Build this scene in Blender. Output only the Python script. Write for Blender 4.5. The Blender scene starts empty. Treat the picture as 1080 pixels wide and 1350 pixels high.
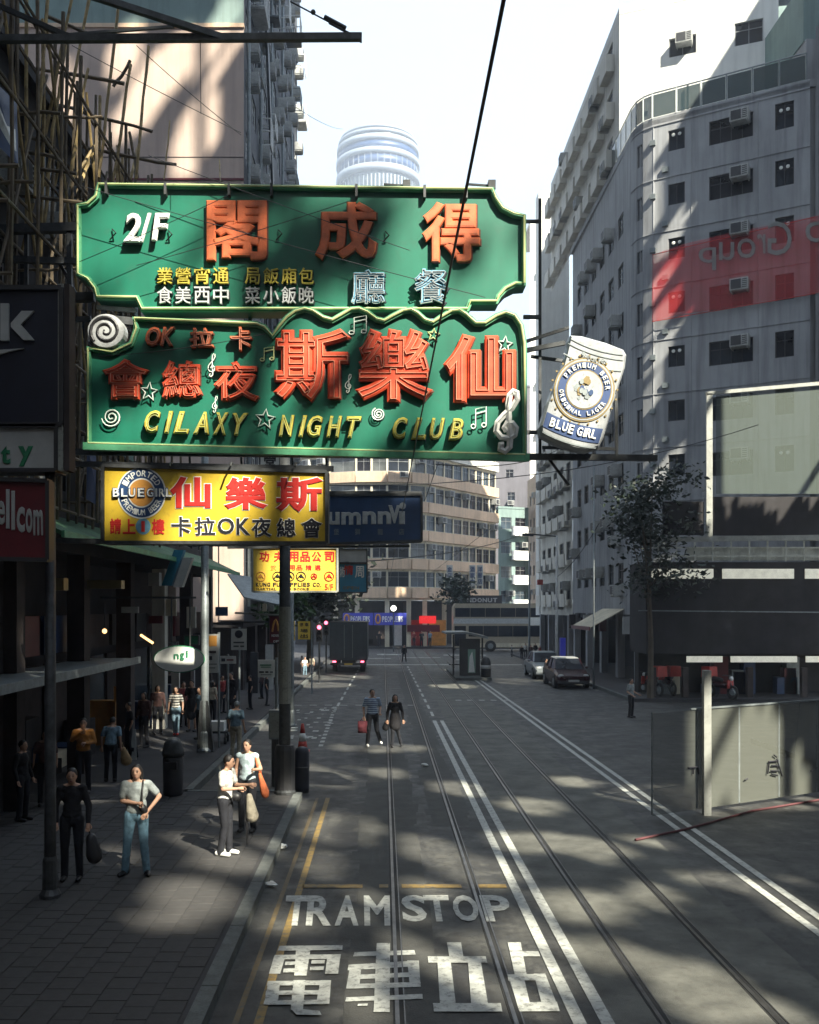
import bpy, math, random
from math import sin, cos, pi, atan2, sqrt, radians
from mathutils import Vector, Matrix, noise
random.seed(7)
SC = bpy.context.scene
COL = SC.collection
# ---------------------------------------------------------------- camera, sky, sun, exposure
F = 1300.0; HX = 505.0; HY = 800.0; CZ = 4.0          # photograph measured in 1080 x 1350 units
cd = bpy.data.cameras.new('camera'); cam = bpy.data.objects.new('camera', cd); COL.objects.link(cam)
cd.sensor_fit = 'VERTICAL'; cd.sensor_height = 36.0; cd.lens = 36.0 * F / 1350.0
cam.location = (0, 0, CZ); cam.rotation_euler = (pi / 2, 0, 0)
cd.shift_x = 35.0 / 1350.0; cd.shift_y = 125.0 / 1350.0
cd.clip_start = 0.1; cd.clip_end = 4000
SC.camera = cam
SUN = Vector((0.42, -0.62, 0.66)).normalized()          # direction towards the sun
world = bpy.data.worlds.new('World'); SC.world = world; world.use_nodes = True
wn = world.node_tree; bg = wn.nodes['Background']
sky = wn.nodes.new('ShaderNodeTexSky'); sky.sky_type = 'NISHITA'; sky.sun_disc = False
sky.sun_elevation = math.asin(SUN.z); sky.sun_rotation = atan2(SUN.x, SUN.y)
sky.air_density = 1.0; sky.dust_density = 0.6; sky.ozone_density = 1.0
veil = wn.nodes.new('ShaderNodeMixRGB'); veil.inputs[0].default_value = 0.80      # thin bright veil of high cloud over the whole sky
veil.inputs[2].default_value = (4.85, 5.9, 7.2, 1); wn.links.new(sky.outputs[0], veil.inputs[1])
wn.links.new(veil.outputs[0], bg.inputs[0]); bg.inputs[1].default_value = 0.056
sd = bpy.data.lights.new('sun', 'SUN'); sun = bpy.data.objects.new('sun', sd); COL.objects.link(sun)
sd.energy = 5.0; sd.angle = radians(0.45); sd.color = (1.0, 0.94, 0.77)
sun.rotation_euler = SUN.to_track_quat('Z', 'Y').to_euler(); sun.location = (60, -45, 66)
SC.view_settings.view_transform = 'Standard'; SC.view_settings.look = 'None'
SC.view_settings.exposure = 2.0; SC.view_settings.gamma = 1.0
SC.view_settings.use_curve_mapping = False

def at(px, py, Y):                                      # photo position at a depth -> metres
    return Vector(((px - HX) * Y / F, Y, CZ - (py - HY) * Y / F))
def gnd(px, py, z=0.0):                                 # photo position of a point on the ground
    Y = F * (CZ - z) / (py - HY)
    return Vector(((px - HX) * Y / F, Y, z))

# ---------------------------------------------------------------- materials
def mat(name, col, rough=0.7, metal=0.0, var=0.25, scale=3.0, bump=0.0, bscale=40.0, col2=None, emit=None, estr=0.0, streak=0.0, spec=0.5, dirt=0.0):
    m = bpy.data.materials.new(name); m.use_nodes = True
    nt = m.node_tree; N = nt.nodes; L = nt.links; b = N['Principled BSDF']
    b.inputs['Roughness'].default_value = rough; b.inputs['Metallic'].default_value = metal
    b.inputs['Specular IOR Level'].default_value = spec
    tc = N.new('ShaderNodeTexCoord')
    nz = N.new('ShaderNodeTexNoise'); nz.inputs['Scale'].default_value = scale; nz.inputs['Detail'].default_value = 6; nz.inputs['Roughness'].default_value = 0.62
    L.new(tc.outputs['Object'], nz.inputs['Vector'])
    rp = N.new('ShaderNodeMapRange'); rp.inputs[1].default_value = 0.32; rp.inputs[2].default_value = 0.68
    L.new(nz.outputs['Fac'], rp.inputs[0])
    mx = N.new('ShaderNodeMixRGB')
    c2 = col2 if col2 else tuple(c * (1 - var) for c in col)
    mx.inputs[1].default_value = (*c2, 1); mx.inputs[2].default_value = (*[min(1, c * (1 + var * 0.35)) for c in col], 1)
    L.new(rp.outputs[0], mx.inputs[0]); out = mx.outputs[0]
    if streak > 0:                                      # vertical rain stains
        mp = N.new('ShaderNodeMapping'); mp.inputs['Scale'].default_value = (2.2, 2.2, 0.16); L.new(tc.outputs['Object'], mp.inputs[0])
        n2 = N.new('ShaderNodeTexNoise'); n2.inputs['Scale'].default_value = 1.6; n2.inputs['Detail'].default_value = 7; L.new(mp.outputs[0], n2.inputs['Vector'])
        r2 = N.new('ShaderNodeMapRange'); r2.inputs[1].default_value = 0.45; r2.inputs[2].default_value = 0.75; r2.inputs[4].default_value = streak; L.new(n2.outputs['Fac'], r2.inputs[0])
        m2 = N.new('ShaderNodeMixRGB'); m2.inputs[2].default_value = (*[c * 0.35 for c in col], 1)
        L.new(r2.outputs[0], m2.inputs[0]); L.new(out, m2.inputs[1]); out = m2.outputs[0]
    if dirt > 0:
        n3 = N.new('ShaderNodeTexNoise'); n3.inputs['Scale'].default_value = scale * 7; n3.inputs['Detail'].default_value = 8; L.new(tc.outputs['Object'], n3.inputs['Vector'])
        r3 = N.new('ShaderNodeMapRange'); r3.inputs[1].default_value = 0.55; r3.inputs[2].default_value = 0.7; r3.inputs[4].default_value = dirt; L.new(n3.outputs['Fac'], r3.inputs[0])
        m3 = N.new('ShaderNodeMixRGB'); m3.inputs[2].default_value = (0.05, 0.045, 0.04, 1)
        L.new(r3.outputs[0], m3.inputs[0]); L.new(out, m3.inputs[1]); out = m3.outputs[0]
    L.new(out, b.inputs['Base Color'])
    if bump > 0:
        nb = N.new('ShaderNodeTexNoise'); nb.inputs['Scale'].default_value = bscale; nb.inputs['Detail'].default_value = 4; L.new(tc.outputs['Object'], nb.inputs['Vector'])
        bp = N.new('ShaderNodeBump'); bp.inputs['Strength'].default_value = bump; bp.inputs['Distance'].default_value = 0.02
        L.new(nb.outputs['Fac'], bp.inputs['Height']); L.new(bp.outputs[0], b.inputs['Normal'])
    if emit:
        b.inputs['Emission Color'].default_value = (*emit, 1); b.inputs['Emission Strength'].default_value = estr
    return m
def glassy(name, col, alpha=0.5, rough=0.15):           # see-through sheet or net
    m = bpy.data.materials.new(name); m.use_nodes = True
    nt = m.node_tree; N = nt.nodes; L = nt.links; b = N['Principled BSDF']
    b.inputs['Base Color'].default_value = (*col, 1); b.inputs['Roughness'].default_value = rough
    b.inputs['Alpha'].default_value = alpha
    return m

M = {}
def asphalt():
    m = bpy.data.materials.new('asphalt'); m.use_nodes = True
    nt = m.node_tree; N = nt.nodes; L = nt.links; b = N['Principled BSDF']
    tc = N.new('ShaderNodeTexCoord')
    def nz(s, d=6, sc=None):
        n = N.new('ShaderNodeTexNoise'); n.inputs['Scale'].default_value = s; n.inputs['Detail'].default_value = d; n.inputs['Roughness'].default_value = 0.65
        if sc:
            mp = N.new('ShaderNodeMapping'); mp.inputs['Scale'].default_value = sc; L.new(tc.outputs['Object'], mp.inputs[0]); L.new(mp.outputs[0], n.inputs['Vector'])
        else: L.new(tc.outputs['Object'], n.inputs['Vector'])
        return n.outputs['Fac']
    def ramp(f, a, c, lo=0.0, hi=1.0):
        r = N.new('ShaderNodeMapRange'); r.inputs[1].default_value = a; r.inputs[2].default_value = c; r.inputs[3].default_value = lo; r.inputs[4].default_value = hi; L.new(f, r.inputs[0]); return r.outputs[0]
    def mix(f, a, c):
        x = N.new('ShaderNodeMixRGB'); L.new(f, x.inputs[0])
        for i, v in ((1, a), (2, c)):
            if isinstance(v, tuple): x.inputs[i].default_value = (*v, 1)
            else: L.new(v, x.inputs[i])
        return x.outputs[0]
    c = mix(ramp(nz(0.5, 6), .35, .65), (.016, .017, .019), (.060, .060, .055))
    c = mix(ramp(nz(3.5, 9, (1.2, .12, 1)), .44, .62, 0, .75), c, (.018, .018, .019))
    c = mix(ramp(nz(7, 10), .50, .64, 0, .75), c, (.014, .014, .014)); c = mix(ramp(nz(1.4, 9), .54, .60, 0, .6), c, (.085, .084, .076))
    c = mix(ramp(nz(150, 2), .5, .75, 0, .6), c, (.11, .105, .095))
    vo = N.new('ShaderNodeTexVoronoi'); vo.feature = 'DISTANCE_TO_EDGE'; vo.inputs['Scale'].default_value = 0.55
    ds = N.new('ShaderNodeTexNoise'); ds.inputs['Scale'].default_value = 2.5; ds.inputs['Detail'].default_value = 5
    L.new(tc.outputs['Object'], ds.inputs['Vector'])
    va = N.new('ShaderNodeVectorMath'); va.operation = 'ADD'; L.new(tc.outputs['Object'], va.inputs[0]); L.new(ds.outputs['Color'], va.inputs[1]); L.new(va.outputs[0], vo.inputs['Vector'])
    c = mix(ramp(vo.outputs['Distance'], 0.0, .012, .75, 0), c, (.02, .02, .02))
    L.new(c, b.inputs['Base Color']); L.new(ramp(nz(2.0), .3, .7, .48, .82), b.inputs['Roughness'])
    bp = N.new('ShaderNodeBump'); bp.inputs['Strength'].default_value = .5; bp.inputs['Distance'].default_value = .012
    L.new(nz(120, 3), bp.inputs['Height']); L.new(bp.outputs[0], b.inputs['Normal'])
    return m
M['asphalt'] = asphalt()
def paint(name, col, wear=.5):
    m = mat(name, col, .6, var=.3, scale=6, bump=.2, bscale=120)
    N = m.node_tree.nodes; L = m.node_tree.links; b = N['Principled BSDF']
    src = b.inputs['Base Color'].links[0].from_socket
    tc = [n for n in N if n.type == 'TEX_COORD'][0]
    n = N.new('ShaderNodeTexNoise'); n.inputs['Scale'].default_value = 11; n.inputs['Detail'].default_value = 12; n.inputs['Roughness'].default_value = .75; L.new(tc.outputs['Object'], n.inputs['Vector'])
    r = N.new('ShaderNodeMapRange'); r.inputs[1].default_value = .50; r.inputs[2].default_value = .62; r.inputs[4].default_value = wear; L.new(n.outputs['Fac'], r.inputs[0])
    x = N.new('ShaderNodeMixRGB'); x.inputs[2].default_value = (.07, .07, .066, 1); L.new(r.outputs[0], x.inputs[0]); L.new(src, x.inputs[1]); L.new(x.outputs[0], b.inputs['Base Color'])
    return m
M['mark_white'] = paint('mark_white', (.42, .43, .40), .7)
M['mark_yellow'] = paint('mark_yellow', (.22, .145, .04), .9)
M['mark_faint'] = paint('mark_faint', (.12, .085, .035), .95)
M['track_bed'] = mat('track_bed', (.10, .10, .088), .75, var=.62, scale=1.3, bump=.4, bscale=90, dirt=.5)
M['rail'] = mat('rail', (.13, .125, .12), .35, .85, var=.5, scale=4)
M['groove'] = mat('groove', (.012, .012, .012), .8)
M['paver'] = mat('paver', (.052, .050, .050), .8, var=.45, scale=2.2, bump=.4, bscale=70, dirt=.5)
M['slab'] = mat('slab', (.04, .039, .042), .85, var=.4, scale=1.0, bump=.3, dirt=.4)
M['kerb'] = mat('kerb', (.11, .12, .115), .8, var=.4, scale=5, bump=.4, dirt=.6)
M['pink'] = mat('pink', (.50, .385, .33), .8, var=.22, scale=.25, bump=.15, bscale=20, streak=.35)
M['tealw'] = mat('tealw', (.20, .28, .27), .8, var=.3, scale=.3, streak=.4)
M['greyw'] = mat('greyw', (.35, .36, .38), .85, var=.22, scale=.35, bump=.2, bscale=18, streak=.65)
M['cream'] = mat('cream', (.62, .60, .54), .8, var=.2, scale=.4, bump=.15, streak=.4)
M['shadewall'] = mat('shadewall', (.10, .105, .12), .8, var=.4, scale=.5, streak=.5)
M['lilacd'] = mat('lilacd', (.14, .135, .155), .8, var=.2, scale=.4, streak=.4)
M['awgreen'] = mat('awgreen', (.06, .17, .08), .7, var=.5, scale=1.5, dirt=.5, streak=.4)
M['whitew'] = mat('whitew', (.74, .74, .71), .8, var=.15, scale=.3, streak=.25)
M['salmon'] = mat('salmon', (.62, .45, .32), .8, var=.25, scale=.5, streak=.4)
M['beige'] = mat('beige', (.68, .61, .46), .8, var=.3, scale=.5, streak=.45)
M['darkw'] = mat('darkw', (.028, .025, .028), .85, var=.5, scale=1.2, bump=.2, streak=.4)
M['brownw'] = mat('brownw', (.055, .042, .04), .85, var=.5, scale=1.5, bump=.2, streak=.4)
M['lilac'] = mat('lilac', (.28, .275, .30), .8, var=.2, scale=.4, streak=.3)
M['frame'] = mat('frame', (.25, .26, .27), .5, .3)
M['framed'] = mat('framed', (.05, .05, .055), .5, .3)
M['steel'] = mat('steel', (.075, .08, .085), .55, .5, var=.5, scale=6, dirt=.6)
M['steelp'] = mat('steelp', (.24, .27, .28), .5, .4, var=.3, scale=5, dirt=.4)
M['white'] = mat('white', (.72, .73, .72), .5, var=.15, scale=5, dirt=.25)
M['whitep'] = mat('whitep', (.60, .62, .56), .6, var=.25, scale=3, dirt=.3, streak=.3)
for i, c in enumerate([(.02, .025, .035), (.05, .07, .09), (.015, .015, .02), (.11, .12, .12)]):
    M['pane%d' % i] = mat('pane%d' % i, c, .25, 0, var=.6, scale=1.2, spec=.35)
M['ac'] = mat('ac', (.45, .46, .45), .6, var=.35, scale=4, dirt=.6, streak=.3)
M['grille'] = mat('grille', (.04, .04, .045), .6)
M['bamboo'] = mat('bamboo', (.40, .29, .13), .65, var=.55, scale=5, bump=.2)
M['bambood'] = mat('bambood', (.15, .115, .075), .7, var=.5, scale=5)
M['black'] = mat('black', (.015, .015, .018), .5, var=.4)
M['rubber'] = mat('rubber', (.02, .02, .02), .9)
M['green'] = mat('green', (.008, .135, .086), .42, var=.22, scale=.9, dirt=.12, streak=.25)
M['greenrim'] = mat('greenrim', (.09, .33, .18), .5, var=.35, scale=3, dirt=.3)
M['redch'] = mat('redch', (.62, .075, .03), .45, var=.3, scale=6, dirt=.2)
M['orangech'] = mat('orangech', (.68, .16, .06), .45, var=.3, scale=6, dirt=.2)
M['chside'] = mat('chside', (.10, .025, .015), .6)
M['tube'] = mat('tube', (.70, .30, .20), .25, var=.2)
M['tubew'] = mat('tubew', (.70, .78, .72), .25, var=.2)
M['tubeg'] = mat('tubeg', (.55, .62, .30), .25, var=.2)
M['goldch'] = mat('goldch', (.50, .42, .06), .45, var=.35, scale=8, dirt=.25)
M['silverch'] = mat('silverch', (.52, .54, .55), .4, .2, var=.3, scale=8, dirt=.2)
M['bluech'] = mat('bluech', (.16, .36, .50), .4, .1, var=.3, scale=8, dirt=.2)
M['yellow'] = mat('yellow', (.56, .38, .03), .45, var=.16, scale=2, dirt=.15)
M['yellow2'] = mat('yellow2', (.74, .50, .06), .5, var=.15, scale=2, dirt=.12)
M['navy'] = mat('navy', (.02, .055, .15), .45, var=.3, scale=2)
M['navyd'] = mat('navyd', (.010, .013, .03), .5, var=.3)
M['inkblack'] = mat('inkblack', (.012, .012, .02), .5)
M['inkred'] = mat('inkred', (.50, .02, .015), .5)
M['inkorange'] = mat('inkorange', (.60, .28, .06), .5)
M['inkwhite'] = mat('inkwhite', (.74, .75, .72), .5, var=.12)
M['inkgrey'] = mat('inkgrey', (.42, .43, .42), .5, var=.2)
M['inkblue'] = mat('inkblue', (.02, .05, .15), .5)
M['inkgreen'] = mat('inkgreen', (.02, .20, .09), .5)
M['cyan'] = mat('cyan', (.03, .22, .36), .5)
M['mred'] = mat('mred', (.13, .012, .02), .5)
M['red'] = mat('red', (.45, .03, .02), .5)
M['canwhite'] = mat('canwhite', (.40, .42, .44), .35, .25, var=.3, scale=3, dirt=.3)
M['gold'] = mat('gold', (.25, .19, .09), .4, .3)
M['signback'] = mat('signback', (.30, .31, .28), .6, dirt=.4)
M['cargrey'] = mat('cargrey', (.25, .28, .30), .3, .4)
M['carred'] = mat('carred', (.035, .006, .009), .25, .1)
M['carwhite'] = mat('carwhite', (.6, .62, .62), .3, .1)
M['truck'] = mat('truck', (.035, .055, .075), .5, .2, var=.35, dirt=.3, streak=.3)
M['buscream'] = mat('buscream', (.36, .31, .23), .4, var=.15)
M['busred'] = mat('busred', (.28, .03, .03), .4)
M['skin'] = mat('skin', (.46, .27, .185), .6, var=.15, scale=8)
M['hair'] = mat('hair', (.014, .011, .010), .5, bump=.3, bscale=80)
M['trunk'] = mat('trunk', (.09, .07, .05), .9, var=.4, bump=.5, bscale=30)
def leafmat(name, c):
    m = mat(name, c, .55, var=.6, scale=2.5)
    return m
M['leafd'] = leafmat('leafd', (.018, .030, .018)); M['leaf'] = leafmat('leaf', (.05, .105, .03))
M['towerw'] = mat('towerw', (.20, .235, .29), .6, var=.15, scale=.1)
M['postpale'] = mat('postpale', (.30, .31, .29), .6, var=.3, scale=3, dirt=.3)
M['reflect_line_red'] = mat('reflect_line_red', (.10, .03, .035), .6)
M['lamp_on'] = mat('lamp_on', (.8, .7, .5), .5, emit=(1, .55, .2), estr=.9)
M['lamp_red'] = mat('lamp_red', (.6, .02, .05), .4, emit=(1, .10, .16), estr=2)
M['reflection_glow'] = mat('reflection_glow', (.8, .8, .7), .5, emit=(.95, .92, .74), estr=.09)  # faint glow for reflected cream strips, not a lamp
M['reflect_green'] = glassy('reflect_green', (.10, .125, .11), .55, .4)
M['reflect_banner_red'] = glassy('reflect_banner_red', (.62, .045, .05), .42, .6)
M['shelterglass'] = glassy('shelterglass', (.35, .55, .45), .6, .2)
M['railglass'] = glassy('railglass', (.05, .08, .09), .75, .08)

# ---------------------------------------------------------------- mesh helpers
class MB:
    def __init__(s): s.v = []; s.f = []; s.mi = []; s.cur = 0
    def add(s, vs, fs):
        o = len(s.v); s.v += [tuple(v) for v in vs]; s.f += [tuple(i + o for i in f) for f in fs]; s.mi += [s.cur] * len(fs); return s
    def box(s, x0, x1, y0, y1, z0, z1):
        return s.add([(x0,y0,z0),(x1,y0,z0),(x1,y1,z0),(x0,y1,z0),(x0,y0,z1),(x1,y0,z1),(x1,y1,z1),(x0,y1,z1)],
                     [(0,3,2,1),(4,5,6,7),(0,1,5,4),(1,2,6,5),(2,3,7,6),(3,0,4,7)])
    def bar(s, a, b, w, h):                             # rectangular bar between two points (w across, h up)
        a = Vector(a); b = Vector(b); d = (b - a).normalized()
        up = Vector((0, 0, 1)) if abs(d.z) < .95 else Vector((0, 1, 0))
        x = d.cross(up).normalized() * w / 2; y = x.cross(d).normalized() * h / 2
        vs = [p + q for p in (a, b) for q in (-x - y, x - y, x + y, -x + y)]
        return s.add(vs, [(0,1,2,3),(7,6,5,4),(0,4,5,1),(1,5,6,2),(2,6,7,3),(3,7,4,0)])
    def tube(s, pts, r, n=8, cap=True, closed=False):
        pts = [Vector(p) for p in pts]; rs = r if isinstance(r, (list, tuple)) else [r] * len(pts)
        m = len(pts); vs = []; fs = []; ref = None
        for i, p in enumerate(pts):
            a = pts[i - 1] if (i > 0 or closed) else p; b = pts[(i + 1) % m] if (i < m - 1 or closed) else p
            d = (b - a); d = d.normalized() if d.length > 1e-9 else Vector((0, 0, 1))
            if ref is None: ref = Vector((0, 0, 1)) if abs(d.z) < .9 else Vector((0, 1, 0))
            x = d.cross(ref); x = x.normalized() if x.length > 1e-6 else Vector((1, 0, 0)); y = x.cross(d).normalized(); ref = y
            for k in range(n):
                t = 2 * pi * k / n; vs.append(p + (x * cos(t) + y * sin(t)) * rs[i])
        for i in range(m if closed else m - 1):
            j = (i + 1) % m
            for k in range(n): fs.append((i*n+k, i*n+(k+1)%n, j*n+(k+1)%n, j*n+k))
        if cap and not closed: fs.append(tuple(range(n))[::-1]); fs.append(tuple((m-1)*n+k for k in range(n)))
        return s.add(vs, fs)
    def ell(s, c, r, n=10, m=7, R=None):                # ellipsoid
        c = Vector(c); r = r if isinstance(r, (list, tuple)) else (r, r, r); vs = []; fs = []
        for i in range(m + 1):
            t = pi * i / m
            for k in range(n):
                a = 2 * pi * k / n; v = Vector((r[0]*sin(t)*cos(a), r[1]*sin(t)*sin(a), r[2]*cos(t)))
                if R: v = R @ v
                vs.append(c + v)
        for i in range(m):
            for k in range(n): fs.append((i*n+k, (i+1)*n+k, (i+1)*n+(k+1)%n, i*n+(k+1)%n))
        return s.add(vs, fs)
    def caps(s, a, b, ra, rb, n=10, sx=1.0):            # tapered capsule
        a = Vector(a); b = Vector(b); d = (b - a)
        d = d.normalized() if d.length > 1e-6 else Vector((0, 0, 1))
        ref = Vector((0, 1, 0)) if abs(d.y) < .9 else Vector((1, 0, 0))
        x = ref.cross(d).normalized(); y = d.cross(x)
        vs = []; rows = []
        for i in range(4): t = pi/2 * (i / 3 - 1); rows.append((a + d * ra * sin(t), max(ra * cos(t), 1e-4)))
        for i in range(4): t = pi/2 * (i / 3); rows.append((b + d * rb * sin(t), max(rb * cos(t), 1e-4)))
        for p, r in rows:
            for k in range(n): t = 2*pi*k/n; vs.append(p + (x * cos(t) * sx + y * sin(t)) * r)
        fs = [(i*n+k, i*n+(k+1)%n, (i+1)*n+(k+1)%n, (i+1)*n+k) for i in range(7) for k in range(n)]
        return s.add(vs, fs)
    def prism(s, poly, y0, y1, plane='xz'):             # outline extruded along y (or z)
        n = len(poly)
        if plane == 'xz': vs = [(p[0], y0, p[1]) for p in poly] + [(p[0], y1, p[1]) for p in poly]
        elif plane == 'yz': vs = [(y0, p[0], p[1]) for p in poly] + [(y1, p[0], p[1]) for p in poly]
        else: vs = [(p[0], p[1], y0) for p in poly] + [(p[0], p[1], y1) for p in poly]
        fs = [tuple(range(n)), tuple(range(2*n-1, n-1, -1))] + [(i, i+n, (i+1)%n+n, (i+1)%n) for i in range(n)]
        return s.add(vs, fs)
    def quad(s, a, b, c, d): return s.add([a, b, c, d], [(0,1,2,3)])
    def lathe(s, prof, c=(0,0,0), n=16):
        vs = []; m = len(prof)
        for r, z in prof:
            for k in range(n): t = 2*pi*k/n; vs.append((c[0]+r*cos(t), c[1]+r*sin(t), c[2]+z))
        fs = [(i*n+k, i*n+(k+1)%n, (i+1)*n+(k+1)%n, (i+1)*n+k) for i in range(m-1) for k in range(n)]
        fs.append(tuple(range(n))[::-1]); fs.append(tuple((m-1)*n+k for k in range(n)))
        return s.add(vs, fs)
    def mesh(s, name, mats, off=None, smooth=False):
        me = bpy.data.meshes.new(name)
        vs = s.v if off is None else [(v[0]-off[0], v[1]-off[1], v[2]-off[2]) for v in s.v]
        me.from_pydata(vs, [], s.f)
        for m in (mats if isinstance(mats, (list, tuple)) else [mats]): me.materials.append(M[m] if isinstance(m, str) else m)
        if isinstance(mats, (list, tuple)) and len(mats) > 1: me.polygons.foreach_set('material_index', s.mi)
        if smooth: me.polygons.foreach_set('use_smooth', [True] * len(s.f))
        me.update(); return me
ORG = {}
def tag(o, label, cat, group=None):
    o['label'] = label; o['category'] = cat
    if group: o['group'] = group
    return o
def thing(name, label, cat, loc=(0,0,0), rz=0.0, group=None):
    o = bpy.data.objects.new(name, None); COL.objects.link(o); o.empty_display_size = .2
    o.location = loc; o.rotation_euler = (0, 0, rz); tag(o, label, cat, group)
    return o
def part(name, mb, mats, parent, world=False, smooth=False, label=None):
    """world=True: the mesh was written in world metres and the root is unrotated"""
    off = None
    if world:
        r = parent; off = Vector((0,0,0))
        while r is not None: off = off + r.location; r = r.parent
    me = mb.mesh(name, mats, off, smooth)
    o = bpy.data.objects.new(name, me); COL.objects.link(o); o.parent = parent
    if label: o['label'] = label
    return o
def inst(name, me, parent, loc, rz=0.0, world=True):
    o = bpy.data.objects.new(name, me); COL.objects.link(o); o.parent = parent
    l = Vector(loc)
    if world and parent is not None:
        r = parent
        while r is not None: l = l - r.location; r = r.parent
    o.location = l; o.rotation_euler = (0, 0, rz); return o
def struct(name, mb, mats, smooth=False, parent=None, kind='structure'):
    me = mb.mesh(name, mats, None, smooth); o = bpy.data.objects.new(name, me); COL.objects.link(o)
    if parent is not None: o.parent = parent
    else: o['kind'] = kind
    return o
def single(name, mb, mats, label, cat, group=None, smooth=False):
    me = mb.mesh(name, mats, None, smooth)
    xs = [v[0] for v in mb.v]; ys = [v[1] for v in mb.v]; zs = [v[2] for v in mb.v]
    c = Vector(((min(xs)+max(xs))/2, (min(ys)+max(ys))/2, min(zs)))
    me.transform(Matrix.Translation(-c))
    o = bpy.data.objects.new(name, me); COL.objects.link(o); o.location = c
    return tag(o, label, cat, group)
def copy_thing(root, loc, rz=None, label=None, group=None):
    def cp(o, par):
        c = o.copy(); COL.objects.link(c)
        if par is not None: c.parent = par
        for ch in o.children: cp(ch, c)
        return c
    c = cp(root, None); c.location = loc
    if rz is not None: c.rotation_euler = (0, 0, rz)
    if label: c['label'] = label
    if group: c['group'] = group
    return c

# ---------------------------------------------------------------- lettering
GC = {}
def glyph(txt, bold=0.0, depth=.05, tube=None, shear=0.0):
    """vertices normalised to a unit box (x 0..1, z 0..1), y = depth, front at y=-depth"""
    key = (txt, bold, tube, shear)
    if key in GC: return GC[key]
    out = []
    def conv(fill, bevel, extr):
        c = bpy.data.curves.new('txt', 'FONT'); c.body = txt; c.resolution_u = 3; c.shear = shear
        c.fill_mode = 'BOTH' if fill else 'NONE'
        c.extrude = extr; c.bevel_depth = bevel; c.bevel_resolution = 1 if bevel else 0
        o = bpy.data.objects.new('txt', c); me = bpy.data.meshes.new_from_object(o)
        vs = [tuple(v.co) for v in me.vertices]; fs = [tuple(p.vertices) for p in me.polygons]
        bpy.data.objects.remove(o); bpy.data.curves.remove(c); bpy.data.meshes.remove(me)
        return vs, fs
    if tube: res = [conv(False, tube, 0)]
    else:
        res = [conv(True, 0, .5)]
        if bold > 0:
            v2, f2 = conv(False, bold, 0)
            v2 = [(a, b, c / bold * .5 * .92) for a, b, c in v2]; res.append((v2, f2))
    vs = []; fs = []
    for v, f in res:
        k = len(vs); vs += v; fs += [tuple(i + k for i in q) for q in f]
    if not vs: vs = [(0,0,0),(1,0,0),(1,1,0)]; fs = []
    x0 = min(v[0] for v in vs); x1 = max(v[0] for v in vs); y0 = min(v[1] for v in vs); y1 = max(v[1] for v in vs)
    w = max(x1-x0, 1e-4); h = max(y1-y0, 1e-4)
    GC[key] = ([((v[0]-x0)/w, v[2], (v[1]-y0)/h) for v in vs], fs, w, h)
    return GC[key]
def letter(root, txt, px0, py0, px1, py1, Y, m, bold=.03, depth=.05, tube=None, shear=0.0, name='character', mirror=False, world=True, R=None, tsc=.03):
    """a character filling the given photo box on the sign plane at depth Y (front faces the camera)"""
    vs, fs, w, h = glyph(txt, bold, depth, tube, shear)
    a = at(px0, py1, Y); b = at(px1, py0, Y); mb = MB(); out = []
    for v in vs:
        u = 1 - v[0] if mirror else v[0]
        dy = (v[1] / tube * tsc) if tube else v[1] * depth
        out.append(Vector((a.x + (b.x-a.x)*u, Y + dy, a.z + (b.z-a.z)*v[2])))
    if R: out = [R(v) for v in out]
    mb.add(out, fs)
    return part(name, mb, m, root, world=world)
# ================================================================ setting: ground, road, pavements
g = MB(); g.box(-900, 900, -300, 1500, -.6, -.02); struct('ground', g, 'asphalt')
g = MB()
nx, ny = 60, 1
g.add([(-70, -30, 0), (70, -30, 0), (70, 175, 0), (-70, 175, 0)], [(0,1,2,3)]); struct('road', g, 'asphalt')
tb = MB()                                               # paler concrete bed round the tram rails, ragged edge
def ragged(xa, xb, y0, y1, z, seed):
    random.seed(seed); L = []; R_ = []; y = y0
    while y < y1:
        st = random.uniform(.5, 2.2); L.append((xa + random.uniform(-.07, .07), y)); R_.append((xb + random.uniform(-.09, .09), y)); y += st
        L.append((L[-1][0] + random.uniform(-.05, .05), y)); R_.append((R_[-1][0] + random.uniform(-.06, .06), y))
    pts = L + R_[::-1]; n = len(L)
    tb.add([(p[0], p[1], z) for p in L] + [(p[0], p[1], z) for p in R_], [(i, i + n, i + n + 1, i + 1) for i in range(n - 1)])
ragged(2.2, 4.62, -5, 92, .004, 1); struct('track_bed', tb, 'track_bed')
tb = MB(); ragged(-.42, .62, 8, 26, .004, 2); ragged(.9, 1.62, 18, 60, .004, 3); struct('road_patch', tb, mat('road_patch', (.06, .06, .056), .8, var=.4, scale=2, bump=.4, dirt=.4))
def rail(x0):
    gr = MB(); rl = MB()
    gr.box(x0 - .05, x0 + .075, -5, 93, -.005, .0075)
    rl.box(x0 - .03, x0 + .012, -5, 93, 0, .014)
    rl.box(x0 + .058, x0 + .072, -5, 93, 0, .012)
    o = struct('tram_rail', rl, 'rail'); struct('rail_groove', gr, 'groove', parent=o)
for x in (.15, 1.29, 2.70, 3.82): rail(x)

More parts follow.
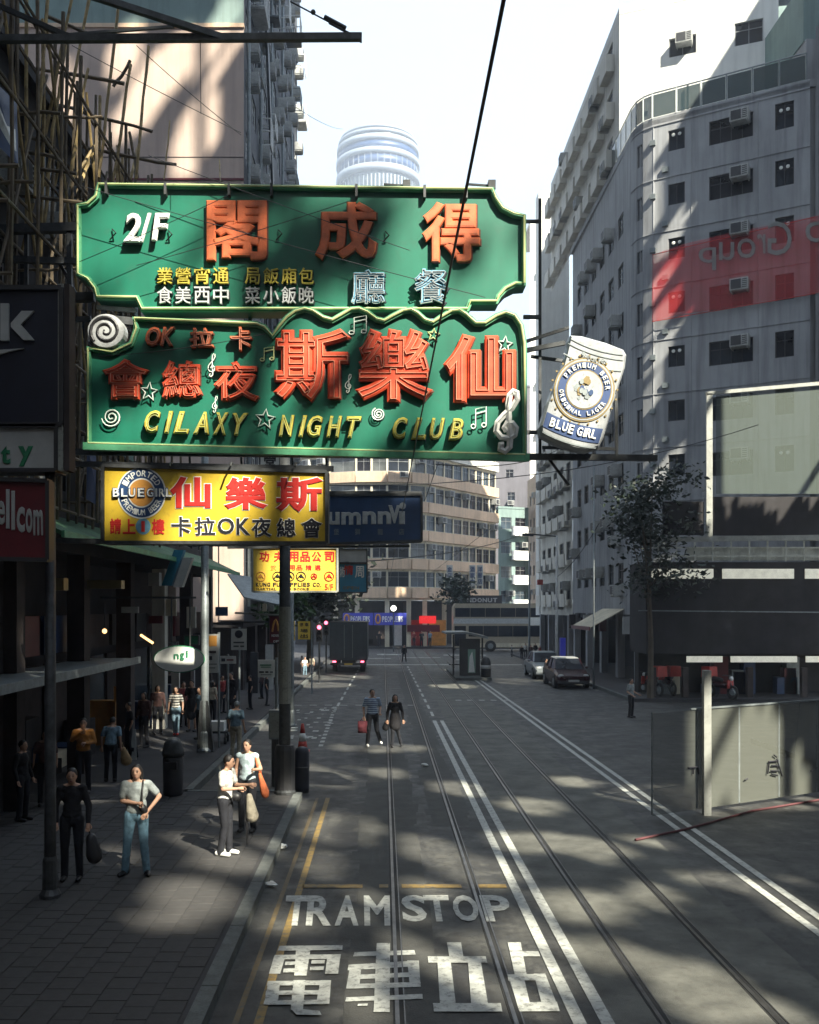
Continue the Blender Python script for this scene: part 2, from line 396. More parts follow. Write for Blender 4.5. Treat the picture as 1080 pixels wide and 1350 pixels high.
# painted markings -------------------------------------------------
mk = MB(); ZM = .0105
def stripe(mb, x0, x1, y0, y1, z=ZM): mb.add([(x0, y0, z), (x1, y0, z), (x1, y1, z), (x0, y1, z)], [(0,1,2,3)])
def line(xa, ya, xb, yb, w, m='mark_white', name='road_line', segs=1):
    b = MB(); a = Vector((xa, ya, ZM)); e = Vector((xb, yb, ZM)); d = (e - a).normalized(); s_ = Vector((d.y, -d.x, 0)) * w / 2
    b.add([a - s_, a + s_, e + s_, e - s_], [(0,1,2,3)]); return struct(name, b, m)
line(1.90, 6, 1.80, 34.6, .13); line(2.17, 6, 2.06, 34.6, .13)
line(5.38, 6, 5.02, 54, .12); line(5.66, 6, 5.30, 54, .12)
b = MB()
for i in range(12):
    y = 36 + i * 2.6; x = 1.78 - (y - 36) * .006; stripe(b, x, x + .1, y, y + 1.5)
for i in range(12):
    y = 37 + i * 2.6
    x = -1.9 + (y - 37) * .012; stripe(b, x, x + .1, y, y + 1.5)
for i in range(6):                                      # dashed cross line of the crossing
    stripe(b, -3.6 + i * .62, -3.3 + i * .62, 39.9, 40.1)
for i in range(5): stripe(b, 3.1 + i * .5, 3.35 + i * .5, 42, 42.3)
for i in range(3): stripe(b, .1 + i * .45, .35 + i * .45, 39.9, 40.1)
struct('dashed_line', b, 'mark_white')
b = MB()                                                # broad white bars across the road at the far junction
for (xa, xb, ya, yb) in ((-1.2, 4.6, 67.6, 68.4), (5.8, 9.6, 67.5, 68.2), (-1.6, .6, 76, 76.6), (5.5, 8.0, 74, 74.7), (1.6, 4.5, 77, 77.7), (-.5, 1.5, 82, 83), (5.0, 8.5, 81, 82)): stripe(b, xa, xb, ya, yb)
struct('white_bar', b, 'mark_white')
b = MB()                                                # worn zigzag and lettering beside the lay-by
random.seed(3)
for i in range(36):
    x = -3.4 + random.random() * 1.6; y = 29.5 + random.random() * 9.5; stripe(b, x, x + random.uniform(.06, .22), y, y + random.uniform(.12, .5), ZM + i * .0002)
for i in range(14): stripe(b, -1.85 - i * .008, -1.72 - i * .008, 28.2 + i * .8, 28.6 + i * .8)
struct('zigzag_marking', b, 'mark_white')
line(-1.20, 8, -1.15, 20.6, .09, 'mark_yellow', 'yellow_line'); line(-1.42, 8, -1.37, 20.6, .06, 'mark_faint', 'yellow_line')
b = MB()
for a, c in ((215, 385), (432, 458), (496, 665), (714, 792)):
    p = gnd(300 + a * .463, 1168); q = gnd(300 + c * .463, 1167); stripe(b, p.x, q.x, p.y - .12, p.y + .05)
struct('yellow_cross_line', b, 'mark_yellow')
def c7(x, y, z): return gnd(300 + x * .463, 1100 + y * .463, z)
random.seed(11)
boxes = {'T': (168, 236), 'R': (230, 302), 'A': (308, 376), 'M': (388, 462), 'S': (492, 562), 'T2': (556, 628), 'O': (634, 706), 'P': (716, 796)}
for k, (xa, xb) in boxes.items():
    vs, fs, w, h = glyph(k[0], .03, .05); mb = MB(); top = 176 if xa < 480 else 175; bot = 262 if xa < 480 else 250
    lean = (392 - (xa + xb) / 2) * .06
    vv = []
    for v in vs:
        p = c7(xa + (xb - xa) * v[0] - lean * (1 - v[2]), bot + (top - bot) * v[2], 0)
        vv.append((p.x, p.y, ZM + v[1] * .002))
    mb.add(vv, fs); struct('road_letter', mb, 'mark_white')
Q = {'dian': [[(148,320),(328,318),(327,331),(143,334)],[(135,346),(323,344),(321,357),(130,359)],[(196,320),(238,320),(225,405),(190,405)],[(133,350),(165,350),(150,400),(118,400)],[(285,345),(322,345),(315,400),(278,400)],
 [(165,366),(200,365),(198,375),(163,376)],[(160,386),(196,385),(195,396),(158,397)],[(240,362),(278,361),(276,371),(238,372)],[(236,381),(275,380),(273,390),(234,391)],
 [(115,422),(295,420),(293,433),(112,435)],[(110,450),(290,448),(290,460),(108,462)],[(105,478),(290,475),(288,488),(102,490)],[(117,422),(150,422),(143,490),(104,490)],[(265,420),(295,420),(290,488),(252,488)],[(188,420),(222,420),(215,505),(180,505)],[(180,500),(262,508),(268,520),(196,519)]],
'che': [[(362,338),(532,332),(536,345),(358,350)],[(345,374),(545,362),(546,378),(342,390)],[(350,374),(382,372),(375,440),(338,440)],[(512,362),(545,362),(550,438),(520,438)],[(345,404),(545,395),(547,408),(342,417)],[(340,430),(550,424),(550,438),(338,443)],[(338,468),(555,458),(556,472),(335,480)],[(425,313),(463,313),(462,510),(416,510)],[(372,487),(400,486),(398,492),(370,493)]],
'li': [[(625,310),(665,310),(672,352),(632,352)],[(570,350),(735,350),(740,368),(572,368)],[(598,368),(636,368),(650,484),(605,484)],[(685,368),(722,368),(742,486),(694,486)],[(585,484),(778,484),(783,508),(588,508)]],
'zhan': [[(798,310),(835,310),(852,402),(818,402)],[(835,335),(885,335),(891,350),(840,350)],[(797,402),(905,400),(912,418),(800,420)],[(800,402),(842,402),(866,505),(830,505)],[(872,400),(905,400),(945,505),(900,505)],[(828,482),(938,480),(946,507),(832,508)]]}
for k, qs in Q.items():
    mb = MB(); hh = 0
    for q in qs:
        hh += 1; ps = [c7(x, y, 0) for x, y in q]; mb.add([(p.x, p.y, ZM + .0006 * hh) for p in ps], [(0,3,2,1)])
    struct('road_character', mb, 'mark_white')
random.seed(5)
for (px, py) in ((358, 1168), (372, 1118), (560, 1010), (343, 1075)):      # crumpled litter
    p = gnd(px, py, .02); mb = MB(); mb.ell(p + Vector((0,0,.03)), (.09, .06, .04), 7, 5)
    mb.v = [(v[0] + random.uniform(-.02, .02), v[1] + random.uniform(-.02, .02), v[2] + random.uniform(-.012, .012)) for v in mb.v]
    lab = {1168: 'crumpled white litter in the gutter beside the yellow lines', 1118: 'crumpled white litter in the gutter near the kerb bend', 1010: 'small pale scrap lying on the road by the rails', 1075: 'pale scrap of litter lying on the near pavement edge'}[py]
    single('litter', mb, 'inkwhite', lab, 'litter')

# pavements ---------------------------------------------------------
def slab(name, x0, x1, y0, y1, m='slab', z=.15):
    b = MB(); b.box(x0, x1, y0, y1, -.01, z); return struct(name, b, m)
pvL = slab('pavement', -14, -1.85, -10, 20.6, 'slab', .138)
pvF = slab('pavement', -14, -4.2, 20.6, 94, 'slab', .14)
pvR = slab('pavement', 10.6, 60, 41.5, 82, 'slab', .14)
slab('pavement', 10.8, 60, 2, 29, 'slab', .14)
slab('pavement', -60, 60, 94.2, 175, 'slab', .14)
slab('traffic_island', 3.95, 5.9, 53.5, 61.5, 'kerb', .15)
def kerbrow(par, pts, L=.95):
    cache = {}
    for (a, b_) in pts:
        a = Vector((*a, 0)); e = Vector((*b_, 0)); n = max(1, round((e - a).length / L)); d = (e - a) / n
        key = round(d.length, 3)
        if key not in cache:
            m = MB(); m.box(.006, d.length - .006, -.085, .085, -.01, .152); cache[key] = m.mesh('kerb_stone', 'kerb')
        for i in range(n):
            o = inst('kerb_stone', cache[key], par, a + d * i + Vector((0, 0, random.uniform(-.004, .003))), atan2(d.y, d.x))
kerbrow(pvL, [((-1.76, 6.2), (-1.76, 20.5)), ((-1.86, 20.68), (-4.1, 20.68))])
kerbrow(pvF, [((-4.1, 20.8), (-4.0, 64))], 1.4)
kerbrow(pvR, [((10.5, 41.6), (10.5, 70))], 1.6)
# pavers of the near pavement: the nearest 300 one by one, the rest joined
def pmesh():
    m = MB(); a, h = .1475, .148
    m.add([(-a,-a,.12),(a,-a,.12),(a,a,.12),(-a,a,.12),(-a+.006,-a+.006,h),(a-.006,-a+.006,h),(a-.006,a-.006,h),(-a+.006,a-.006,h)], [(4,5,6,7),(0,1,5,4),(1,2,6,5),(2,3,7,6),(3,0,4,7)])
    return m
pm = pmesh().mesh('paver', 'paver'); pst = MB(); cells = []
for j in range(0, 66):
    for i in range(0, 20):
        x = -1.90 - .15 - i * .3; y = 3.2 + j * .3 + (.15 if i % 2 else 0)
        if y > 20.2 or y < 8.6 and x > -1.9: continue
        vis = (x / y) * F + HX
        if vis < -30: continue
        cells.append((y, x))
cells = [c for c in cells if HY + F * 3.85 / c[0] < 1362]; cells.sort()
random.seed(9)
for k, (y, x) in enumerate(cells):
    dz = random.uniform(-.004, .003)
    if k < 300: inst('paver', pm, pvL, (x, y, dz), 0)
    else: pst.add([(v[0]+x, v[1]+y, v[2]+dz) for v in pmesh().v], pmesh().f)
o = struct('paver_field', pst, 'paver', parent=pvL); o['kind'] = 'stuff'

# ================================================================ building kit
WC = {}
def window_meshes(w, h, style, fm, pane):
    k = (round(w, 2), round(h, 2), style, fm, pane)
    if k in WC: return WC[k]
    fr = MB(); t = .05
    fr.box(-w/2, w/2, .07, .15, -h/2, -h/2+t); fr.box(-w/2, w/2, .07, .15, h/2-t, h/2)
    fr.box(-w/2, -w/2+t, .072, .148, -h/2+t, h/2-t); fr.box(w/2-t, w/2, .072, .148, -h/2+t, h/2-t)
    n = {'one': 1, 'two': 2, 'three': 3, 'four': 4}.get(style, 2)
    for i in range(1, n): x = -w/2 + w*i/n; fr.box(x-.02, x+.02, .08, .14, -h/2+t, h/2-t)
    if h > 1.05: fr.box(-w/2+t, w/2-t, .085, .135, h*.14, h*.14+.04)
    pn = MB(); pn.box(-w/2+.01, w/2-.01, .11, .12, -h/2+.01, h/2-.01)
    WC[k] = (fr.mesh('window', fm), pn.mesh('pane', pane)); return WC[k]
def add_window(par, c, rz, w, h, style='two', fm='frame', pane=None):
    pane = pane or random.choice(['pane0', 'pane0', 'pane1', 'pane2', 'pane3'])
    f, p = window_meshes(w, h, style, fm, pane)
    o = inst('window', f, par, c, rz); q = bpy.data.objects.new('pane', p); COL.objects.link(q); q.parent = o; return o
def ac_mesh():
    m = MB(); m.box(-.42, .42, -.55, .05, -.28, .28); m.cur = 1
    m.box(-.36, .1, -.565, -.55, -.22, .22)
    for i in range(5): m.box(.15, .37, -.562, -.55, -.2 + i*.09, -.16 + i*.09)
    m.cur = 0; m.box(-.38, -.34, -.5, .05, -.36, -.28); m.box(.34, .38, -.5, .05, -.36, -.28)
    return m.mesh('air_conditioner', ['ac', 'grille'])
ACM = ac_mesh()
def wall(mb, p0, p1, z0, z1, holes, th=.22):
    """front faces with real openings; p0 -> p1 runs left to right seen from outside"""
    p0 = Vector((*p0, 0)); p1 = Vector((*p1, 0)); L = (p1 - p0).length; d = (p1 - p0) / L; n = Vector((d.y, -d.x, 0))
    us = sorted({0.0, L} | {h[0] for h in holes} | {h[1] for h in holes}); zs = sorted({z0, z1} | {h[2] for h in holes} | {h[3] for h in holes})
    P = lambda u, z, q=0.0: p0 + d*u - n*q + Vector((0, 0, z))
    for i in range(len(us)-1):
        for j in range(len(zs)-1):
            uc = (us[i]+us[i+1])/2; zc = (zs[j]+zs[j+1])/2
            if any(h[0] < uc < h[1] and h[2] < zc < h[3] for h in holes): continue
            mb.quad(P(us[i], zs[j]), P(us[i+1], zs[j]), P(us[i+1], zs[j+1]), P(us[i], zs[j+1]))
    for a, b_, c, e in holes:
        for (s_, t_) in (((a,c),(b_,c)), ((b_,c),(b_,e)), ((b_,e),(a,e)), ((a,e),(a,c))):
            mb.quad(P(*s_), P(*s_, th), P(*t_, th), P(*t_))
    return d, n, L
def facade(par, p0, p1, z0, z1, m, wins, acs=0.0, name='wall', fm='frame', pane=None, style='two', th=.22):
    mb = MB(); d, n, L = wall(mb, p0, p1, z0, z1, [w for w in wins], th)
    part(name, mb, m, par, world=True); rz = atan2(d.y, d.x)
    for w in wins:
        u = (w[0]+w[1])/2; z = (w[2]+w[3])/2; c = Vector((*p0, 0)) + d*u + Vector((0, 0, z))
        add_window(par, c, rz, w[1]-w[0], w[3]-w[2], style if (w[1]-w[0]) > .7 else 'one', fm, pane)
        if random.random() < acs:
            inst('air_conditioner', ACM, par, c + n*.0 + d*random.uniform(-.3, .3)*(w[1]-w[0]) + Vector((0, 0, random.choice([-(w[3]-w[2])/2-.32, (w[3]-w[2])/2 - .3]))), rz)
    return d, n, L, rz
def grid(L, z0, nf, fh, w, h, sill, pitch, m0=.6):
    k = max(1, int((L - 2*m0 + (pitch - w)) / pitch)); off = (L - (k-1)*pitch - w)/2
    return [(off + i*pitch, off + i*pitch + w, z0 + f*fh + sill, z0 + f*fh + sill + h) for f in range(nf) for i in range(k)]
def bld(label, loc, cat='building', group=None, name='apartment_building'): return thing(name, label, cat, loc, 0, group)
def roof(par, poly, z, m='greyw', t=.3):
    mb = MB(); mb.prism([(p[0], p[1]) for p in poly], z - t, z, 'xy'); part('roof', mb, m, par, world=True)

# ---------------------------------------------------------------- right-hand corner building
random.seed(21)
RB = bld('pale grey concrete corner block on the right with square dark windows and a roof terrace', (13, 48, 0))
A = Vector((13.38, 49.0)); B = Vector((19.62, 45.3)); fd = (B - A).normalized(); fl = (B - A).length
top = 28.15; fh = 2.66; z27 = 27.45
def ufrom(px):                                          # photo column -> distance along the front
    k = (px - HX) / F; return (k*A.y - A.x) / (fd.x - k*fd.y)
cols = [(881, 903, 1.02, 0), (935, 993, 1.15, -.05), (1022, 1047, 1.22, .02)]
wins = []; acp = []
for f in range(9):
    zt = z27 - f*fh
    if zt < 7: break
    for (a, c, h, dz) in cols:
        if zt + dz - h < 6.9: continue
        wins.append((ufrom(a), ufrom(c), zt + dz - h, zt + dz))
mb = MB(); d, n, L = wall(mb, A, B, 3.6, top, wins, .3); part('wall', mb, 'greyw', RB, world=True)
rz = atan2(d.y, d.x)
for k, w in enumerate(wins):
    c = Vector((*A, 0)) + d*((w[0]+w[1])/2) + Vector((0, 0, (w[2]+w[3])/2))
    wd = w[1]-w[0]
    add_window(RB, c, rz, wd, w[3]-w[2], 'four' if wd > 1.5 else 'two', 'framed', random.choice(['pane0', 'pane2', 'pane0']))
    if wd > 1.5: inst('air_conditioner', ACM, RB, c + d*.45 + Vector((0, 0, .38)) - n*.05, rz)
    elif random.random() < .5: # bright vent discs in the little windows
        v = MB(); 
        for s_ in (-.16, .14): v.ell(Vector((s_, .05, .28)), (.09, .03, .09), 8, 5)
        inst('extractor_fan', v.mesh('extractor_fan', 'inkwhite'), RB, c, rz)
sc_ = MB()                                              # string courses and joint lines on every storey
for f in range(10):
    z = z27 + .38 - f*fh
    if z < 4: break
    sc_.bar(Vector((*A, z)) + n*.01, Vector((*B, z)) + n*.01, .06, .03)
for u in (ufrom(862), ufrom(912), ufrom(1000)): sc_.bar(Vector((*(A + fd*u), 3.7)) + n*.008, Vector((*(A + fd*u), top - .3)) + n*.008, .04, .03)
part('string_course', sc_, 'greyw', RB, world=True)
# curved corner
cv = [Vector((13.38, 49.0)), Vector((13.02, 49.35)), Vector((12.80, 49.85)), Vector((12.72, 50.5))]
for i in range(3):
    b_ = cv[i]; a_ = cv[i+1]; ln = (b_-a_).length
    ws = []
    if i == 1:
        for f in range(8): zt = z27 - .25 - f*fh; ws.append((.06, ln-.06, zt-1.1, zt))
    facade(RB, a_, b_, 3.6, top, 'greyw', ws, 0, fm='framed', pane='pane0', style='one')
sm = MB()
for f in range(10):
    z = z27 + .38 - f*fh
    for i in range(3): sm.bar(Vector((*cv[i], z)), Vector((*cv[i+1], z)), .07, .03)
part('string_course', sm, 'greyw', RB, world=True)
for f in range(8):                                      # small vents
    for px, dz_ in ((877.5, 1.9), (861, .45)):
        u = ufrom(px); p = Vector((*(A + fd*u), z27 - dz_ - f*fh)); sv = MB(); sv.bar(p - d*.14 + n*.06, p + d*.14 + n*.06, .14, .24); part('vent_box', sv, 'steelp', RB, world=True)
# side along the street
S1 = Vector((12.9, 67.0)); S0 = cv[3]; Ls = (S1-S0).length
facade(RB, S1, S0, 3.6, top, 'greyw', grid(Ls, 4.4, 8, fh, 1.3, 1.15, .8, 2.35), .45, fm='framed')
bx = MB(); bx.box(12.95, 30, 49.6, 50.0, 3.6, top); bx.box(19.6, 30, 45.4, 45.8, 3.6, top); part('rear_wall', bx, 'greyw', RB, world=True)
roof(RB, [(12.72, 67), (12.72, 50.5), (12.80, 49.85), (13.02, 49.35), (13.38, 49.0), (19.62, 45.3), (30, 45.3), (30, 67)][::-1], top + .12, 'greyw', .35)
# terrace balustrade: glass panels between posts under a rail
rails = [Vector((12.72, 56)), Vector((12.72, 50.5)), Vector((12.80, 49.85)), Vector((13.02, 49.35)), Vector((13.38, 49.0)), Vector((19.5, 45.4))]
pts = []
for i in range(len(rails)-1):
    a_ = rails[i]; b_ = rails[i+1]; k = max(1, round((b_-a_).length / 1.2))
    for j in range(k): pts.append(a_ + (b_-a_)*j/k)
pts.append(rails[-1])
hr = MB(); hr.tube([Vector((*p, top + 1.35)) for p in pts], .035, 6); part('handrail', hr, 'steelp', RB, world=True)
for i, p in enumerate(pts):
    q = MB(); q.box(p.x-.03, p.x+.03, p.y-.03, p.y+.03, top+.1, top+1.35); part('rail_post', q, 'steelp', RB, world=True)
    if i < len(pts)-1:
        e = pts[i+1]; q = MB(); q.bar(Vector((*p, top+.7))+Vector((*((e-p).normalized()*.05), 0)), Vector((*e, top+.7))-Vector((*((e-p).normalized()*.05), 0)), .02, 1.1); part('glass_panel', q, 'railglass', RB, world=True)
# ground floors of the right block: open dark shops behind columns
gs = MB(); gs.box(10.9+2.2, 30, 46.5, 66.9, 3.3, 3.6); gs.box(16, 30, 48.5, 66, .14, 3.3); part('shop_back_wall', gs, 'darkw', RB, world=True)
for y in (50, 54, 58, 62, 66): q = MB(); q.box(12.8, 13.2, y-.25, y+.25, .14, 3.6); part('column', q, 'greyw', RB, world=True)
for x, y in ((14.2, 48.3), (17, 46.8), (19.4, 45.6)): q = MB(); q.box(x-.2, x+.2, y, y+.4, .14, 3.6); part('column', q, 'brownw', RB, world=True)

# upper set-back tower
random.seed(22)
RT = bld('tall white sunlit apartment tower set back above the grey corner block', (16, 56, 28))
p0 = (12.85, 53.6); p1 = (20.3, 50.6); LL = sqrt((p1[0]-p0[0])**2 + (p1[1]-p0[1])**2)
facade(RT, p0, p1, top + .1, 36.2, 'whitew', [(2.6, 4.0, 33.3, 34.3), (5.9, 7.3, 33.2, 34.4), (1.2, 1.5, 30.4, 30.7)], .4)
facade(RT, p1, (20.6, 66), top + .1, 36.2, 'whitew', grid(15, top, 3, 2.7, .8, 1.1, .8, 3), .2)
facade(RT, (12.95, 76), p0, top + .1, 36.2, 'cream', grid(22, top + .2, 3, 2.66, 1.4, 1.3, .7, 2.6), .3)
roof(RT, [p0, p1, (20.6, 66), (20.6, 76), (12.95, 76)], 36.6, 'whitew', .45)
bm = MB()
q = MB(); q.tube([(16.1, 52.1, 28.4), (16.1, 52.1, 31.6)], .06, 8); part('flue_pipe', q, 'steel', RT, world=True)
for k in range(9):                                      # balconies stepping along the street side
    for f in range(3):
        y = 54.8 + k*2.4; z = top + .3 + f*2.66
        q = MB(); q.box(12.4, 12.84, y, y+1.7, z, z+.14); q.box(12.4, 12.46, y, y+1.7, z+.14, z+.95); q.box(12.46, 12.84, y, y+.07, z+.14, z+.95); q.box(12.46, 12.84, y+1.63, y+1.7, z+.14, z+.95)
        part('balcony', q, 'cream', RT, world=True)
# neighbours beyond
random.seed(23)
NB = bld('cream residential block with stacked balconies further along the right side', (13, 72, 0))
facade(NB, (12.9, 80.5), (12.9, 67.05), 3.4, 17.5, 'cream', grid(13.4, 3.6, 5, 2.75, 1.5, 1.3, .9, 2.6), .5)
roof(NB, [(12.9, 67.1), (30, 67.1), (30, 80.5), (12.9, 80.5)], 17.9, 'cream', .4)
for k in range(5):
    for f in range(5):
        y = 67.6 + k*2.6; z = 4.0 + f*2.75
        q = MB(); q.box(12.4, 12.88, y, y+1.9, z, z+.12); q.box(12.4, 12.46, y, y+1.9, z+.12, z+.9); part('balcony', q, 'cream', NB, world=True)
q = MB(); q.box(13.3, 30, 68, 80, .14, 3.4); part('shop_back_wall', q, 'darkw', NB, world=True)
for y in (68, 72, 76, 80): q = MB(); q.box(12.75, 13.1, y-.2, y+.2, .14, 3.4); part('column', q, 'greyw', NB, world=True)
GB = bld('grey neighbour wall with rain pipes at the right edge of the photo', (24, 46, 0))
facade(GB, (19.75, 45.0), (32, 44.2), .14, 30.5, 'greyw', grid(12, 6, 9, 2.66, 1.1, 1.1, .8, 3.4, 1.6), .3)
q = MB(); q.box(19.75, 32, 46, 60, .14, 30.5); part('rear_wall', q, 'greyw', GB, world=True)
for x in (19.9, 20.12): q = MB(); q.tube([(x, 44.85, .2), (x, 44.85, 31)], .06, 8); part('rain_pipe', q, 'steelp', GB, world=True)
q = MB(); q.box(19.7, 26, 46.2, 52, 30.5, 33.3); part('upper_wall', q, 'tealw', GB, world=True)
OT = bld('blue glass office tower rising behind the white tower at top right', (26, 66, 0), name='office_tower')
for k, z in enumerate([33.5 + i*2.6 for i in range(6)]):
    q = MB(); q.bar((23.2, 62.5, z), (38, 60.5, z), .6, .9); part('floor_band', q, 'tealw', OT, world=True)
q = MB(); q.box(23.6, 38, 63, 74, 20, 50); part('core', q, 'pane1', OT, world=True)
for i in range(12): q = MB(); x = 23.4 + i*1.2; q.bar((x, 62.5 - i*.165, 33), (x, 62.5 - i*.165, 49), .12, .12); part('mullion', q, 'white', OT, world=True)
# thin bright white block beyond
WB = bld('blank white block behind the side signs, right of the green signboards', (14, 84.5, 0))
facade(WB, (13.05, 82.6), (15.6, 82.6), 3.3, 38.5, 'whitew', [], 0)
facade(WB, (13.05, 84.2), (13.05, 82.6), 3.3, 38.5, 'whitew', [], .5)
roof(WB, [(13.05, 82.6), (15.6, 82.6), (15.6, 84.2), (13.05, 84.2)], 38.8, 'whitew'); q = MB(); q.box(13.4, 15.6, 83, 84, .14, 3.3); part('shop_back_wall', q, 'darkw', WB, world=True)
WT = bld('tall slim white tower with small windows right beside the green sign edge', (19, 125, 0))
facade(WT, (17.6, 118), (22.2, 118), 3, 50, 'whitew', grid(4.6, 6, 14, 3.0, 1.0, 1.2, .9, 1.9), .6)
roof(WT, [(17.6, 118), (22.2, 118), (22.2, 128), (17.6, 128)], 50.3, 'whitew')
GW = bld('plain lilac grey apartment wall with a few windows beyond the curved block', (17, 131, 0))
facade(GW, (14.6, 130), (22.0, 130), 2, 33, 'lilacd', [(1.6, 2.6, 21.0, 22.1), (1.6, 2.6, 24.0, 25.1), (1.8, 2.8, 18.0, 19.1)], .5)
roof(GW, [(14.6, 130), (22, 130), (22, 140), (14.6, 140)], 33.2, 'lilacd')
PB = bld('narrow pink block with stacked windows between grey wall and street lamp', (18.3, 110.5, 0))
facade(PB, (17.3, 108), (20.2, 108), 3, 18.5, 'salmon', grid(2.9, 4, 5, 2.7, .9, 1.2, .8, 1.35, .2), .4)
facade(PB, (17.0, 116), (17.3, 108), 3, 18.5, 'salmon', grid(8, 4, 5, 2.7, .9, 1.2, .8, 2), .4)
roof(PB, [(17.3, 108), (20.2, 108), (20.2, 116), (17.0, 116)], 18.8, 'salmon')

# ---------------------------------------------------------------- curved block closing the street
random.seed(31)
CB = bld('curved corner apartment block with pink parapet bands closing the far end of the street', (2, 97, 0))
line_pts = [(-9.0, 99.0), (-5.2, 95.9), (-2.6, 94.9), (.4, 94.7), (2.6, 95.2), (4.2, 96.4), (8.2, 102.2), (12.4, 108.3)]
zt0 = 4.9; pf = 2.78
for i in range(len(line_pts)-1):
    a_, b_ = line_pts[i], line_pts[i+1]; ln = sqrt((b_[0]-a_[0])**2+(b_[1]-a_[1])**2)
    ws = []
    for f in range(7):
        k = max(1, int(ln/1.45)); pw = ln/k
        for j in range(k): ws.append((j*pw+.09, (j+1)*pw-.09, zt0 + f*pf + 1.02, zt0 + f*pf + 2.5))
    facade(CB, a_, b_, 4.6, zt0 + 7*pf, 'beige', ws, .22, style='two', fm='frame')
    for f in range(7):
        q = MB(); d_ = Vector((b_[0]-a_[0], b_[1]-a_[1], 0)).normalized(); n_ = Vector((d_.y, -d_.x, 0)) * .32
        z = zt0 + f*pf + .45
        q.bar(Vector((*a_, z)) + n_, Vector((*b_, z)) + n_, .14, 1.0); q.bar(Vector((*a_, z-.46)) + n_*.5, Vector((*b_, z-.46)) + n_*.5, .34, .1)
        part('parapet_band', q, 'salmon' if f not in (5, 6) else 'cream', CB, world=True)
roof(CB, line_pts + [(12.4, 120), (-9, 120)], zt0 + 7*pf + .5, 'beige', .6)
for x, y in ((-4.6, 95.8), (-2.5, 95.1), (.4, 94.9), (2.5, 95.4), (4.1, 96.6), (6.2, 99.6), (8.2, 102.4), (10.3, 105.5)):
    q = MB(); q.box(x-.22, x+.22, y, y+.45, .14, 4.6); part('column', q, 'beige', CB, world=True)
q = MB(); q.prism([(-9, 101.2), (-3, 98.0), (2, 97.8), (4.5, 100), (12.4, 112), (-9, 118)], .14, 4.6, 'xy'); part('shop_back_wall', q, 'darkw', CB, world=True)
for i, (px, w_, m_) in enumerate(((452, 17, 'pane1'), (470, 14, 'inkwhite'), (486, 26, 'brownw'), (520, 10, 'inkwhite'), (540, 24, 'red'), (566, 22, 'inkorange'))):
    p = at(px, 836, 97.0); q = MB(); q.box(p.x, p.x + w_*97/F, 96.9, 97.2, .2, 2.7); part('shop_display', q, m_, CB, world=True)
EB = bld('narrow end block with white stacked balconies right of the curved building', (14.5, 110, 0))
facade(EB, (12.7, 108.6), (16.3, 110.4), 3, 14.9, 'tealw', grid(4.0, 3.6, 4, 2.7, 1.4, 1.3, .9, 1.9, .1), .4)
roof(EB, [(12.7, 108.6), (16.3, 110.4), (16, 118), (12.7, 118)], 15.1, 'tealw')
for f in range(4):
    q = MB(); z = 3.8 + f*2.7; q.bar((14.2, 108.6, z+.5), (16.5, 109.9, z+.5), .1, 1.0); q.bar((14.3, 109.1, z), (16.4, 110.2, z), 1.0, .1); part('balcony', q, 'white', EB, world=True)
# far round tower
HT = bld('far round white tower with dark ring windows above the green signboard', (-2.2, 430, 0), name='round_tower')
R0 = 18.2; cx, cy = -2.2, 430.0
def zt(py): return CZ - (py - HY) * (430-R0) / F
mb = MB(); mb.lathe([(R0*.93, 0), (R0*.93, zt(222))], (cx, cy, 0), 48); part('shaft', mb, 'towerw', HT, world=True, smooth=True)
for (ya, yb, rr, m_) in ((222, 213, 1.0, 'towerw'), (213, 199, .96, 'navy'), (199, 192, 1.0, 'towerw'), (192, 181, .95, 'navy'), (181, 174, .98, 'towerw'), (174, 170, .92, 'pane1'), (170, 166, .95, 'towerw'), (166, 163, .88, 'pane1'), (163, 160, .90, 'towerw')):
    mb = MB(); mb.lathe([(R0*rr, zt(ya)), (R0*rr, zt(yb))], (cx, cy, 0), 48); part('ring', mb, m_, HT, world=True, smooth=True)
for k in range(64):
    a = 2*pi*k/64
    if sin(a) > .1: continue
    mb = MB(); x = cx + R0*.935*cos(a); y = cy + R0*.935*sin(a); t = Vector((-sin(a), cos(a), 0))*.45
    mb.bar(Vector((x, y, zt(300))), Vector((x, y, zt(226))), .9, .3)
    part('window', mb, 'pane1', HT, world=True)
for k in range(40):
    a = 2*pi*k/40
    if sin(a) > .1: continue
    mb = MB(); mb.bar(Vector((cx + R0*.965*cos(a), cy + R0*.965*sin(a), zt(213))), Vector((cx + R0*.965*cos(a), cy + R0*.965*sin(a), zt(199))), .25, .2); part('mullion', mb, 'towerw', HT, world=True)

# ---------------------------------------------------------------- left side
random.seed(41)
LT = bld('tall pink rendered tower on the left with a blank end wall', (-10, 46, 0))
q = MB(); wall(q, (-22, 45), (-6.35, 45), 3.3, 30.4, []); part('wall', q, 'pink', LT, world=True)
q = MB(); wall(q, (-22, 45), (-6.35, 45), 30.6, 62, []); part('upper_wall', q, 'tealw', LT, world=True)
q = MB(); q.box(-22, -6.33, 44.9, 45.2, 30.41, 30.59); part('ledge', q, 'salmon', LT, world=True)
q = MB(); q.box(-22, -6.34, 44.93, 45.1, at(0, 238, 45).z, at(0, 236, 45).z + .02); part('ledge', q, 'mred', LT, world=True)
for zz in (8.5, 12.4, 16.5, 20.5, 24.5): q = MB(); q.box(-22, -6.36, 44.985, 45.05, zz, zz+.035); part('ledge', q, 'brownw', LT, world=True)
facade(LT, (-6.35, 45), (-6.35, 73), 3.3, 62, 'shadewall', grid(28, 4.0, 20, 2.85, 1.5, 1.35, .8, 2.3), .85, fm='white')
roof(LT, [(-22, 45), (-6.35, 45), (-6.35, 73), (-22, 73)], 62.3, 'pink')
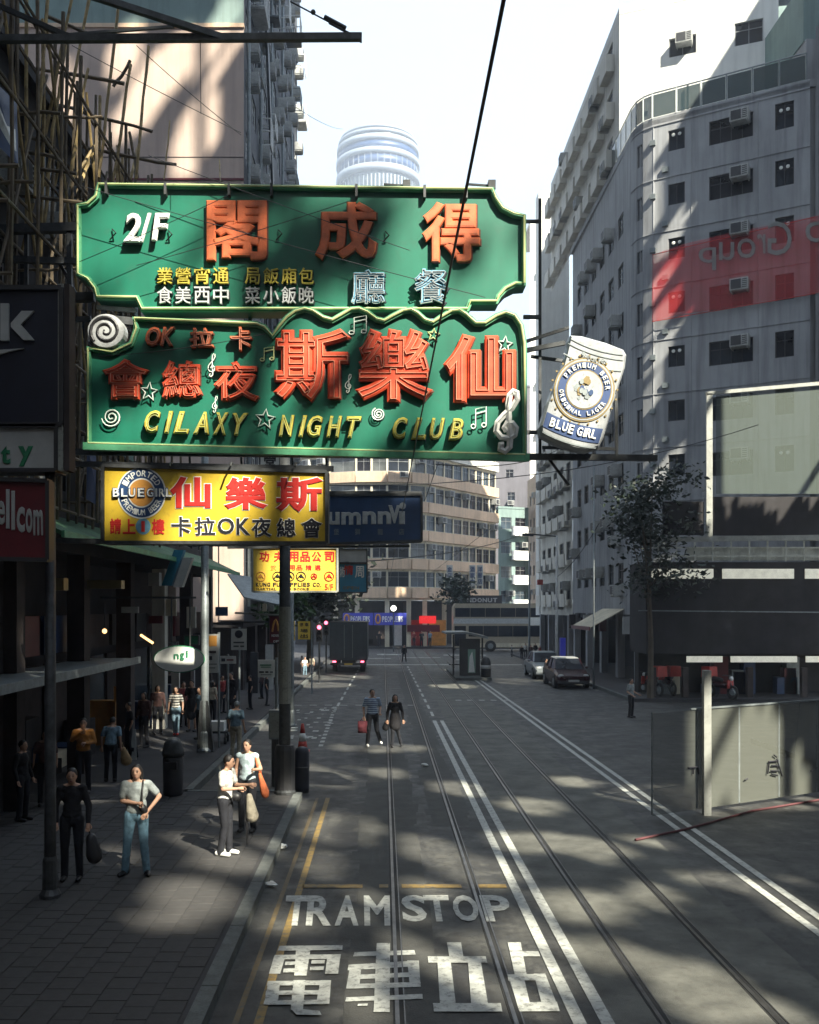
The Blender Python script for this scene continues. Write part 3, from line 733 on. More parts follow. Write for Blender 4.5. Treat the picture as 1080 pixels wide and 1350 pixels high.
for k in range(30):                                     # laundry frames, cages and pipes hanging over the street
    y = random.uniform(45.5, 72); z = random.uniform(14, 44); q = MB()
    w = random.uniform(.8, 1.8); o_ = random.uniform(.5, 1.1); h_ = random.uniform(.7, 1.5)
    for zz in (0, h_): q.tube([(-6.35, y, z+zz), (-6.35+o_, y, z+zz), (-6.35+o_, y+w, z+zz), (-6.35, y+w, z+zz)], .035, 5)
    for t in range(4): q.tube([(-6.35+o_, y+w*t/3, z), (-6.35+o_, y+w*t/3, z+h_)], .03, 5)
    part('window_cage', q, random.choice(['white', 'steel', 'steelp']), LT, world=True)
    if k % 2:
        q = MB(); q.box(-6.3, -6.35+o_, y, y+w, z-.14, z-.04); part('window_canopy', q, random.choice(['ac', 'steel']), LT, world=True)
for y in (45.6, 50.1, 55, 61, 67): q = MB(); q.tube([(-6.2, y, 4), (-6.2, y, 60)], .08, 6); part('rain_pipe', q, 'steelp', LT, world=True)
q = MB(); q.bar((-5.9, 47.2, 40), (-5.9, 58.5, 13), .12, .7); part('duct', q, 'steel', LT, world=True)
q = MB(); q.bar((-6.9, 45.0, at(0, 640, 45).z), (-6.9, 45.0, 3.4), 1.1, .25); part('pilaster', q, 'pink', LT, world=True)
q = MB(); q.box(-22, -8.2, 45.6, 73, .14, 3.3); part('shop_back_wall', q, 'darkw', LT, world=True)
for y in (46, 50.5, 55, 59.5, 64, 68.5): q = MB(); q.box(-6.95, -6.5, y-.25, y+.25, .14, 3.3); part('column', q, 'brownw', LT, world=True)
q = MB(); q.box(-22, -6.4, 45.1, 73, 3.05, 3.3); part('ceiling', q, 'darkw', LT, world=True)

# near dark building wrapped in scaffolding
NBL = bld('dark low building under bamboo scaffolding on the near left', (-8, 20, 0), name='scaffolded_building')
facade(NBL, (-6.9, 4), (-6.9, 27.2), 5.6, 14.2, 'darkw', grid(23.2, 5.7, 3, 2.8, 1.7, 1.45, .8, 2.5), .55, fm='framed')
q = MB(); wall(q, (-6.9, 27.2), (-20, 27.2), 5.6, 14.2, []); part('wall', q, 'brownw', NBL, world=True)
q = MB(); wall(q, (-20, 4), (-6.9, 4), .14, 14.2, []); part('wall', q, 'brownw', NBL, world=True)
roof(NBL, [(-20, 4), (-6.7, 4), (-6.7, 27.2), (-20, 27.2)], 14.4, 'darkw')
facade(NBL, (-6.9, 27.2), (-6.9, 40), 5.6, 7.6, 'brownw', grid(12.8, 5.6, 1, 2, 1.5, 1.0, .5, 2.6), .3, fm='framed')
roof(NBL, [(-20, 27.2), (-6.8, 27.2), (-6.8, 40), (-20, 40)], 7.8, 'darkw')
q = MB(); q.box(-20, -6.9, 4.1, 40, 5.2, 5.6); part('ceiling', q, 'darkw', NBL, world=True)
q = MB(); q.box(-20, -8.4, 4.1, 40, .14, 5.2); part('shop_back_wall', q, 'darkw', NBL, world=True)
random.seed(44)
for i, y in enumerate((6, 10.2, 14.4, 18.8, 23, 27.2, 31.4, 35.6, 39.8)):
    q = MB(); q.box(-7.3, -6.9, y-.22, y+.22, .14, 5.2); part('column', q, 'cream' if i in (6,) else 'brownw', NBL, world=True)
for i in range(12):                                     # dim shop fronts: shutters, posters, stacked goods
    y = 8 + i*2.7; q = MB(); q.box(-8.38, -8.3, y+.1, y+2.4, .2, 2.6); part('shop_display', q, random.choice(['brownw', 'mred', 'pane3', 'framed', 'brownw', 'pane1']), NBL, world=True)
    q = MB(); q.box(-7.5, -7.42, y+.1, y+2.5, 2.95, 3.8); part('shop_fascia', q, random.choice(['mred', 'navy', 'brownw', 'framed']), NBL, world=True)
random.seed(45)
for i in range(26):                                     # goods on racks in front of the shops
    y = random.uniform(11, 38); q = MB(); h_ = random.uniform(.3, 1.5); q.box(-8.2, -7.6 + random.uniform(-.3, .2), y, y+random.uniform(.3, .9), .14, .14+h_)
    part('goods', q, random.choice(['brownw', 'inkorange', 'mred', 'darkw', 'beige', 'darkw', 'navy']), NBL, world=True)
aw = MB(); aw.add([(-6.85, 17.5, 5.9), (-6.85, 39, 5.9), (-5.7, 39, 5.35), (-5.7, 17.5, 5.35), (-6.85, 17.5, 5.82), (-6.85, 39, 5.82), (-5.7, 39, 5.27), (-5.7, 17.5, 5.27)], [(0,1,2,3),(7,6,5,4),(0,3,7,4),(1,5,6,2),(3,2,6,7)])
single('street_awning', aw, 'awgreen', 'long dull green sheet awning running above the left shops', 'awning')
rim = MB(); rim.bar((-5.68, 17.5, 5.3), (-5.68, 39, 5.3), .06, .12); 
single('awning_edge_light', rim, 'greenrim', 'pale green metal edge strip under the long green awning', 'metal strip')
cn = MB(); cn.box(-7.3, -6.0, 8, 24.2, 2.66, 2.74); cn.bar((-5.97, 8, 2.7), (-5.97, 24.2, 2.7), .05, .16)
single('shop_canopy', cn, 'steelp', 'flat grey metal canopy over the nearest shops on the left', 'canopy')
q = MB(); q.bar((-6.05, 16.5, 2.9), (-5.95, 24, 2.9), .05, .22)
# bamboo scaffold
SF = thing('bamboo_scaffold', 'bamboo scaffold of tied poles standing up the near left building', 'scaffold', (-6.3, 18, 5.6))
random.seed(46)
def pole(a, b_, r=.035, m='bambood'):
    q = MB(); a = Vector(a); b_ = Vector(b_); k = 5; mid = [a.lerp(b_, t/k) + Vector((random.uniform(-.02, .02), random.uniform(-.02, .02), random.uniform(-.02, .02))) for t in range(k+1)]
    q.tube(mid, [r*random.uniform(.85, 1.1) for _ in mid], 6); part('pole', q, m, SF, world=True)
for i in range(32):
    y = 10 + i*.58; t = 14.3 + random.uniform(0, 1.2); pole((-6.35, y, 5.7), (-6.3 + random.uniform(-.1, .1), y + random.uniform(-.2, .2), t), .035, random.choice(['bambood', 'bamboo', 'bambood']))
    if i % 2: pole((-5.75, y, 5.7), (-5.75, y + random.uniform(-.2, .2), t - .6))
for k in range(11):
    z = 5.9 + k*.86; pole((-6.28, 10, z), (-6.28, 28, z + random.uniform(-.1, .1)), .03)
    if k % 2: pole((-5.72, 10, z), (-5.72, 27, z), .03)
for k in range(34): y = random.uniform(12, 27); z = random.uniform(6, 13.8); pole((-6.9, y, z), (-5.5, y+random.uniform(-.1, .1), z), .03)
for k in range(8): y = 12 + k*2; pole((-6.2, y, 6), (-6.2, y+4.2, 13.8), .03)
for k in range(6): y = 13 + k*2.3; pole((-6.0, y+3, 7), (-6.0, y, 14.4), .03, 'bamboo')
for (x0, y0, x1, y1, D) in ((95, 0, 30, 330, 19), (118, -5, 72, 245, 20), (158, 0, 130, 235, 21), (172, 85, 150, 240, 22), (196, 60, 180, 235, 22), (116, 90, 92, 245, 20), (86, 60, 60, 245, 19), (76, 130, 58, 300, 19), (62, -5, 45, 260, 18), (128, 190, 84, 250, 20), (224, 160, 216, 236, 24), (120, 200, 108, 240, 21), (183, 190, 172, 235, 23), (290, 210, 291, 240, 30)):
    pole(at(x0, y0, D), at(x1, y1, D - .5), .034 if D < 24 else .02, 'bamboo')
for (x0, y0, x1, y1, D) in ((50, 90, 163, 111, 20), (0, 10, 92, 52, 17), (60, 20, 145, 55, 19), (68, 136, 202, 174, 21), (100, 192, 232, 218, 22), (10, 178, 60, 184, 18), (0, 195, 75, 207, 18), (0, 220, 100, 228, 18), (0, 255, 110, 268, 18), (150, 115, 172, 80, 22), (90, 245, 130, 185, 20), (170, 175, 182, 235, 22)):
    pole(at(x0, y0, D), at(x1, y1, D), .036, 'bambood')
# grimy bits hung on the scaffold: cloth, boards
for k in range(14):
    y = random.uniform(11, 27); z = random.uniform(6.2, 12.5); q = MB(); w = random.uniform(.4, .9); h_ = random.uniform(.5, 1.3)
    q.add([(-5.9, y, z), (-5.85, y+w, z+.05), (-5.8, y+w*.9, z-h_), (-5.95, y+.1, z-h_*.9)], [(0,1,2,3)]); part('hung_cloth', q, random.choice(['silverch', 'inkgrey', 'brownw', 'inkblue', 'tealw']), SF, world=True)

# ---------------------------------------------------------------- added sun screen out of frame: holes placed to let sun patches through
random.seed(51)
SX = 26.0; CS = 0.4
def toscreen(P):
    t = (SX - P.x) / SUN.x; return (P.y + SUN.y * t, P.z + SUN.z * t)
openv = {}
def lit(P, du, dv, soft=1.0):
    P = Vector(P); n = 26
    for i in range(-n, n+1):
        for j in range(-n, n+1):
            r = sqrt(i*i + j*j) / n
            if r > 1: continue
            q = toscreen(P + du * (i/n) + dv * (j/n)); k = (int(q[0]//CS), int(q[1]//CS))
            openv[k] = max(openv.get(k, 0), (1 - r) * soft + (.30 if r < .85 else .05))
def lit_ground(px, py, rx, ry):
    c = gnd(px, py); a = gnd(px + rx, py); b_ = gnd(px, py + ry); lit(c, a - c, c - b_)
def lit_face(px, py, rx, ry, Y, rot=0.0):
    c = at(px, py, Y); a = at(px + rx*cos(rot), py + rx*sin(rot), Y); b_ = at(px - ry*sin(rot), py + ry*cos(rot), Y); lit(c, a - c, b_ - c, 1.4)
for q in ((245, 1190, 55, 26), (232, 1215, 45, 14), (330, 1128, 34, 15), (300, 1150, 40, 8),
          (450, 1090, 45, 22), (478, 1020, 60, 8), (430, 1140, 30, 14), (560, 1118, 34, 14), (640, 1150, 50, 14), (705, 1108, 60, 12), (790, 1118, 44, 12),
          (545, 1235, 34, 22), (625, 1262, 60, 34), (705, 1300, 60, 36), (425, 1290, 60, 30), (385, 1060, 24, 9), (760, 1192, 60, 16), (860, 1180, 30, 9),
          (430, 893, 70, 4), (420, 903, 50, 4), (600, 905, 40, 3), (350, 960, 30, 5), (400, 1010, 20, 6), (1045, 1196, 30, 14), (985, 1160, 70, 9), (905, 1290, 60, 14), (500, 986, 70, 4), (700, 1062, 44, 7), (600, 1040, 30, 6), (470, 1190, 34, 12), (690, 1225, 30, 14),
          (460, 1335, 50, 12), (800, 1262, 40, 12), (960, 1330, 60, 10), (560, 1170, 24, 6), (840, 1110, 30, 5), (760, 1030, 30, 4), (380, 1215, 30, 10)): lit_ground(*q)
for q in ((190, 310, 70, 46, 16, -.5), (310, 330, 34, 60, 16, .5), (240, 262, 60, 12, 16), (565, 315, 44, 60, 16, .5), (270, 390, 70, 14, 16), (570, 395, 60, 12, 16), (665, 360, 30, 34, 16), (610, 265, 60, 14, 16), (660, 275, 26, 16, 16), (450, 250, 40, 6, 16), (120, 320, 20, 50, 16),
          (400, 480, 40, 44, 16, .5), (535, 450, 60, 40, 16, .6), (645, 500, 40, 80, 16, .3), (590, 565, 60, 18, 16), (240, 560, 70, 14, 16), (300, 470, 30, 34, 16, .5), (480, 570, 40, 14, 16), (300, 590, 200, 8, 16), (500, 410, 200, 12, 16), (250, 425, 90, 10, 16), (145, 440, 24, 24, 16),
          (768, 515, 66, 90, 16), (325, 640, 60, 30, 15.2, -.3), (250, 690, 60, 14, 15.2), (160, 640, 20, 20, 15.2), (410, 640, 20, 14, 15.2), (390, 752, 60, 32, 28), (380, 880, 14, 40, 20.8), (245, 868, 30, 24, 24),
          (296, 1046, 22, 52, 15.3), (326, 1015, 20, 40, 17.3), (192, 1045, 18, 30, 14.2), (232, 932, 10, 34, 29.8),
          (300, 735, 34, 90, 45), (268, 430, 30, 60, 45), (258, 180, 26, 62, 45, .35), (205, 110, 24, 90, 45, .65), (285, 60, 26, 60, 45, .5), (165, 70, 20, 40, 45, .4), (80, 130, 20, 40, 45), (305, 30, 20, 40, 45),
          (1010, 1000, 130, 90, 19.8), (930, 1000, 40, 80, 19.2), (1020, 580, 115, 95, 41.7), (936, 620, 16, 80, 41.7), (120, 200, 16, 50, 20), (95, 320, 14, 30, 18), (270, 850, 8, 100, 26)): lit_face(*q)
for (px, ys) in ((898, (190, 232, 268, 330, 372, 415, 470, 545, 585)), (1046, (175, 215, 255, 300, 345, 392, 440, 480)), (958, (60, 90))):
    for k, y in enumerate(ys): lit_face(px + random.uniform(-8, 8) + (8 if k % 3 == 2 else 0), y, random.uniform(6, 9), random.uniform(13, 21), 47.5, random.uniform(.2, .5))
bays = MB(); ya, yb = -46, 44
def hlim(y):
    return 100 if y < 23 else 45.5
for r in range(int(10/CS), int(101/CS)):
    z = r*CS; start = None; k0 = int(ya/CS); k1 = int(yb/CS)
    for c in range(k0, k1 + 1):
        y = c*CS
        solid = False
        if c < k1:
            solid = z < hlim(y)
            v = openv.get((c, r))
            if v is not None and v + .36*noise.noise(Vector((y*.8, z*.8, 0))) + .22*noise.noise(Vector((y*2.1, z*2.1, 5))) > .16: solid = False
        if solid and start is None: start = y
        if not solid and start is not None:
            bays.box(SX-.06, SX+.06, start, y, z, z+CS); start = None
UT = thing('sun_screen', 'added sun screen of patchy concrete panels standing unseen beyond the right edge of the view', 'building', (SX, 10, 0))
part('sun_screen_panel', bays, 'greyw', UT, world=True)
fr = MB()
for y in range(-46, 45, 10): fr.box(SX+.07, SX+.4, y-.12, y+.12, 9, 100 if y < 23 else 45)
for z in range(12, 100, 10): fr.box(SX+.08, SX+.3, -46, 23 if z > 45 else 44, z, z+.15)
part('column', fr, 'greyw', UT, world=True)

for nm, lab, x0, x1, y0, y1, h, m_ in (('building', 'tall brown block standing behind the viewpoint on the left', -30, -7.15, -40, 19.4, 90, 'brownw'), ('building', 'dark block closing the street behind the viewpoint', -30, 60, -70, -48, 50, 'darkw'), ('building', 'low dark row of shops out of view on the right', 14.5, 25, -40, 27, 8.5, 'darkw')):
    t_ = bld(lab, ((x0+x1)/2, (y0+y1)/2, 0)); fx = x1 if x1 < 0 else x0
    if y1 > -40:
        if x1 < 0: facade(t_, (x1, y0), (x1, y1), .14, h, m_, grid(y1-y0, 4, int((h-4)/3), 3, 1.4, 1.4, .9, 4.2), .3)
        else: facade(t_, (x0, y1), (x0, y0), .14, h, m_, grid(y1-y0, 3.6, 1, 2.9, 1.4, 1.3, .9, 3.2), .3)
    q = MB(); q.box(x0 + (.3 if x0 > 0 else 0), x1 - (.3 if x1 < 0 else 0), y0, y1, .14, h); part('block_wall', q, m_, t_, world=True)

# ================================================================ the hanging signboards
def arc(cx, cy, r, a0, a1, n=8): return [(cx + r*cos(radians(a0 + (a1-a0)*i/n)), cy + r*sin(radians(a0 + (a1-a0)*i/n))) for i in range(n+1)]
def board(root, outline, Y, th, m, rimm, rimw=.09, back='signback'):
    pts = [at(x, y, Y) for x, y in outline]; poly = [(p.x, p.z) for p in pts]
    mb = MB(); mb.prism(poly, Y, Y + th); part('panel', mb, m, root, world=True)
    n = len(poly); cx = sum(p[0] for p in poly)/n; cz = sum(p[1] for p in poly)/n
    area = sum(poly[i][0]*poly[(i+1)%n][1] - poly[(i+1)%n][0]*poly[i][1] for i in range(n)); sg = 1 if area > 0 else -1
    inn = []
    for i in range(n):
        a = Vector(poly[i-1]); b_ = Vector(poly[i]); c = Vector(poly[(i+1) % n])
        d = ((b_-a).normalized() + (c-b_).normalized()); d = d.normalized() if d.length > 1e-6 else (c-b_).normalized()
        inn.append(b_ + Vector((-d.y, d.x)) * sg * rimw)
    rim = MB(); vs = []
    for i in range(n): vs += [(poly[i][0], Y - .07, poly[i][1]), (inn[i].x, Y - .07, inn[i].y), (poly[i][0], Y - .002, poly[i][1]), (inn[i].x, Y - .002, inn[i].y)]
    fs = []
    for i in range(n): j = (i+1) % n; fs += [(4*i, 4*j, 4*j+1, 4*i+1), (4*i+1, 4*j+1, 4*j+3, 4*i+3), (4*i, 4*i+2, 4*j+2, 4*j)]
    rim.add(vs, fs); part('rim', rim, rimm, root, world=True)
    tb_ = MB(); pp = [(poly[i][0]*.5 + inn[i].x*.5, Y - .10, poly[i][1]*.5 + inn[i].y*.5) for i in range(n)]
    tb_.tube(pp, .018, 5, closed=True); part('neon_tube', tb_, 'tubeg' if rimm == 'greenrim' else 'tubew', root, world=True)
    return poly
YS = 16.0
G1 = thing('neon_signboard', 'upper green neon signboard with notched corners, 2/F and three large red characters', 'neon sign', (-1.3, YS+.1, at(0, 412, YS).z))
o1 = [(130, 243), (650, 249)] + [(650 + 6, 262), (664, 274), (678, 281), (693, 285), (693, 378), (680, 379), (668, 385), (660, 394), (656, 402), (622, 402), (618, 412), (187, 412), (180, 397), (128, 396), (124, 384), (115, 372), (102, 365), (102, 271), (116, 268), (126, 259)]
board(G1, o1, YS, .34, 'green', 'greenrim')
for c, b_ in (('閣', (272, 264, 352, 344)), ('成', (415, 266, 497, 343)), ('得', (556, 266, 633, 346))):
    letter(G1, c, *b_, YS-.085, 'orangech', .035, .05)
    letter(G1, c, b_[0]+1, b_[1]+1, b_[2]+2, b_[3]+2, YS-.04, 'chside', .035, .04, name='character_side')
for c, b_ in (('2', (163, 281, 186, 320)), ('/', (184, 281, 200, 320)), ('F', (200, 281, 224, 318))):
    letter(G1, c, *b_, YS-.11, 'inkwhite', .03, .08, shear=.15); letter(G1, c, b_[0]-2, b_[1]+2, b_[2]-1, b_[3]+3, YS-.04, 'inkblack', .03, .04, shear=.15, name='character_side')
xs = [(207, 228), (231, 252), (256, 277), (281, 302), (323, 343), (347, 368), (371, 391), (394, 414)]
for c, x in zip('業營宵通局飯廂包', xs): letter(G1, c, x[0], 353, x[1], 375, YS-.08, 'goldch', .016, .05); letter(G1, c, x[0]+1, 355, x[1]+1.5, 377, YS-.03, 'inkblack', .016, .03, name='character_side')
for c, x in zip('食美西中菜小飯晚', xs): letter(G1, c, x[0], 378, x[1], 401, YS-.08, 'silverch', .016, .05); letter(G1, c, x[0]+1, 380, x[1]+1.5, 403, YS-.03, 'inkblack', .016, .03, name='character_side')
for c, b_ in (('廳', (462, 355, 508, 402)), ('餐', (545, 354, 592, 402))):
    letter(G1, c, *b_, YS-.10, 'bluech', .03, .08); letter(G1, c, b_[0]+1, b_[1]+2, b_[2]+2, b_[3]+2, YS-.05, 'navyd', .03, .05, name='character_side')
    letter(G1, c, b_[0]+1, b_[1]+1, b_[2]-1, b_[3]-1, YS-.15, 'silverch', tube=.008, name='neon_tube', tsc=.012)
for x, y in ((148, 307), (222, 309), (367, 308), (508, 310)):
    q = MB(); a = at(x, y-5, YS-.02); m_ = at(x+5, y, YS-.1); e = at(x-3, y+9, YS-.02); q.tube([a, m_, e], .012, 5); part('wire_hook', q, 'black', G1, world=True)
for x in (140, 218, 302, 358, 470, 560, 615):
    q = MB(); p = at(x, 244 + (x-130)*.0115, YS-.1); q.box(p.x-.02, p.x+.02, YS-.12, YS, p.z-.14, p.z+.06); part('rim_joint', q, 'steel', G1, world=True)
for x in (528, 640):                                    # lamp bracket stubs above the upper board
    q = MB(); p = at(x-22, 243, YS+.1); e = at(x+8, 245, YS+.1); q.bar(p, e, .03, .03); q.box(e.x-.06, e.x+.06, YS, YS+.2, e.z-.08, e.z+.06); part('lamp_bracket', q, 'steel', G1, world=True)

Y2 = 15.8
G2 = thing('neon_signboard', 'lower green neon signboard with wavy top edge, big red characters and yellow lettering', 'neon sign', (-1.3, Y2+.1, at(0, 600, Y2).z))
wave = [(176, 419), (340, 425), (352, 430), (360, 441), (366, 430), (376, 418), (388, 409), (402, 405), (414, 408), (428, 417), (438, 420), (448, 414), (462, 406), (474, 405), (486, 410), (498, 419), (506, 421), (516, 415), (530, 408), (542, 406), (552, 411), (562, 420), (570, 423), (580, 416), (594, 408), (606, 407), (616, 413), (628, 424), (638, 424), (652, 415), (666, 410), (680, 415), (690, 430), (694, 455), (694, 603), (116, 588), (116, 458), (150, 462), (172, 452), (178, 434)]
board(G2, wave, Y2, .34, 'green', 'greenrim')
q = MB(); p0_ = at(112, 589, Y2); p1_ = at(697, 604, Y2); q.bar(p0_ + Vector((0, .1, 0)), p1_ + Vector((0, .1, 0)), .34, .05); q.bar(p0_ + Vector((0, -.06, .0)), p1_ + Vector((0, -.06, .0)), .1, .12); part('bottom_rail', q, 'greenrim', G2, world=True)
big = (('斯', (360, 433, 463, 530), 14), ('樂', (468, 433, 571, 530), 13), ('仙', (584, 440, 680, 531), 11), ('會', (134, 473, 197, 527), 7), ('總', (213, 475, 267, 526), 7), ('夜', (281, 476, 342, 529), 7))
for c, b_, nl in big:
    bo = .055 if b_[0] > 350 else .035
    letter(G2, c, *b_, Y2-.09, 'redch', bo, .06); letter(G2, c, b_[0]+1, b_[1]+1, b_[2]+2, b_[3]+2, Y2-.04, 'chside', bo, .04, name='character_side')
    letter(G2, c, b_[0]+4, b_[1]+4, b_[2]-4, b_[3]-4, Y2-.13, 'tube', tube=.006, name='neon_tube', tsc=.014)
for c, b_ in (('O', (192, 431, 212, 456)), ('K', (211, 431, 231, 456)), ('拉', (250, 432, 282, 459)), ('卡', (303, 431, 332, 463))):
    s_ = .25 if c in 'OK' else 0
    letter(G2, c, *b_, Y2-.10, 'orangech', .025, .07, shear=s_); letter(G2, c, b_[0]+2, b_[1]+2, b_[2]-2, b_[3]-2, Y2-.15, 'tube', tube=.02, shear=s_, name='neon_tube', tsc=.015); letter(G2, c, b_[0]+1, b_[1]+2, b_[2]+2, b_[3]+2, Y2-.04, 'chside', .025, .04, shear=s_, name='character_side')
def row(s_, x0, x1, y0, y1, dy=0):
    n = len(s_); tot = sum(.45 if c == 'I' else 1 for c in s_); x = x0; pitch = (x1-x0)/tot
    for c in s_:
        w = pitch*(.45 if c == 'I' else 1); bx_ = (x + pitch*.06, y0 + (x-x0)*dy, x + w - pitch*.12 + (5 if c == 'I' else 0), y1 + (x-x0)*dy)
        letter(G2, c, *bx_, Y2-.11, 'goldch', .04, .08, shear=.28); letter(G2, c, bx_[0]-1, bx_[1]+2, bx_[2]+1, bx_[3]+2, Y2-.05, 'inkblack', .04, .05, shear=.28, name='character_side')
        letter(G2, c, bx_[0]+2.5, bx_[1]+2.5, bx_[2]-2.5, bx_[3]-2.5, Y2-.155, 'tubeg', tube=.012, shear=.28, name='neon_tube', tsc=.012); x += w
row('CILAXY', 189, 331, 541, 571, .03); row('NIGHT', 366, 480, 547, 576, .02); row('CLUB', 516, 614, 550, 579, .02)
def neon(pts, m='tubew', r=.014, name='neon_tube', closed=False, Y=None, root=None):
    q = MB(); q.tube([at(x, y, (Y or Y2) - .08) for x, y in pts], r, 5, closed=closed); part(name, q, m, root or G2, world=True)
    q = MB(); q.tube([at(x+1, y+1.5, (Y or Y2) - .01) for x, y in pts], r*.7, 4, closed=closed); part('tube_support', q, 'inkblack', root or G2, world=True)
def star(x0, y0, x1, y1, m='tubew'):
    cx, cy, rx, ry = (x0+x1)/2, (y0+y1)/2, (x1-x0)/2, (y1-y0)/2
    neon([(cx + (rx if i % 2 == 0 else rx*.42)*sin(pi*i/5 + .12), cy - (ry if i % 2 == 0 else ry*.42)*cos(pi*i/5 + .12)) for i in range(10)], m, closed=True, name='neon_star')
star(185, 504, 208, 529); star(336, 539, 363, 566); star(655, 443, 676, 466); star(563, 433, 580, 450, 'tubeg')
def spiral(cx, cy, r, turns=2.4, rr=.012, a0=.5):
    neon([(cx + r*(.12 + .88*t/40)*cos(a0 + turns*2*pi*t/40), cy + r*(.12 + .88*t/40)*sin(a0 + turns*2*pi*t/40)) for t in range(41)], r=rr, name='neon_spiral')
spiral(147, 550, 13); spiral(499, 546, 9, 2.6, .010)
def note2(x0, y0, x1, y1, m='tubew'):
    w = x1-x0; h = y1-y0
    neon([(x0 + w*.3, y1 - h*.1), (x0 + w*.3, y0 + h*.12), (x1, y0), (x1, y1 - h*.16)], m, .010, 'neon_note'); neon([(x0 + w*.3, y0 + h*.34), (x1, y0 + h*.2)], m, .010, 'neon_note')
    for xx, yy in ((x0 + w*.15, y1 - h*.1), (x1 - w*.15, y1 - h*.16)): neon([(xx + w*.15*cos(t*pi/4), yy + h*.1*sin(t*pi/4)) for t in range(8)], m, .010, 'neon_note', True)
note2(621, 536, 641, 565); note2(460, 416, 483, 441); note2(343, 457, 361, 476, 'tubeg')
CLEF = [(.48, .60), (.60, .66), (.62, .52), (.45, .44), (.25, .55), (.22, .70), (.40, .80), (.66, .78), (.84, .64), (.76, .46), (.50, .38), (.30, .30)]
CL1 = [(.50, .62), (.58, .66), (.64, .60), (.60, .52), (.46, .50), (.32, .58), (.30, .68), (.42, .77), (.62, .76), (.80, .66), (.78, .50), (.60, .42), (.40, .40), (.34, .30), (.48, .14), (.62, .02), (.74, .04), (.72, .18), (.58, .34), (.42, .48), (.14, .58), (.06, .72), (.22, .84), (.46, .86), (.58, .84)]
CL = [(.44,.66),(.36,.60),(.44,.53),(.60,.53),(.72,.61),(.68,.72),(.50,.78),(.26,.76),(.10,.66),(.14,.52),(.34,.40),(.60,.28),(.76,.14),(.74,.03),(.64,.01),(.52,.08),(.48,.22),(.50,.50),(.54,.78),(.52,.92),(.38,.99),(.22,.95),(.24,.88),(.34,.88)]
def clef(x0, y0, x1, y1, r, m='tubew'): neon([(x0 + (x1-x0)*u, y0 + (y1-y0)*v) for u, v in CL], m, r, 'neon_clef')
clef(273, 466, 287, 497, .010); clef(279, 522, 289, 544, .007); clef(454, 493, 466, 518, .008)
q = MB(); q.tube([at(650 + 42*u, 515 + 81*v, Y2-.12) for u, v in [(a*1.0, b_) for a, b_ in CL]], .055, 6); part('clef_ornament', q, 'inkwhite', G2, world=True)
q = MB(); q.tube([at(650 + 42*u, 515 + 81*v, Y2-.19) for u, v in CL], .006, 5); part('neon_tube', q, 'silverch', G2, world=True)
q = MB(); c = at(143, 439, Y2); q.prism([(c.x + .29*cos(2*pi*i/28)*1.0, c.z + .265*sin(2*pi*i/28)) for i in range(28)], Y2-.14, Y2+.1); part('scroll_ornament', q, 'silverch', G2, world=True)
q = MB(); q.tube([Vector((c.x + (.02 + .23*t/40)*cos(2.2*2*pi*t/40 + 2.6), Y2-.15, c.z + (.02 + .23*t/40)*sin(2.2*2*pi*t/40 + 2.6))) for t in range(41)], [.012 + .016*t/40 for t in range(41)], 6); part('scroll_groove', q, 'framed', G2, world=True)

# steel carrying frame behind the two boards, with stays
FR = thing('sign_frame', 'rusty dark steel frame and stays carrying the two green signboards from the left building', 'sign frame', (-6.9, 16.5, 6.3))
def fbar(x0, y0, x1, y1, Y, w=.09, m='steel', h=None, Y1=None): q = MB(); q.bar(at(x0, y0, Y), at(x1, y1, Y1 or Y), w, h or w); part('beam', q, m, FR, world=True)
fbar(-60, 305, 104, 300, 16.5, .14); fbar(-60, 340, 110, 345, 16.5, .10); fbar(-60, 395, 125, 392, 16.5, .14); fbar(-60, 432, 120, 420, 16.5, .08)
fbar(92, 300, 92, 600, 16.5, .08); fbar(35, 300, 35, 395, 16.55, .06); fbar(8, 300, 8, 395, 16.55, .06); fbar(78, 345, 104, 395, 16.6, .05)
fbar(-60, 594, 866, 604, 16.35, .10); fbar(712, 262, 712, 604, 16.4, .045); fbar(693, 292, 712, 292, 16.3, .05, h=.05); fbar(690, 418, 713, 418, 16.3, .06); fbar(694, 462, 745, 452, 16.3, .07); fbar(694, 450, 750, 432, 16.3, .05)
fbar(690, 570, 712, 570, 16.3, .06); fbar(812, 490, 813, 604, 16.5, .05); fbar(720, 600, 750, 640, 16.4, .04); fbar(700, 470, 760, 478, 16.5, .05); fbar(715, 590, 812, 592, 16.5, .05)
fbar(130, 420, 180, 425, 16.05, .12); fbar(128, 405, 180, 410, 16.1, .06, 'steelp')
for x in (160, 240, 330, 420, 510, 600): fbar(x, 410, x, 596, 16.33, .06)
for x in (150, 200, 250, 318, 385, 430): fbar(x, 598, x+1, 622, 16.3 if x > 431 else 17.0, .035)
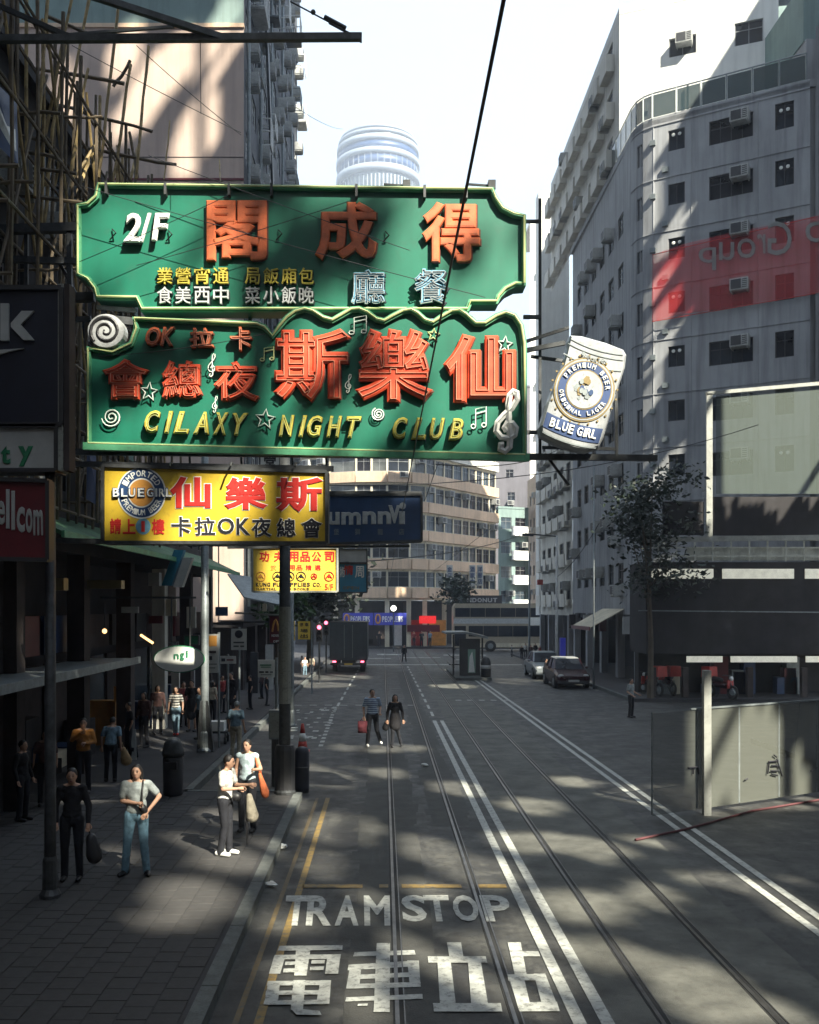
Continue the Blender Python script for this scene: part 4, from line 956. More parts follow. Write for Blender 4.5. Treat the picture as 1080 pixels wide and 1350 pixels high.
# big bracket arm at the top with its tension rod
AR = thing('bracket_arm', 'long dark horizontal steel arm with tension rod and turnbuckle at the top left', 'bracket arm', (-6.9, 15, 12.5))
q = MB(); q.bar(at(-80, 52, 15), at(475, 49, 15), .10, .10); part('beam', q, 'steel', AR, world=True)
q = MB(); q.bar(at(476, 43, 15), at(476, 56, 15), .03, .03); part('end_cap', q, 'steel', AR, world=True)
q = MB(); q.tube([at(383, 2, 15), at(462, 44, 15)], .012, 6); part('tension_rod', q, 'steel', AR, world=True)
q = MB(); q.tube([at(428, 22, 15), at(456, 37, 15)], .032, 7); q.tube([at(434, 30, 15), at(462, 45, 15)], .02, 7); part('turnbuckle', q, 'steel', AR, world=True)
q = MB(); q.ell(at(413, 16, 15), .04, 8, 6); part('insulator', q, 'steel', AR, world=True)
q = MB(); q.bar(at(120, -6, 14.6), at(294, 50, 15), .09, .09); part('strut', q, 'steel', AR, world=True)
q = MB(); q.bar(at(-10, 4, 15.2), at(100, 52, 15), .07, .07); q.bar(at(90, 46, 15.1), at(230, 35, 15.3), .04, .04); part('brace', q, 'steel', AR, world=True)
def wire(label, pts, r=.009, sag=0.0, m='black', cat='wire'):
    pts = [Vector(p) for p in pts]
    if len(pts) == 2: a, b_ = pts; pts = [a.lerp(b_, t/14) - Vector((0, 0, sag*4*(t/14)*(1-t/14))) for t in range(15)]
    q = MB(); q.tube(pts, r, 5); return single('overhead_wire', q, m, label, cat)
wire('thick black tram wire crossing in front of the green signboards towards the top', [(.48, -2, 6.42), (.48, 16, 6.40), (.50, 40, 6.40), (.6, 90, 6.3)], .0095)
wire('second tram wire over the right-hand tracks', [(3.3, 30, 6.4), (3.35, 90, 6.3)], .008)
for i, (a, b_, s_) in enumerate(((at(105, 345, 15.6), at(300, 258, 15.6), .02), (at(110, 246, 15.5), at(640, 392, 15.5), .03), (at(196, 205, 15.5), at(540, 330, 15.5), .02), (at(180, 60, 15.4), at(318, 178, 15.4), .03), (at(95, 60, 15.2), at(318, 175, 15.3), .02), (at(180, 350, 15.6), at(470, 262, 15.6), .03), (at(130, 470, 15.4), at(350, 440, 15.4), .05), (at(264, 50, 15), at(265, 150, 15), 0))):
    wire(['thin stay wire slanting up across the 2/F lettering', 'long thin stay wire slanting down across the upper green board', 'thin stay wire from the scaffold to the middle of the upper board', 'thin stay wire in front of the pink tower wall', 'lower thin stay wire in front of the pink tower wall', 'thin stay wire rising to the right behind the big middle characters', 'short slack wire across the lower board near the karaoke characters', 'short rod hanging from the bracket arm'][i], [a, b_], .006, s_)
wire('slack wire crossing the street below the green signs', [at(432, 640, 24), at(1000, 560, 30)], .012, .5)
wire('wire sloping from the signs down to the right building', [at(575, 612, 20), at(740, 590, 42)], .014, .3)
wire('wire rising to the street crossing from the dark pole', [at(445, 742, 30), at(700, 700, 70)], .02, .4)
wire('hanging wire with a knot beside the blue banner sign', [at(578, 610, 30), at(560, 660, 32)], .012, .0)
wire('faint wire from the pink tower out to the sky', [at(388, 140, 50), at(452, 170, 120)], .02, .3)
wire('pull wire between the street lamp and the right-hand block', [at(735, 760, 60), at(790, 690, 48)], .018, .3)

# beer can shaped sign -------------------------------------------------
YC = 15.9
CAN = thing('can_shaped_sign', 'tilted white sign shaped like a beer can beside the green neon boards', 'sign', (3.2, YC, at(0, 594, YC).z))
co = [(753, 441), (768, 442), (800, 451), (823, 460), (827, 467), (825, 484), (812, 523), (797, 576), (790, 590), (775, 595), (757, 592), (733, 584), (713, 573), (712, 562), (722, 530), (743, 480), (747, 466)]
pts = [at(x, y, YC) for x, y in co]; q = MB(); n = len(pts)
cxm = sum(p.x for p in pts)/n; czm = sum(p.z for p in pts)/n
vs = [(p.x, YC+.3, p.z) for p in pts] + [(p.x, YC+.06, p.z) for p in pts] + [(cxm + (p.x-cxm)*.94, YC, czm + (p.z-czm)*.96) for p in pts]
q.add(vs, [tuple(range(n))] + [tuple(2*n + i for i in range(n))[::-1]] + [(i, (i+1)%n, (i+1)%n+n, i+n) for i in range(n)] + [(i+n, (i+1)%n+n, (i+1)%n+2*n, i+2*n) for i in range(n)])
part('can_body', q, 'canwhite', CAN, world=True)
th = radians(17); cc = at(769, 518, YC)
def cpt(u, v, y=-.02): # local can coords in photo px: u across, v down
    x = 769 + u*cos(th) - v*sin(th)*.98; z = 518 + u*sin(th) + v*cos(th); return at(x, z, YC) + Vector((0, y, 0))
def cstrip(uv, m, name, y=-.012):
    q = MB(); a = [cpt(u, v, y) for u, v in uv]; b2 = [p + Vector((0, -y + .01, 0)) for p in a]; k = len(a)
    q.add(a + b2, [tuple(range(k))] + [(i, i+k, (i+1)%k+k, (i+1)%k) for i in range(k)]); part(name, q, m, CAN, world=True)
def bandv(v0, v1, u, bow=4): return [(-u + 2*u*i/8, v0 + bow*(1 - ((i-4)/4)**2)) for i in range(9)] + [(u - 2*u*i/8, v1 + bow*(1 - ((i-4)/4)**2)) for i in range(9)]
cstrip(bandv(38, 58, 38.5), 'inkblue', 'navy_band'); cstrip(bandv(64, 66, 37), 'steelp', 'line_band'); cstrip(bandv(-57, -56, 38), 'steelp', 'line_band'); cstrip(bandv(-43, -41.5, 40, 5), 'steelp', 'line_band'); cstrip(bandv(-64, -62.6, 36), 'steelp', 'line_band')
for (r, m_, y) in ((41, 'gold', -.016), (39, 'canwhite', -.02), (37, 'gold', -.024), (35.5, 'inkblue', -.028), (25.5, 'gold', -.034), (24, 'canwhite', -.04)):
    cstrip([(r*.98*cos(2*pi*i/32), -4 + r*1.04*sin(2*pi*i/32)) for i in range(32)], m_, 'emblem_ring', y)
def clet(c, u, v, w, h, rot, m, y=-.05, bold=.02):
    vs, fs, _, _ = glyph(c, bold, .03); mb = MB(); out = []
    for p in vs:
        a = (p[0]-.5)*w; b_ = (.5-p[2])*h; out.append(cpt(u + a*cos(rot) - b_*sin(rot), v + a*sin(rot) + b_*cos(rot), y + p[1]*.012))
    mb.add(out, fs); part('character', mb, m, CAN, world=True)
for i, c in enumerate('BLUE'): clet(c, -27.5 + i*8.6, 49.2 + 2.2 - abs(i-3.5)*.5, 7, 12, 0, 'inkwhite', -.03, .035)
for i, c in enumerate('GIRL'): clet(c, 10 + (0, 6.6, 12, 19)[i], 50.5 - i*.6, 7 if c != 'I' else 2.6, 12, 0, 'inkwhite', -.03, .035)
for i, c in enumerate('PREMIUM BEER'):
    if c != ' ': a = radians(-160 + i*12.8); clet(c, 30.3*cos(a), -4 + 32*sin(a), 4.6, 6.4, a + pi/2, 'inkwhite', -.045)
for i, c in enumerate('ORIGINAL LAGER'):
    if c != ' ': a = radians(160 - i*10.8); clet(c, 30.3*cos(a), -4 + 32*sin(a), 4.2, 6.0, a - pi/2, 'inkwhite', -.045)
for i, c in enumerate('IMPORTED'): clet(c, -15 + i*4.5, -50 + 5*(1 - ((i-3.5)/4)**2), 3.6, 5, 0, 'steelp', -.03)
random.seed(61)
for k in range(16):                                     # busy little drawing inside the emblem, left generic
    a = random.uniform(0, 6.28); r = random.uniform(3, 16); w = random.uniform(2, 5)
    cstrip([(r*cos(a) + w*cos(t), -4 + r*sin(a) + w*1.3*sin(t)) for t in [x*pi/3 for x in range(6)]], random.choice(['inkblue', 'gold', 'steelp', 'navy']), 'emblem_detail', -.046 - k*.0012)
for i in range(22): a = 2*pi*i/22; cstrip([(43.6*cos(a) + 1.5*cos(t), -4 + 45.5*sin(a) + 1.5*sin(t)) for t in [x*pi/3 for x in range(6)]], 'gold', 'emblem_bead', -.02)

# yellow karaoke sign -----------------------------------------------------
YY = 15.2
YS1 = thing('yellow_signboard', 'large yellow lightbox sign with round beer emblem below the green boards', 'sign', (-3, YY+.1, at(0, 716, YY).z))
def dpanel(root, x0, y0, x1, y1, Y, th, m, fm='steel', fw=.05, y0b=None, y1b=None, name='panel'):
    """board whose right side may be lower; outline in photo measure"""
    y0b = y0 if y0b is None else y0b; y1b = y1 if y1b is None else y1b
    a, b_, c, d_ = at(x0, y0, Y), at(x1, y0b, Y), at(x1, y1b, Y), at(x0, y1, Y)
    q = MB(); q.prism([(p.x, p.z) for p in (a, b_, c, d_)], Y, Y+th); part(name, q, m, root, world=True)
    if fm:
        for p, r in ((a, b_), (b_, c), (c, d_), (d_, a)):
            q = MB(); q.bar(p + Vector((0, -.01 + th/2, 0)), r + Vector((0, -.01 + th/2, 0)), th + .08 if abs(p.x-r.x) > abs(p.z-r.z) else fw, fw if abs(p.x-r.x) > abs(p.z-r.z) else th + .075); part('frame', q, fm, root, world=True)
dpanel(YS1, 136, 614, 431, 715, YY, .3, 'yellow', y0b=622, y1b=716)
def L1(c, x0, y0, x1, y1, m, bold=.02, Y=YY, root=None, **k): letter(root or YS1, c, x0, y0, x1, y1, Y-.006, m, bold, .010, **k)
q = MB(); c = at(187, 650, YY)
for (r, m_, y) in ((.375, 'inkwhite', .010), (.355, 'navy', .014), (.215, 'inkwhite', .018), (.195, 'inkorange', .022)):
    q = MB(); q.prism([(c.x + r*cos(2*pi*i/36), c.z + r*1.06*sin(2*pi*i/36)) for i in range(36)], YY-y, YY+.02); part('emblem_ring', q, m_, YS1, world=True)
def ringtext(root, txt, cx, cz, r, a0, step, w, h, Y, m, inward=False):
    for i, ch in enumerate(txt):
        if ch == ' ': continue
        a = radians(a0 - i*step); vs, fs, _, _ = glyph(ch, .02, .03); mb = MB(); rot = a - pi/2 if not inward else a + pi/2; out = []
        for p in vs: u = (p[0]-.5)*w; v = (p[2]-.5)*h; out.append((cx + r*cos(a) + u*cos(rot) - v*sin(rot), Y + p[1]*.004, cz + r*sin(a)*1.06 + u*sin(rot) + v*cos(rot)))
        mb.add(out, fs); part('character', mb, m, root, world=True)
ringtext(YS1, 'IMPORTED', c.x, c.z, .285, 150, 17, .07, .095, YY-.02, 'inkwhite'); ringtext(YS1, 'PREMIUM BEER', c.x, c.z, .285, 205, -11.8, .055, .09, YY-.02, 'inkwhite', True)
for ch, x in zip('BLUE', (148, 159, 169, 181)): L1(ch, x, 643, x+(10 if ch != 'I' else 5), 656, 'navy', .07, YY-.03); L1(ch, x+.8, 644, x+9.2, 655, 'inkwhite', .02, YY-.04)
for ch, x, w in zip('GIRL', (193, 204, 209, 218), (10, 4, 9, 9)): L1(ch, x, 643, x+w, 656, 'navy', .07, YY-.03); L1(ch, x+.6, 644, x+w-.6, 655, 'inkwhite', .02, YY-.04)
for ch, b_ in (('仙', (224, 628, 278, 670)), ('樂', (296, 629, 353, 672)), ('斯', (364, 629, 426, 675))):
    letter(YS1, ch, b_[0]-1, b_[1]-1, b_[2]+1, b_[3]+1, YY-.006, 'inkwhite', .055, .008, name='character_outline'); letter(YS1, ch, *b_, YY-.014, 'inkred', .035, .010)
for ch, b_ in (('請', (145, 683, 160, 704)), ('上', (162, 684, 179, 704)), ('樓', (200, 684, 217, 705))): L1(ch, *b_, 'inkred', .03)
q = MB(); c = at(189, 694, YY); q.prism([(c.x + .115*cos(2*pi*i/20), c.z + .125*sin(2*pi*i/20)) for i in range(20)], YY-.008, YY+.01); part('number_disc', q, 'bluech', YS1, world=True); L1('1', 186.5, 687, 191, 701, 'inkred', .0, YY-.01)
for ch, b_ in (('卡', (226, 681, 252, 707)), ('拉', (257, 682, 284, 706)), ('O', (287, 683, 309, 704)), ('K', (312, 683, 330, 705)), ('夜', (332, 682, 358, 708)), ('總', (365, 683, 390, 708)), ('會', (397, 683, 425, 709))):
    letter(YS1, ch, b_[0]-.7, b_[1]-.7, b_[2]+.7, b_[3]+.7, YY-.006, 'inkwhite', .05, .006, name='character_outline'); letter(YS1, ch, *b_, YY-.012, 'inkblack', .022, .008)
for x in (225, 305, 390):
    q = MB(); a = at(x, 618, YY-.25); q.tube([at(x+2, 611, YY+.05), at(x, 610, YY-.2), at(x-1, 615, YY-.3)], .016, 5); part('lamp_bracket', q, 'steel', YS1, world=True)
q = MB(); q.bar(at(60, 611, YY+.2), at(440, 618, YY+.2), .08, .08); q.bar(at(60, 712, YY+.2), at(136, 714, YY+.2), .08, .08); part('beam', q, 'steel', YS1, world=True)
# kung fu supplies sign -------------------------------------------------------
YK = 28.0
KF = thing('yellow_signboard', 'smaller bright yellow sign of a kung fu supplies shop behind the dark pole', 'sign', (-2.5, YK+.1, at(0, 780, YK).z))
dpanel(KF, 333, 722, 445, 780, YK, .25, 'yellow2', 'signback', .05)
xs = (342, 361, 381, 396, 411, 428)
for ch, x in zip('功夫用品公司', xs): letter(KF, ch, x, 727, x+13, 741, YK-.008, 'inkred', .035, .012)
for ch, x in zip('武術用品精選', (357, 370, 381, 391, 403, 415)): letter(KF, ch, x, 745, x+8, 752, YK-.008, 'inkorange' if x < 380 else 'inkred', .02, .012)
for i, (x, m_) in enumerate(((344, 'inkorange'), (366, 'inkblack'), (382, 'inkblack'), (397, 'inkblack'), (414, 'inkred'), (434, 'inkred'))):
    c = at(x, 760, YK); rr = .13 if i != 4 else .08
    q = MB(); q.tube([(c.x + rr*cos(2*pi*k/18), YK-.012, c.z + rr*sin(2*pi*k/18)) for k in range(18)], .014, 4, closed=True); q.tube([(c.x - rr*.6, YK-.012, c.z - rr*.3), (c.x, YK-.012, c.z + rr*.5), (c.x + rr*.6, YK-.012, c.z - rr*.4)], .02, 4); q.ell((c.x, YK-.01, c.z), (rr*.35, .01, rr*.35), 8, 5); part('round_emblem', q, m_, KF, world=True)
def rowtxt(root, s_, x0, x1, y0, y1, Y, m, bold=.03, depth=.01):
    wd = {' ': .6, 'I': .45, '.': .4, ',': .4, '/': .6}; tot = sum(wd.get(c, 1) for c in s_); k = (x1-x0)/tot; x = x0
    for c in s_:
        w = wd.get(c, 1)*k
        if c == '.': letter(root, c, x, y1-1, x+w*.7, y1, Y-.008, m, 0, depth)
        elif c != ' ': letter(root, c, x+k*.08, y0, x+w-k*.08, y1, Y-.008, m, bold, depth)
        x += w
rowtxt(KF, 'KUNG FU SUPPLIES CO.', 337, 424, 768, 773.5, YK, 'inkblack', .04); rowtxt(KF, '5/F', 428, 440, 770, 778, YK, 'inkred', .02); rowtxt(KF, 'MARTIAL ARTS BOOKS', 338, 408, 775, 778, YK, 'inkblack', .01)
q = MB(); q.bar(at(250, 719, YK+.12), at(446, 720, YK+.12), .06, .06); part('beam', q, 'steel', KF, world=True)
# blue sign and the others
BS = thing('blue_signboard', 'dark blue shop banner sign with pale lowercase lettering jutting from the left', 'sign', (0, 25, at(0, 715, 25).z))
dpanel(BS, 428, 653, 556, 717, 25, .3, 'navy', 'steel', .06, 652, 713)
for ch, b_ in (('u', (432, 675, 448, 692)), ('m', (450, 675, 476, 692)), ('n', (478, 674, 496, 691)), ('n', (498, 674, 516, 691))): letter(BS, ch, *b_, 25-.02, 'silverch', .04, .03)
letter(BS, '✓'.replace('✓', "v"), 512, 666, 528, 690, 25-.03, 'silverch', .03, .03); letter(BS, 'ı', 526, 674, 534, 691, 25-.02, 'silverch', .05, .03)
q = MB(); c = at(531, 667, 25); q.prism([(c.x + .085*cos(2*pi*i/14), c.z + .085*sin(2*pi*i/14)) for i in range(14)], 24.96, 25.02); part('letter_dot', q, 'silverch', BS, world=True)
for ch, x in zip('堡獅龍店', (440, 468, 498, 526)): letter(BS, ch, x, 697, x+7, 705, 25-.01, 'steelp', .01, .01)
q = MB(); q.bar(at(300, 649, 25.15), at(556, 650, 25.15), .08, .08); q.bar(at(300, 722, 25.15), at(540, 720, 25.15), .06, .06); part('beam', q, 'steel', BS, world=True)
CS_ = thing('blue_signboard', 'small square sign, pale above and cyan below, with outlined characters', 'sign', (-1, 31, at(0, 782, 31).z))
dpanel(CS_, 447, 724, 484, 742, 31, .2, 'inkgrey', 'steel', .04, name='upper_panel'); dpanel(CS_, 447, 743, 484, 781, 31, .2, 'cyan', 'steel', .04)
for ch, b_, m_ in (('術', (447, 747, 455, 761), 'inkwhite'), ('情', (453, 745, 466, 758), 'inkred'), ('周', (468, 746, 480, 762), 'inkwhite')): letter(CS_, ch, *b_, 31-.02, m_, .02, .02)
rowtxt(CS_, 'OPEN', 452, 474, 773, 777, 31, 'gold', .02)
HS = thing('hanging_sign', 'little white square sign with one black character between yellow and green boards', 'sign', (-4, 30, at(0, 616, 30).z))
dpanel(HS, 343, 596, 369, 624, 30, .12, 'inkwhite', 'steel', .03); letter(HS, '堂', 348, 600, 364, 618, 30-.01, 'inkblack', .03, .02)
# navy and red signs at the left edge
LS = thing('dark_signboard', 'big dark navy sign with pale letter k and white strip below, left edge', 'sign', (-5.2, 13.1, at(0, 622, 13).z))
dpanel(LS, -70, 380, 82, 560, 13, .35, 'navyd', 'framed', .06, name='panel'); dpanel(LS, -70, 562, 75, 620, 13, .35, 'inkgrey', 'framed', .05, name='lower_panel')
for a, b_ in (((84, 378), (84, 622)), ((92, 378), (92, 622))): q = MB(); q.bar(at(*a, 13.1), at(*b_, 13.1), .07, .25); part('side_trim', q, 'signback' if a[0] < 90 else 'brownw', LS, world=True)
q = MB(); q.prism([(p.x, p.z) for p in (at(2, 401, 13), at(13, 401, 13), at(13, 450, 13), at(2, 450, 13))], 12.96, 13.01); part('letter_stroke', q, 'inkgrey', LS, world=True)
q = MB(); q.prism([(p.x, p.z) for p in (at(30, 411, 13), at(46, 411, 13), at(29, 429, 13), at(46, 449, 13), at(32, 449, 13), at(16, 432, 13), at(16, 427, 13))], 12.958, 13.01); part('letter_stroke', q, 'inkgrey', LS, world=True)
q = MB(); q.prism([(p.x, p.z) for p in (at(-30, 464, 13), at(33, 460, 13), at(14, 464, 13), at(-2, 469, 13), at(-30, 472, 13))], 12.96, 13.01); part('swoosh', q, 'inkgrey', LS, world=True)
for ch, b_ in (('i', (-14, 585, -8, 610)), ('t', (1, 588, 14, 612)), ('y', (24, 588, 44, 615))): letter(LS, ch, *b_, 12.99, 'inkgreen', .04, .02)
WS = thing('red_signboard', 'dark red supermarket sign with white slanting letters at the left edge', 'sign', (-4.9, 12.6, at(0, 738, 12.5).z))
dpanel(WS, -70, 630, 64, 735, 12.5, .12, 'mred', 'framed', .05, 634, 738)
for ch, b_ in (('W', (-60, 640, -28, 680)), ('e', (-20, 658, -2, 690)), ('l', (8, 645, 13, 697)), ('l', (15, 647, 20, 699)), ('c', (22, 668, 33, 702)), ('o', (34, 670, 43, 703)), ('m', (44, 672, 57, 706)), ('e', (-4, 660, 7, 692))): letter(WS, ch, *b_, 12.49, 'inkgrey', .03, .02)
# oval shop sign, lit by the sun
OV = thing('oval_sign', 'white oval shop sign with green letters hanging over the left pavement', 'sign', (-4.9, 24, at(0, 887, 24).z))
c = at(236, 869, 24); q = MB(); q.prism([(c.x + .60*cos(2*pi*i/32), c.z + .31*sin(2*pi*i/32)) for i in range(32)], 24, 24.2); part('panel', q, 'inkwhite', OV, world=True)
q = MB(); q.tube([(c.x + .60*cos(2*pi*i/32), 24.05, c.z + .31*sin(2*pi*i/32)) for i in range(32)], .03, 5, closed=True); part('rim', q, 'inkgreen', OV, world=True)
for ch, b_ in (('n', (229, 862, 236, 869)), ('g', (237, 861, 243, 871)), ('i', (245, 858, 248, 867))): letter(OV, ch, *b_, 23.99, 'inkgreen', .03, .02)
q = MB(); q.tube([(c.x-.2, 24.1, c.z+.3), (c.x-.2, 24.1, c.z+1.5)], .02, 6); q.tube([(c.x+.25, 24.1, c.z+.28), (c.x+.25, 24.1, c.z+1.5)], .02, 6); q.bar((-6.9, 24.1, c.z+1.5), (c.x+.4, 24.1, c.z+1.5), .05, .05); part('hanger', q, 'steel', OV, world=True)
# ================================================================ right side, tram-window reflections built as solids: low annex, glazed screen, red net, hoarding
random.seed(71)
YA = 42.0
AN = bld('tram-window reflection built as a low dark shop annex at the foot of the grey corner block on the right', (16, 43, 0), name='reflected_annex')  # solid building in place of dark bands reflected in the window
q = MB(); a = at(852, 740, YA); b_ = at(1180, 866, YA); q.box(a.x, b_.x, YA, YA+2.8, at(0, 862, YA).z, at(0, 741, YA).z); part('fascia', q, 'darkw', AN, world=True)
q = MB(); q.box(a.x+.3, b_.x, YA+2.4, YA+3.1, .14, at(0, 862, YA).z); part('shop_back_wall', q, 'darkw', AN, world=True)
for x0, x1 in ((856, 940), (952, 1046), (1061, 1160)): p = at(x0, 763, YA); e = at(x1, 750, YA); q = MB(); q.box(p.x, e.x, YA-.08, YA-.003, p.z, e.z); part('reflected_strip', q, 'reflection_glow', AN, world=True)  # glowing boxes stand in for reflected window strips
for x0, x1 in ((905, 952), (963, 1050), (1062, 1150)): p = at(x0, 873, YA); e = at(x1, 865, YA); q = MB(); q.box(p.x, e.x, YA-.08, YA-.003, p.z, e.z); part('reflected_strip', q, 'reflection_glow', AN, world=True)
q = MB(); p = at(842, 805, YA); e = at(1160, 808, YA); q.bar(p, e, .05, .05); part('pipe', q, 'steelp', AN, world=True)
for px in (862, 905, 990, 1062): p = at(px, 880, YA); q = MB(); q.box(p.x-.12, p.x+.12, YA+.05, YA+.3, .14, p.z); part('column', q, 'brownw', AN, world=True)
for k in range(12):
    p = at(random.uniform(880, 1080), 0, YA); q = MB(); w = random.uniform(.3, .9); q.box(p.x, p.x+w, YA+1.6, YA+2.1, .14, .14 + random.uniform(.4, 1.7)); part('goods', q, random.choice(['brownw', 'navy', 'mred', 'greyw', 'beige', 'steelp']), AN, world=True)
RLG = thing('reflected_railing', 'tram-window reflection built as a pale green railing along the annex roof below the big glazed screen', 'railing', (15.5, YA, at(0, 740, YA).z))  # rails modelled from a reflection in the glass
for yy in (712, 722, 733): q = MB(); q.bar(at(846 + (yy-712), yy, YA), at(1160, yy, YA), .06, .06); part('rail', q, 'whitep', RLG, world=True)
for px in range(868, 1160, 24): q = MB(); q.bar(at(px, 711, YA+.01), at(px, 740, YA+.01), .06, .06); part('post', q, 'whitep', RLG, world=True)
q = MB(); a = at(905, 739, YA+.3); b_ = at(1160, 722, YA+.3); q.box(a.x, b_.x, YA+.2, YA+.3, a.z, b_.z); part('kick_panel', q, 'whitep', RLG, world=True)
GS_ = thing('reflected_screen', 'tram-window reflection built as a large white framed pane of greenish see-through sheeting on the annex roof', 'screen', (17, YA-.3, at(0, 712, YA).z))  # pane and frame stand in for a reflected window
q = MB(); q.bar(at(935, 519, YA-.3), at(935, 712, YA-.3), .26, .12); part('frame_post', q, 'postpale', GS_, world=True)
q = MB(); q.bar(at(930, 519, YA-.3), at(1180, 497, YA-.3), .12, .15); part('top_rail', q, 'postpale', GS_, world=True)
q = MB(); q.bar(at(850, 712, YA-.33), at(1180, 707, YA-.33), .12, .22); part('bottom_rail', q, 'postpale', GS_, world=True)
q = MB(); q.quad(at(944, 651, YA-.2), at(1180, 651, YA-.2), at(1180, 500, YA-.2), at(944, 521, YA-.2)); part('sheet', q, 'reflect_green', GS_, world=True)
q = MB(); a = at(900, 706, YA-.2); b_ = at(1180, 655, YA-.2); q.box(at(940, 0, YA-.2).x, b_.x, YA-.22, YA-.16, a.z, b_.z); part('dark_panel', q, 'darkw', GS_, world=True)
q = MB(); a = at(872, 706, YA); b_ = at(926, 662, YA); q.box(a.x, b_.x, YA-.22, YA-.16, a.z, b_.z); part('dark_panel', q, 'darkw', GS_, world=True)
RN = thing('reflected_banner', 'tram-window reflection built as a see-through red banner with reversed pale lettering hung across the grey corner block', 'banner', (16.5, 44.4, at(0, 400, 44.4).z))  # mirrored lettering is a reflection, given a net to sit on
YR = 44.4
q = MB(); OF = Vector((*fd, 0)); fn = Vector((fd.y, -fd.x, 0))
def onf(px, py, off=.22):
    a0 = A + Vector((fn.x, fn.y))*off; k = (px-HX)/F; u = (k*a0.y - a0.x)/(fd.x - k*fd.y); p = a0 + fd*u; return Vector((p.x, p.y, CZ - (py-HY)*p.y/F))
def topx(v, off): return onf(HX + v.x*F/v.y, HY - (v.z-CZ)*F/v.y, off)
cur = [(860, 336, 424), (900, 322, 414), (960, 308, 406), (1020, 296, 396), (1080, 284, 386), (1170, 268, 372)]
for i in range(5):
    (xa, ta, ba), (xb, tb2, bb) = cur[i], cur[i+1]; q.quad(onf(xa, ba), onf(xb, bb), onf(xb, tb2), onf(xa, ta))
part('net', q, 'reflect_banner_red', RN, world=True)
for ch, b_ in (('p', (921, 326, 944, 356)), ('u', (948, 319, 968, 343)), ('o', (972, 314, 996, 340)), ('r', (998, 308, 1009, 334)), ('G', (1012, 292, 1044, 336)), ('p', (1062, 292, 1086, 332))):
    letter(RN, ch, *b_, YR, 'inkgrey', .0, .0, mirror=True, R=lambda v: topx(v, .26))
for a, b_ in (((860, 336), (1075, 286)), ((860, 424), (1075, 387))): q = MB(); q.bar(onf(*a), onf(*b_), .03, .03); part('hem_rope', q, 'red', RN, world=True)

HD = thing('reflected_hoarding', 'tram-window reflection built as a low pale road hoarding with scrawled marks standing on the right-hand lane', 'reflected_hoarding', (7.4, 19.8, 0))  # pale wall reflected in the glass, set up as panels on the road
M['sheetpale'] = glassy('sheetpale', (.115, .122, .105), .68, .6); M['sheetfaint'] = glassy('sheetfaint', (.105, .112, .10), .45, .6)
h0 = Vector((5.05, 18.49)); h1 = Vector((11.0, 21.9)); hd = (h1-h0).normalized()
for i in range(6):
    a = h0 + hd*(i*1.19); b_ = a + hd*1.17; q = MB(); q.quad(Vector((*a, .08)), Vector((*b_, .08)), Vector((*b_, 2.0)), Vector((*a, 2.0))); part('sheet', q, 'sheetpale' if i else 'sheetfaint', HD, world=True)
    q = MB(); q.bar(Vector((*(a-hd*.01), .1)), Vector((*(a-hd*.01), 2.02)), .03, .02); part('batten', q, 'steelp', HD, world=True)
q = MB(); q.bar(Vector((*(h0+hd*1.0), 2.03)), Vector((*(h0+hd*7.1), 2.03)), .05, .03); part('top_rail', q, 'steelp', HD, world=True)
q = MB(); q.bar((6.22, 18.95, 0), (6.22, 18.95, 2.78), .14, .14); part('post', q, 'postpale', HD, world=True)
hn = Vector((hd.y, -hd.x, 0))
def onh(px, py):                                        # point on the face of the hoarding
    k = (px-HX)/F; u = (k*h0.y - h0.x)/(hd.x - k*hd.y); p = h0 + hd*u; return Vector((p.x, p.y, CZ - (py-HY)*p.y/F)) + hn*.04
for st in ([(905, 1012), (918, 1011), (919, 1020)], [(912, 1012), (912, 1020)], [(1012, 1004), (1010, 1020)], [(1011, 1004), (1024, 1003)], [(1022, 1000), (1029, 1023)], [(1015, 1009), (1024, 1009), (1024, 1016), (1014, 1016)], [(1015, 1020), (1023, 1022)], [(1067, 1016), (1075, 1012)], [(980, 1028), (984, 1026)], [(1018, 995), (1022, 998)]):
    q = MB(); q.tube([onh(*p) for p in st], .016, 4); part('scrawl', q, 'inkblack', HD, world=True)
q = MB(); q.tube([(4.3, 16.8, .03), (5.4, 17.6, .03), (7.2, 19.2, .03), (9.0, 20.3, .03), (12, 21.8, .03)], .022, 6); single('reflected_red_line', q, 'reflect_line_red', 'reflected red line built as a dull red hose lying across the double white line to the hoarding', 'hose')  # tube takes the place of a reflected red line

# ================================================================ trees

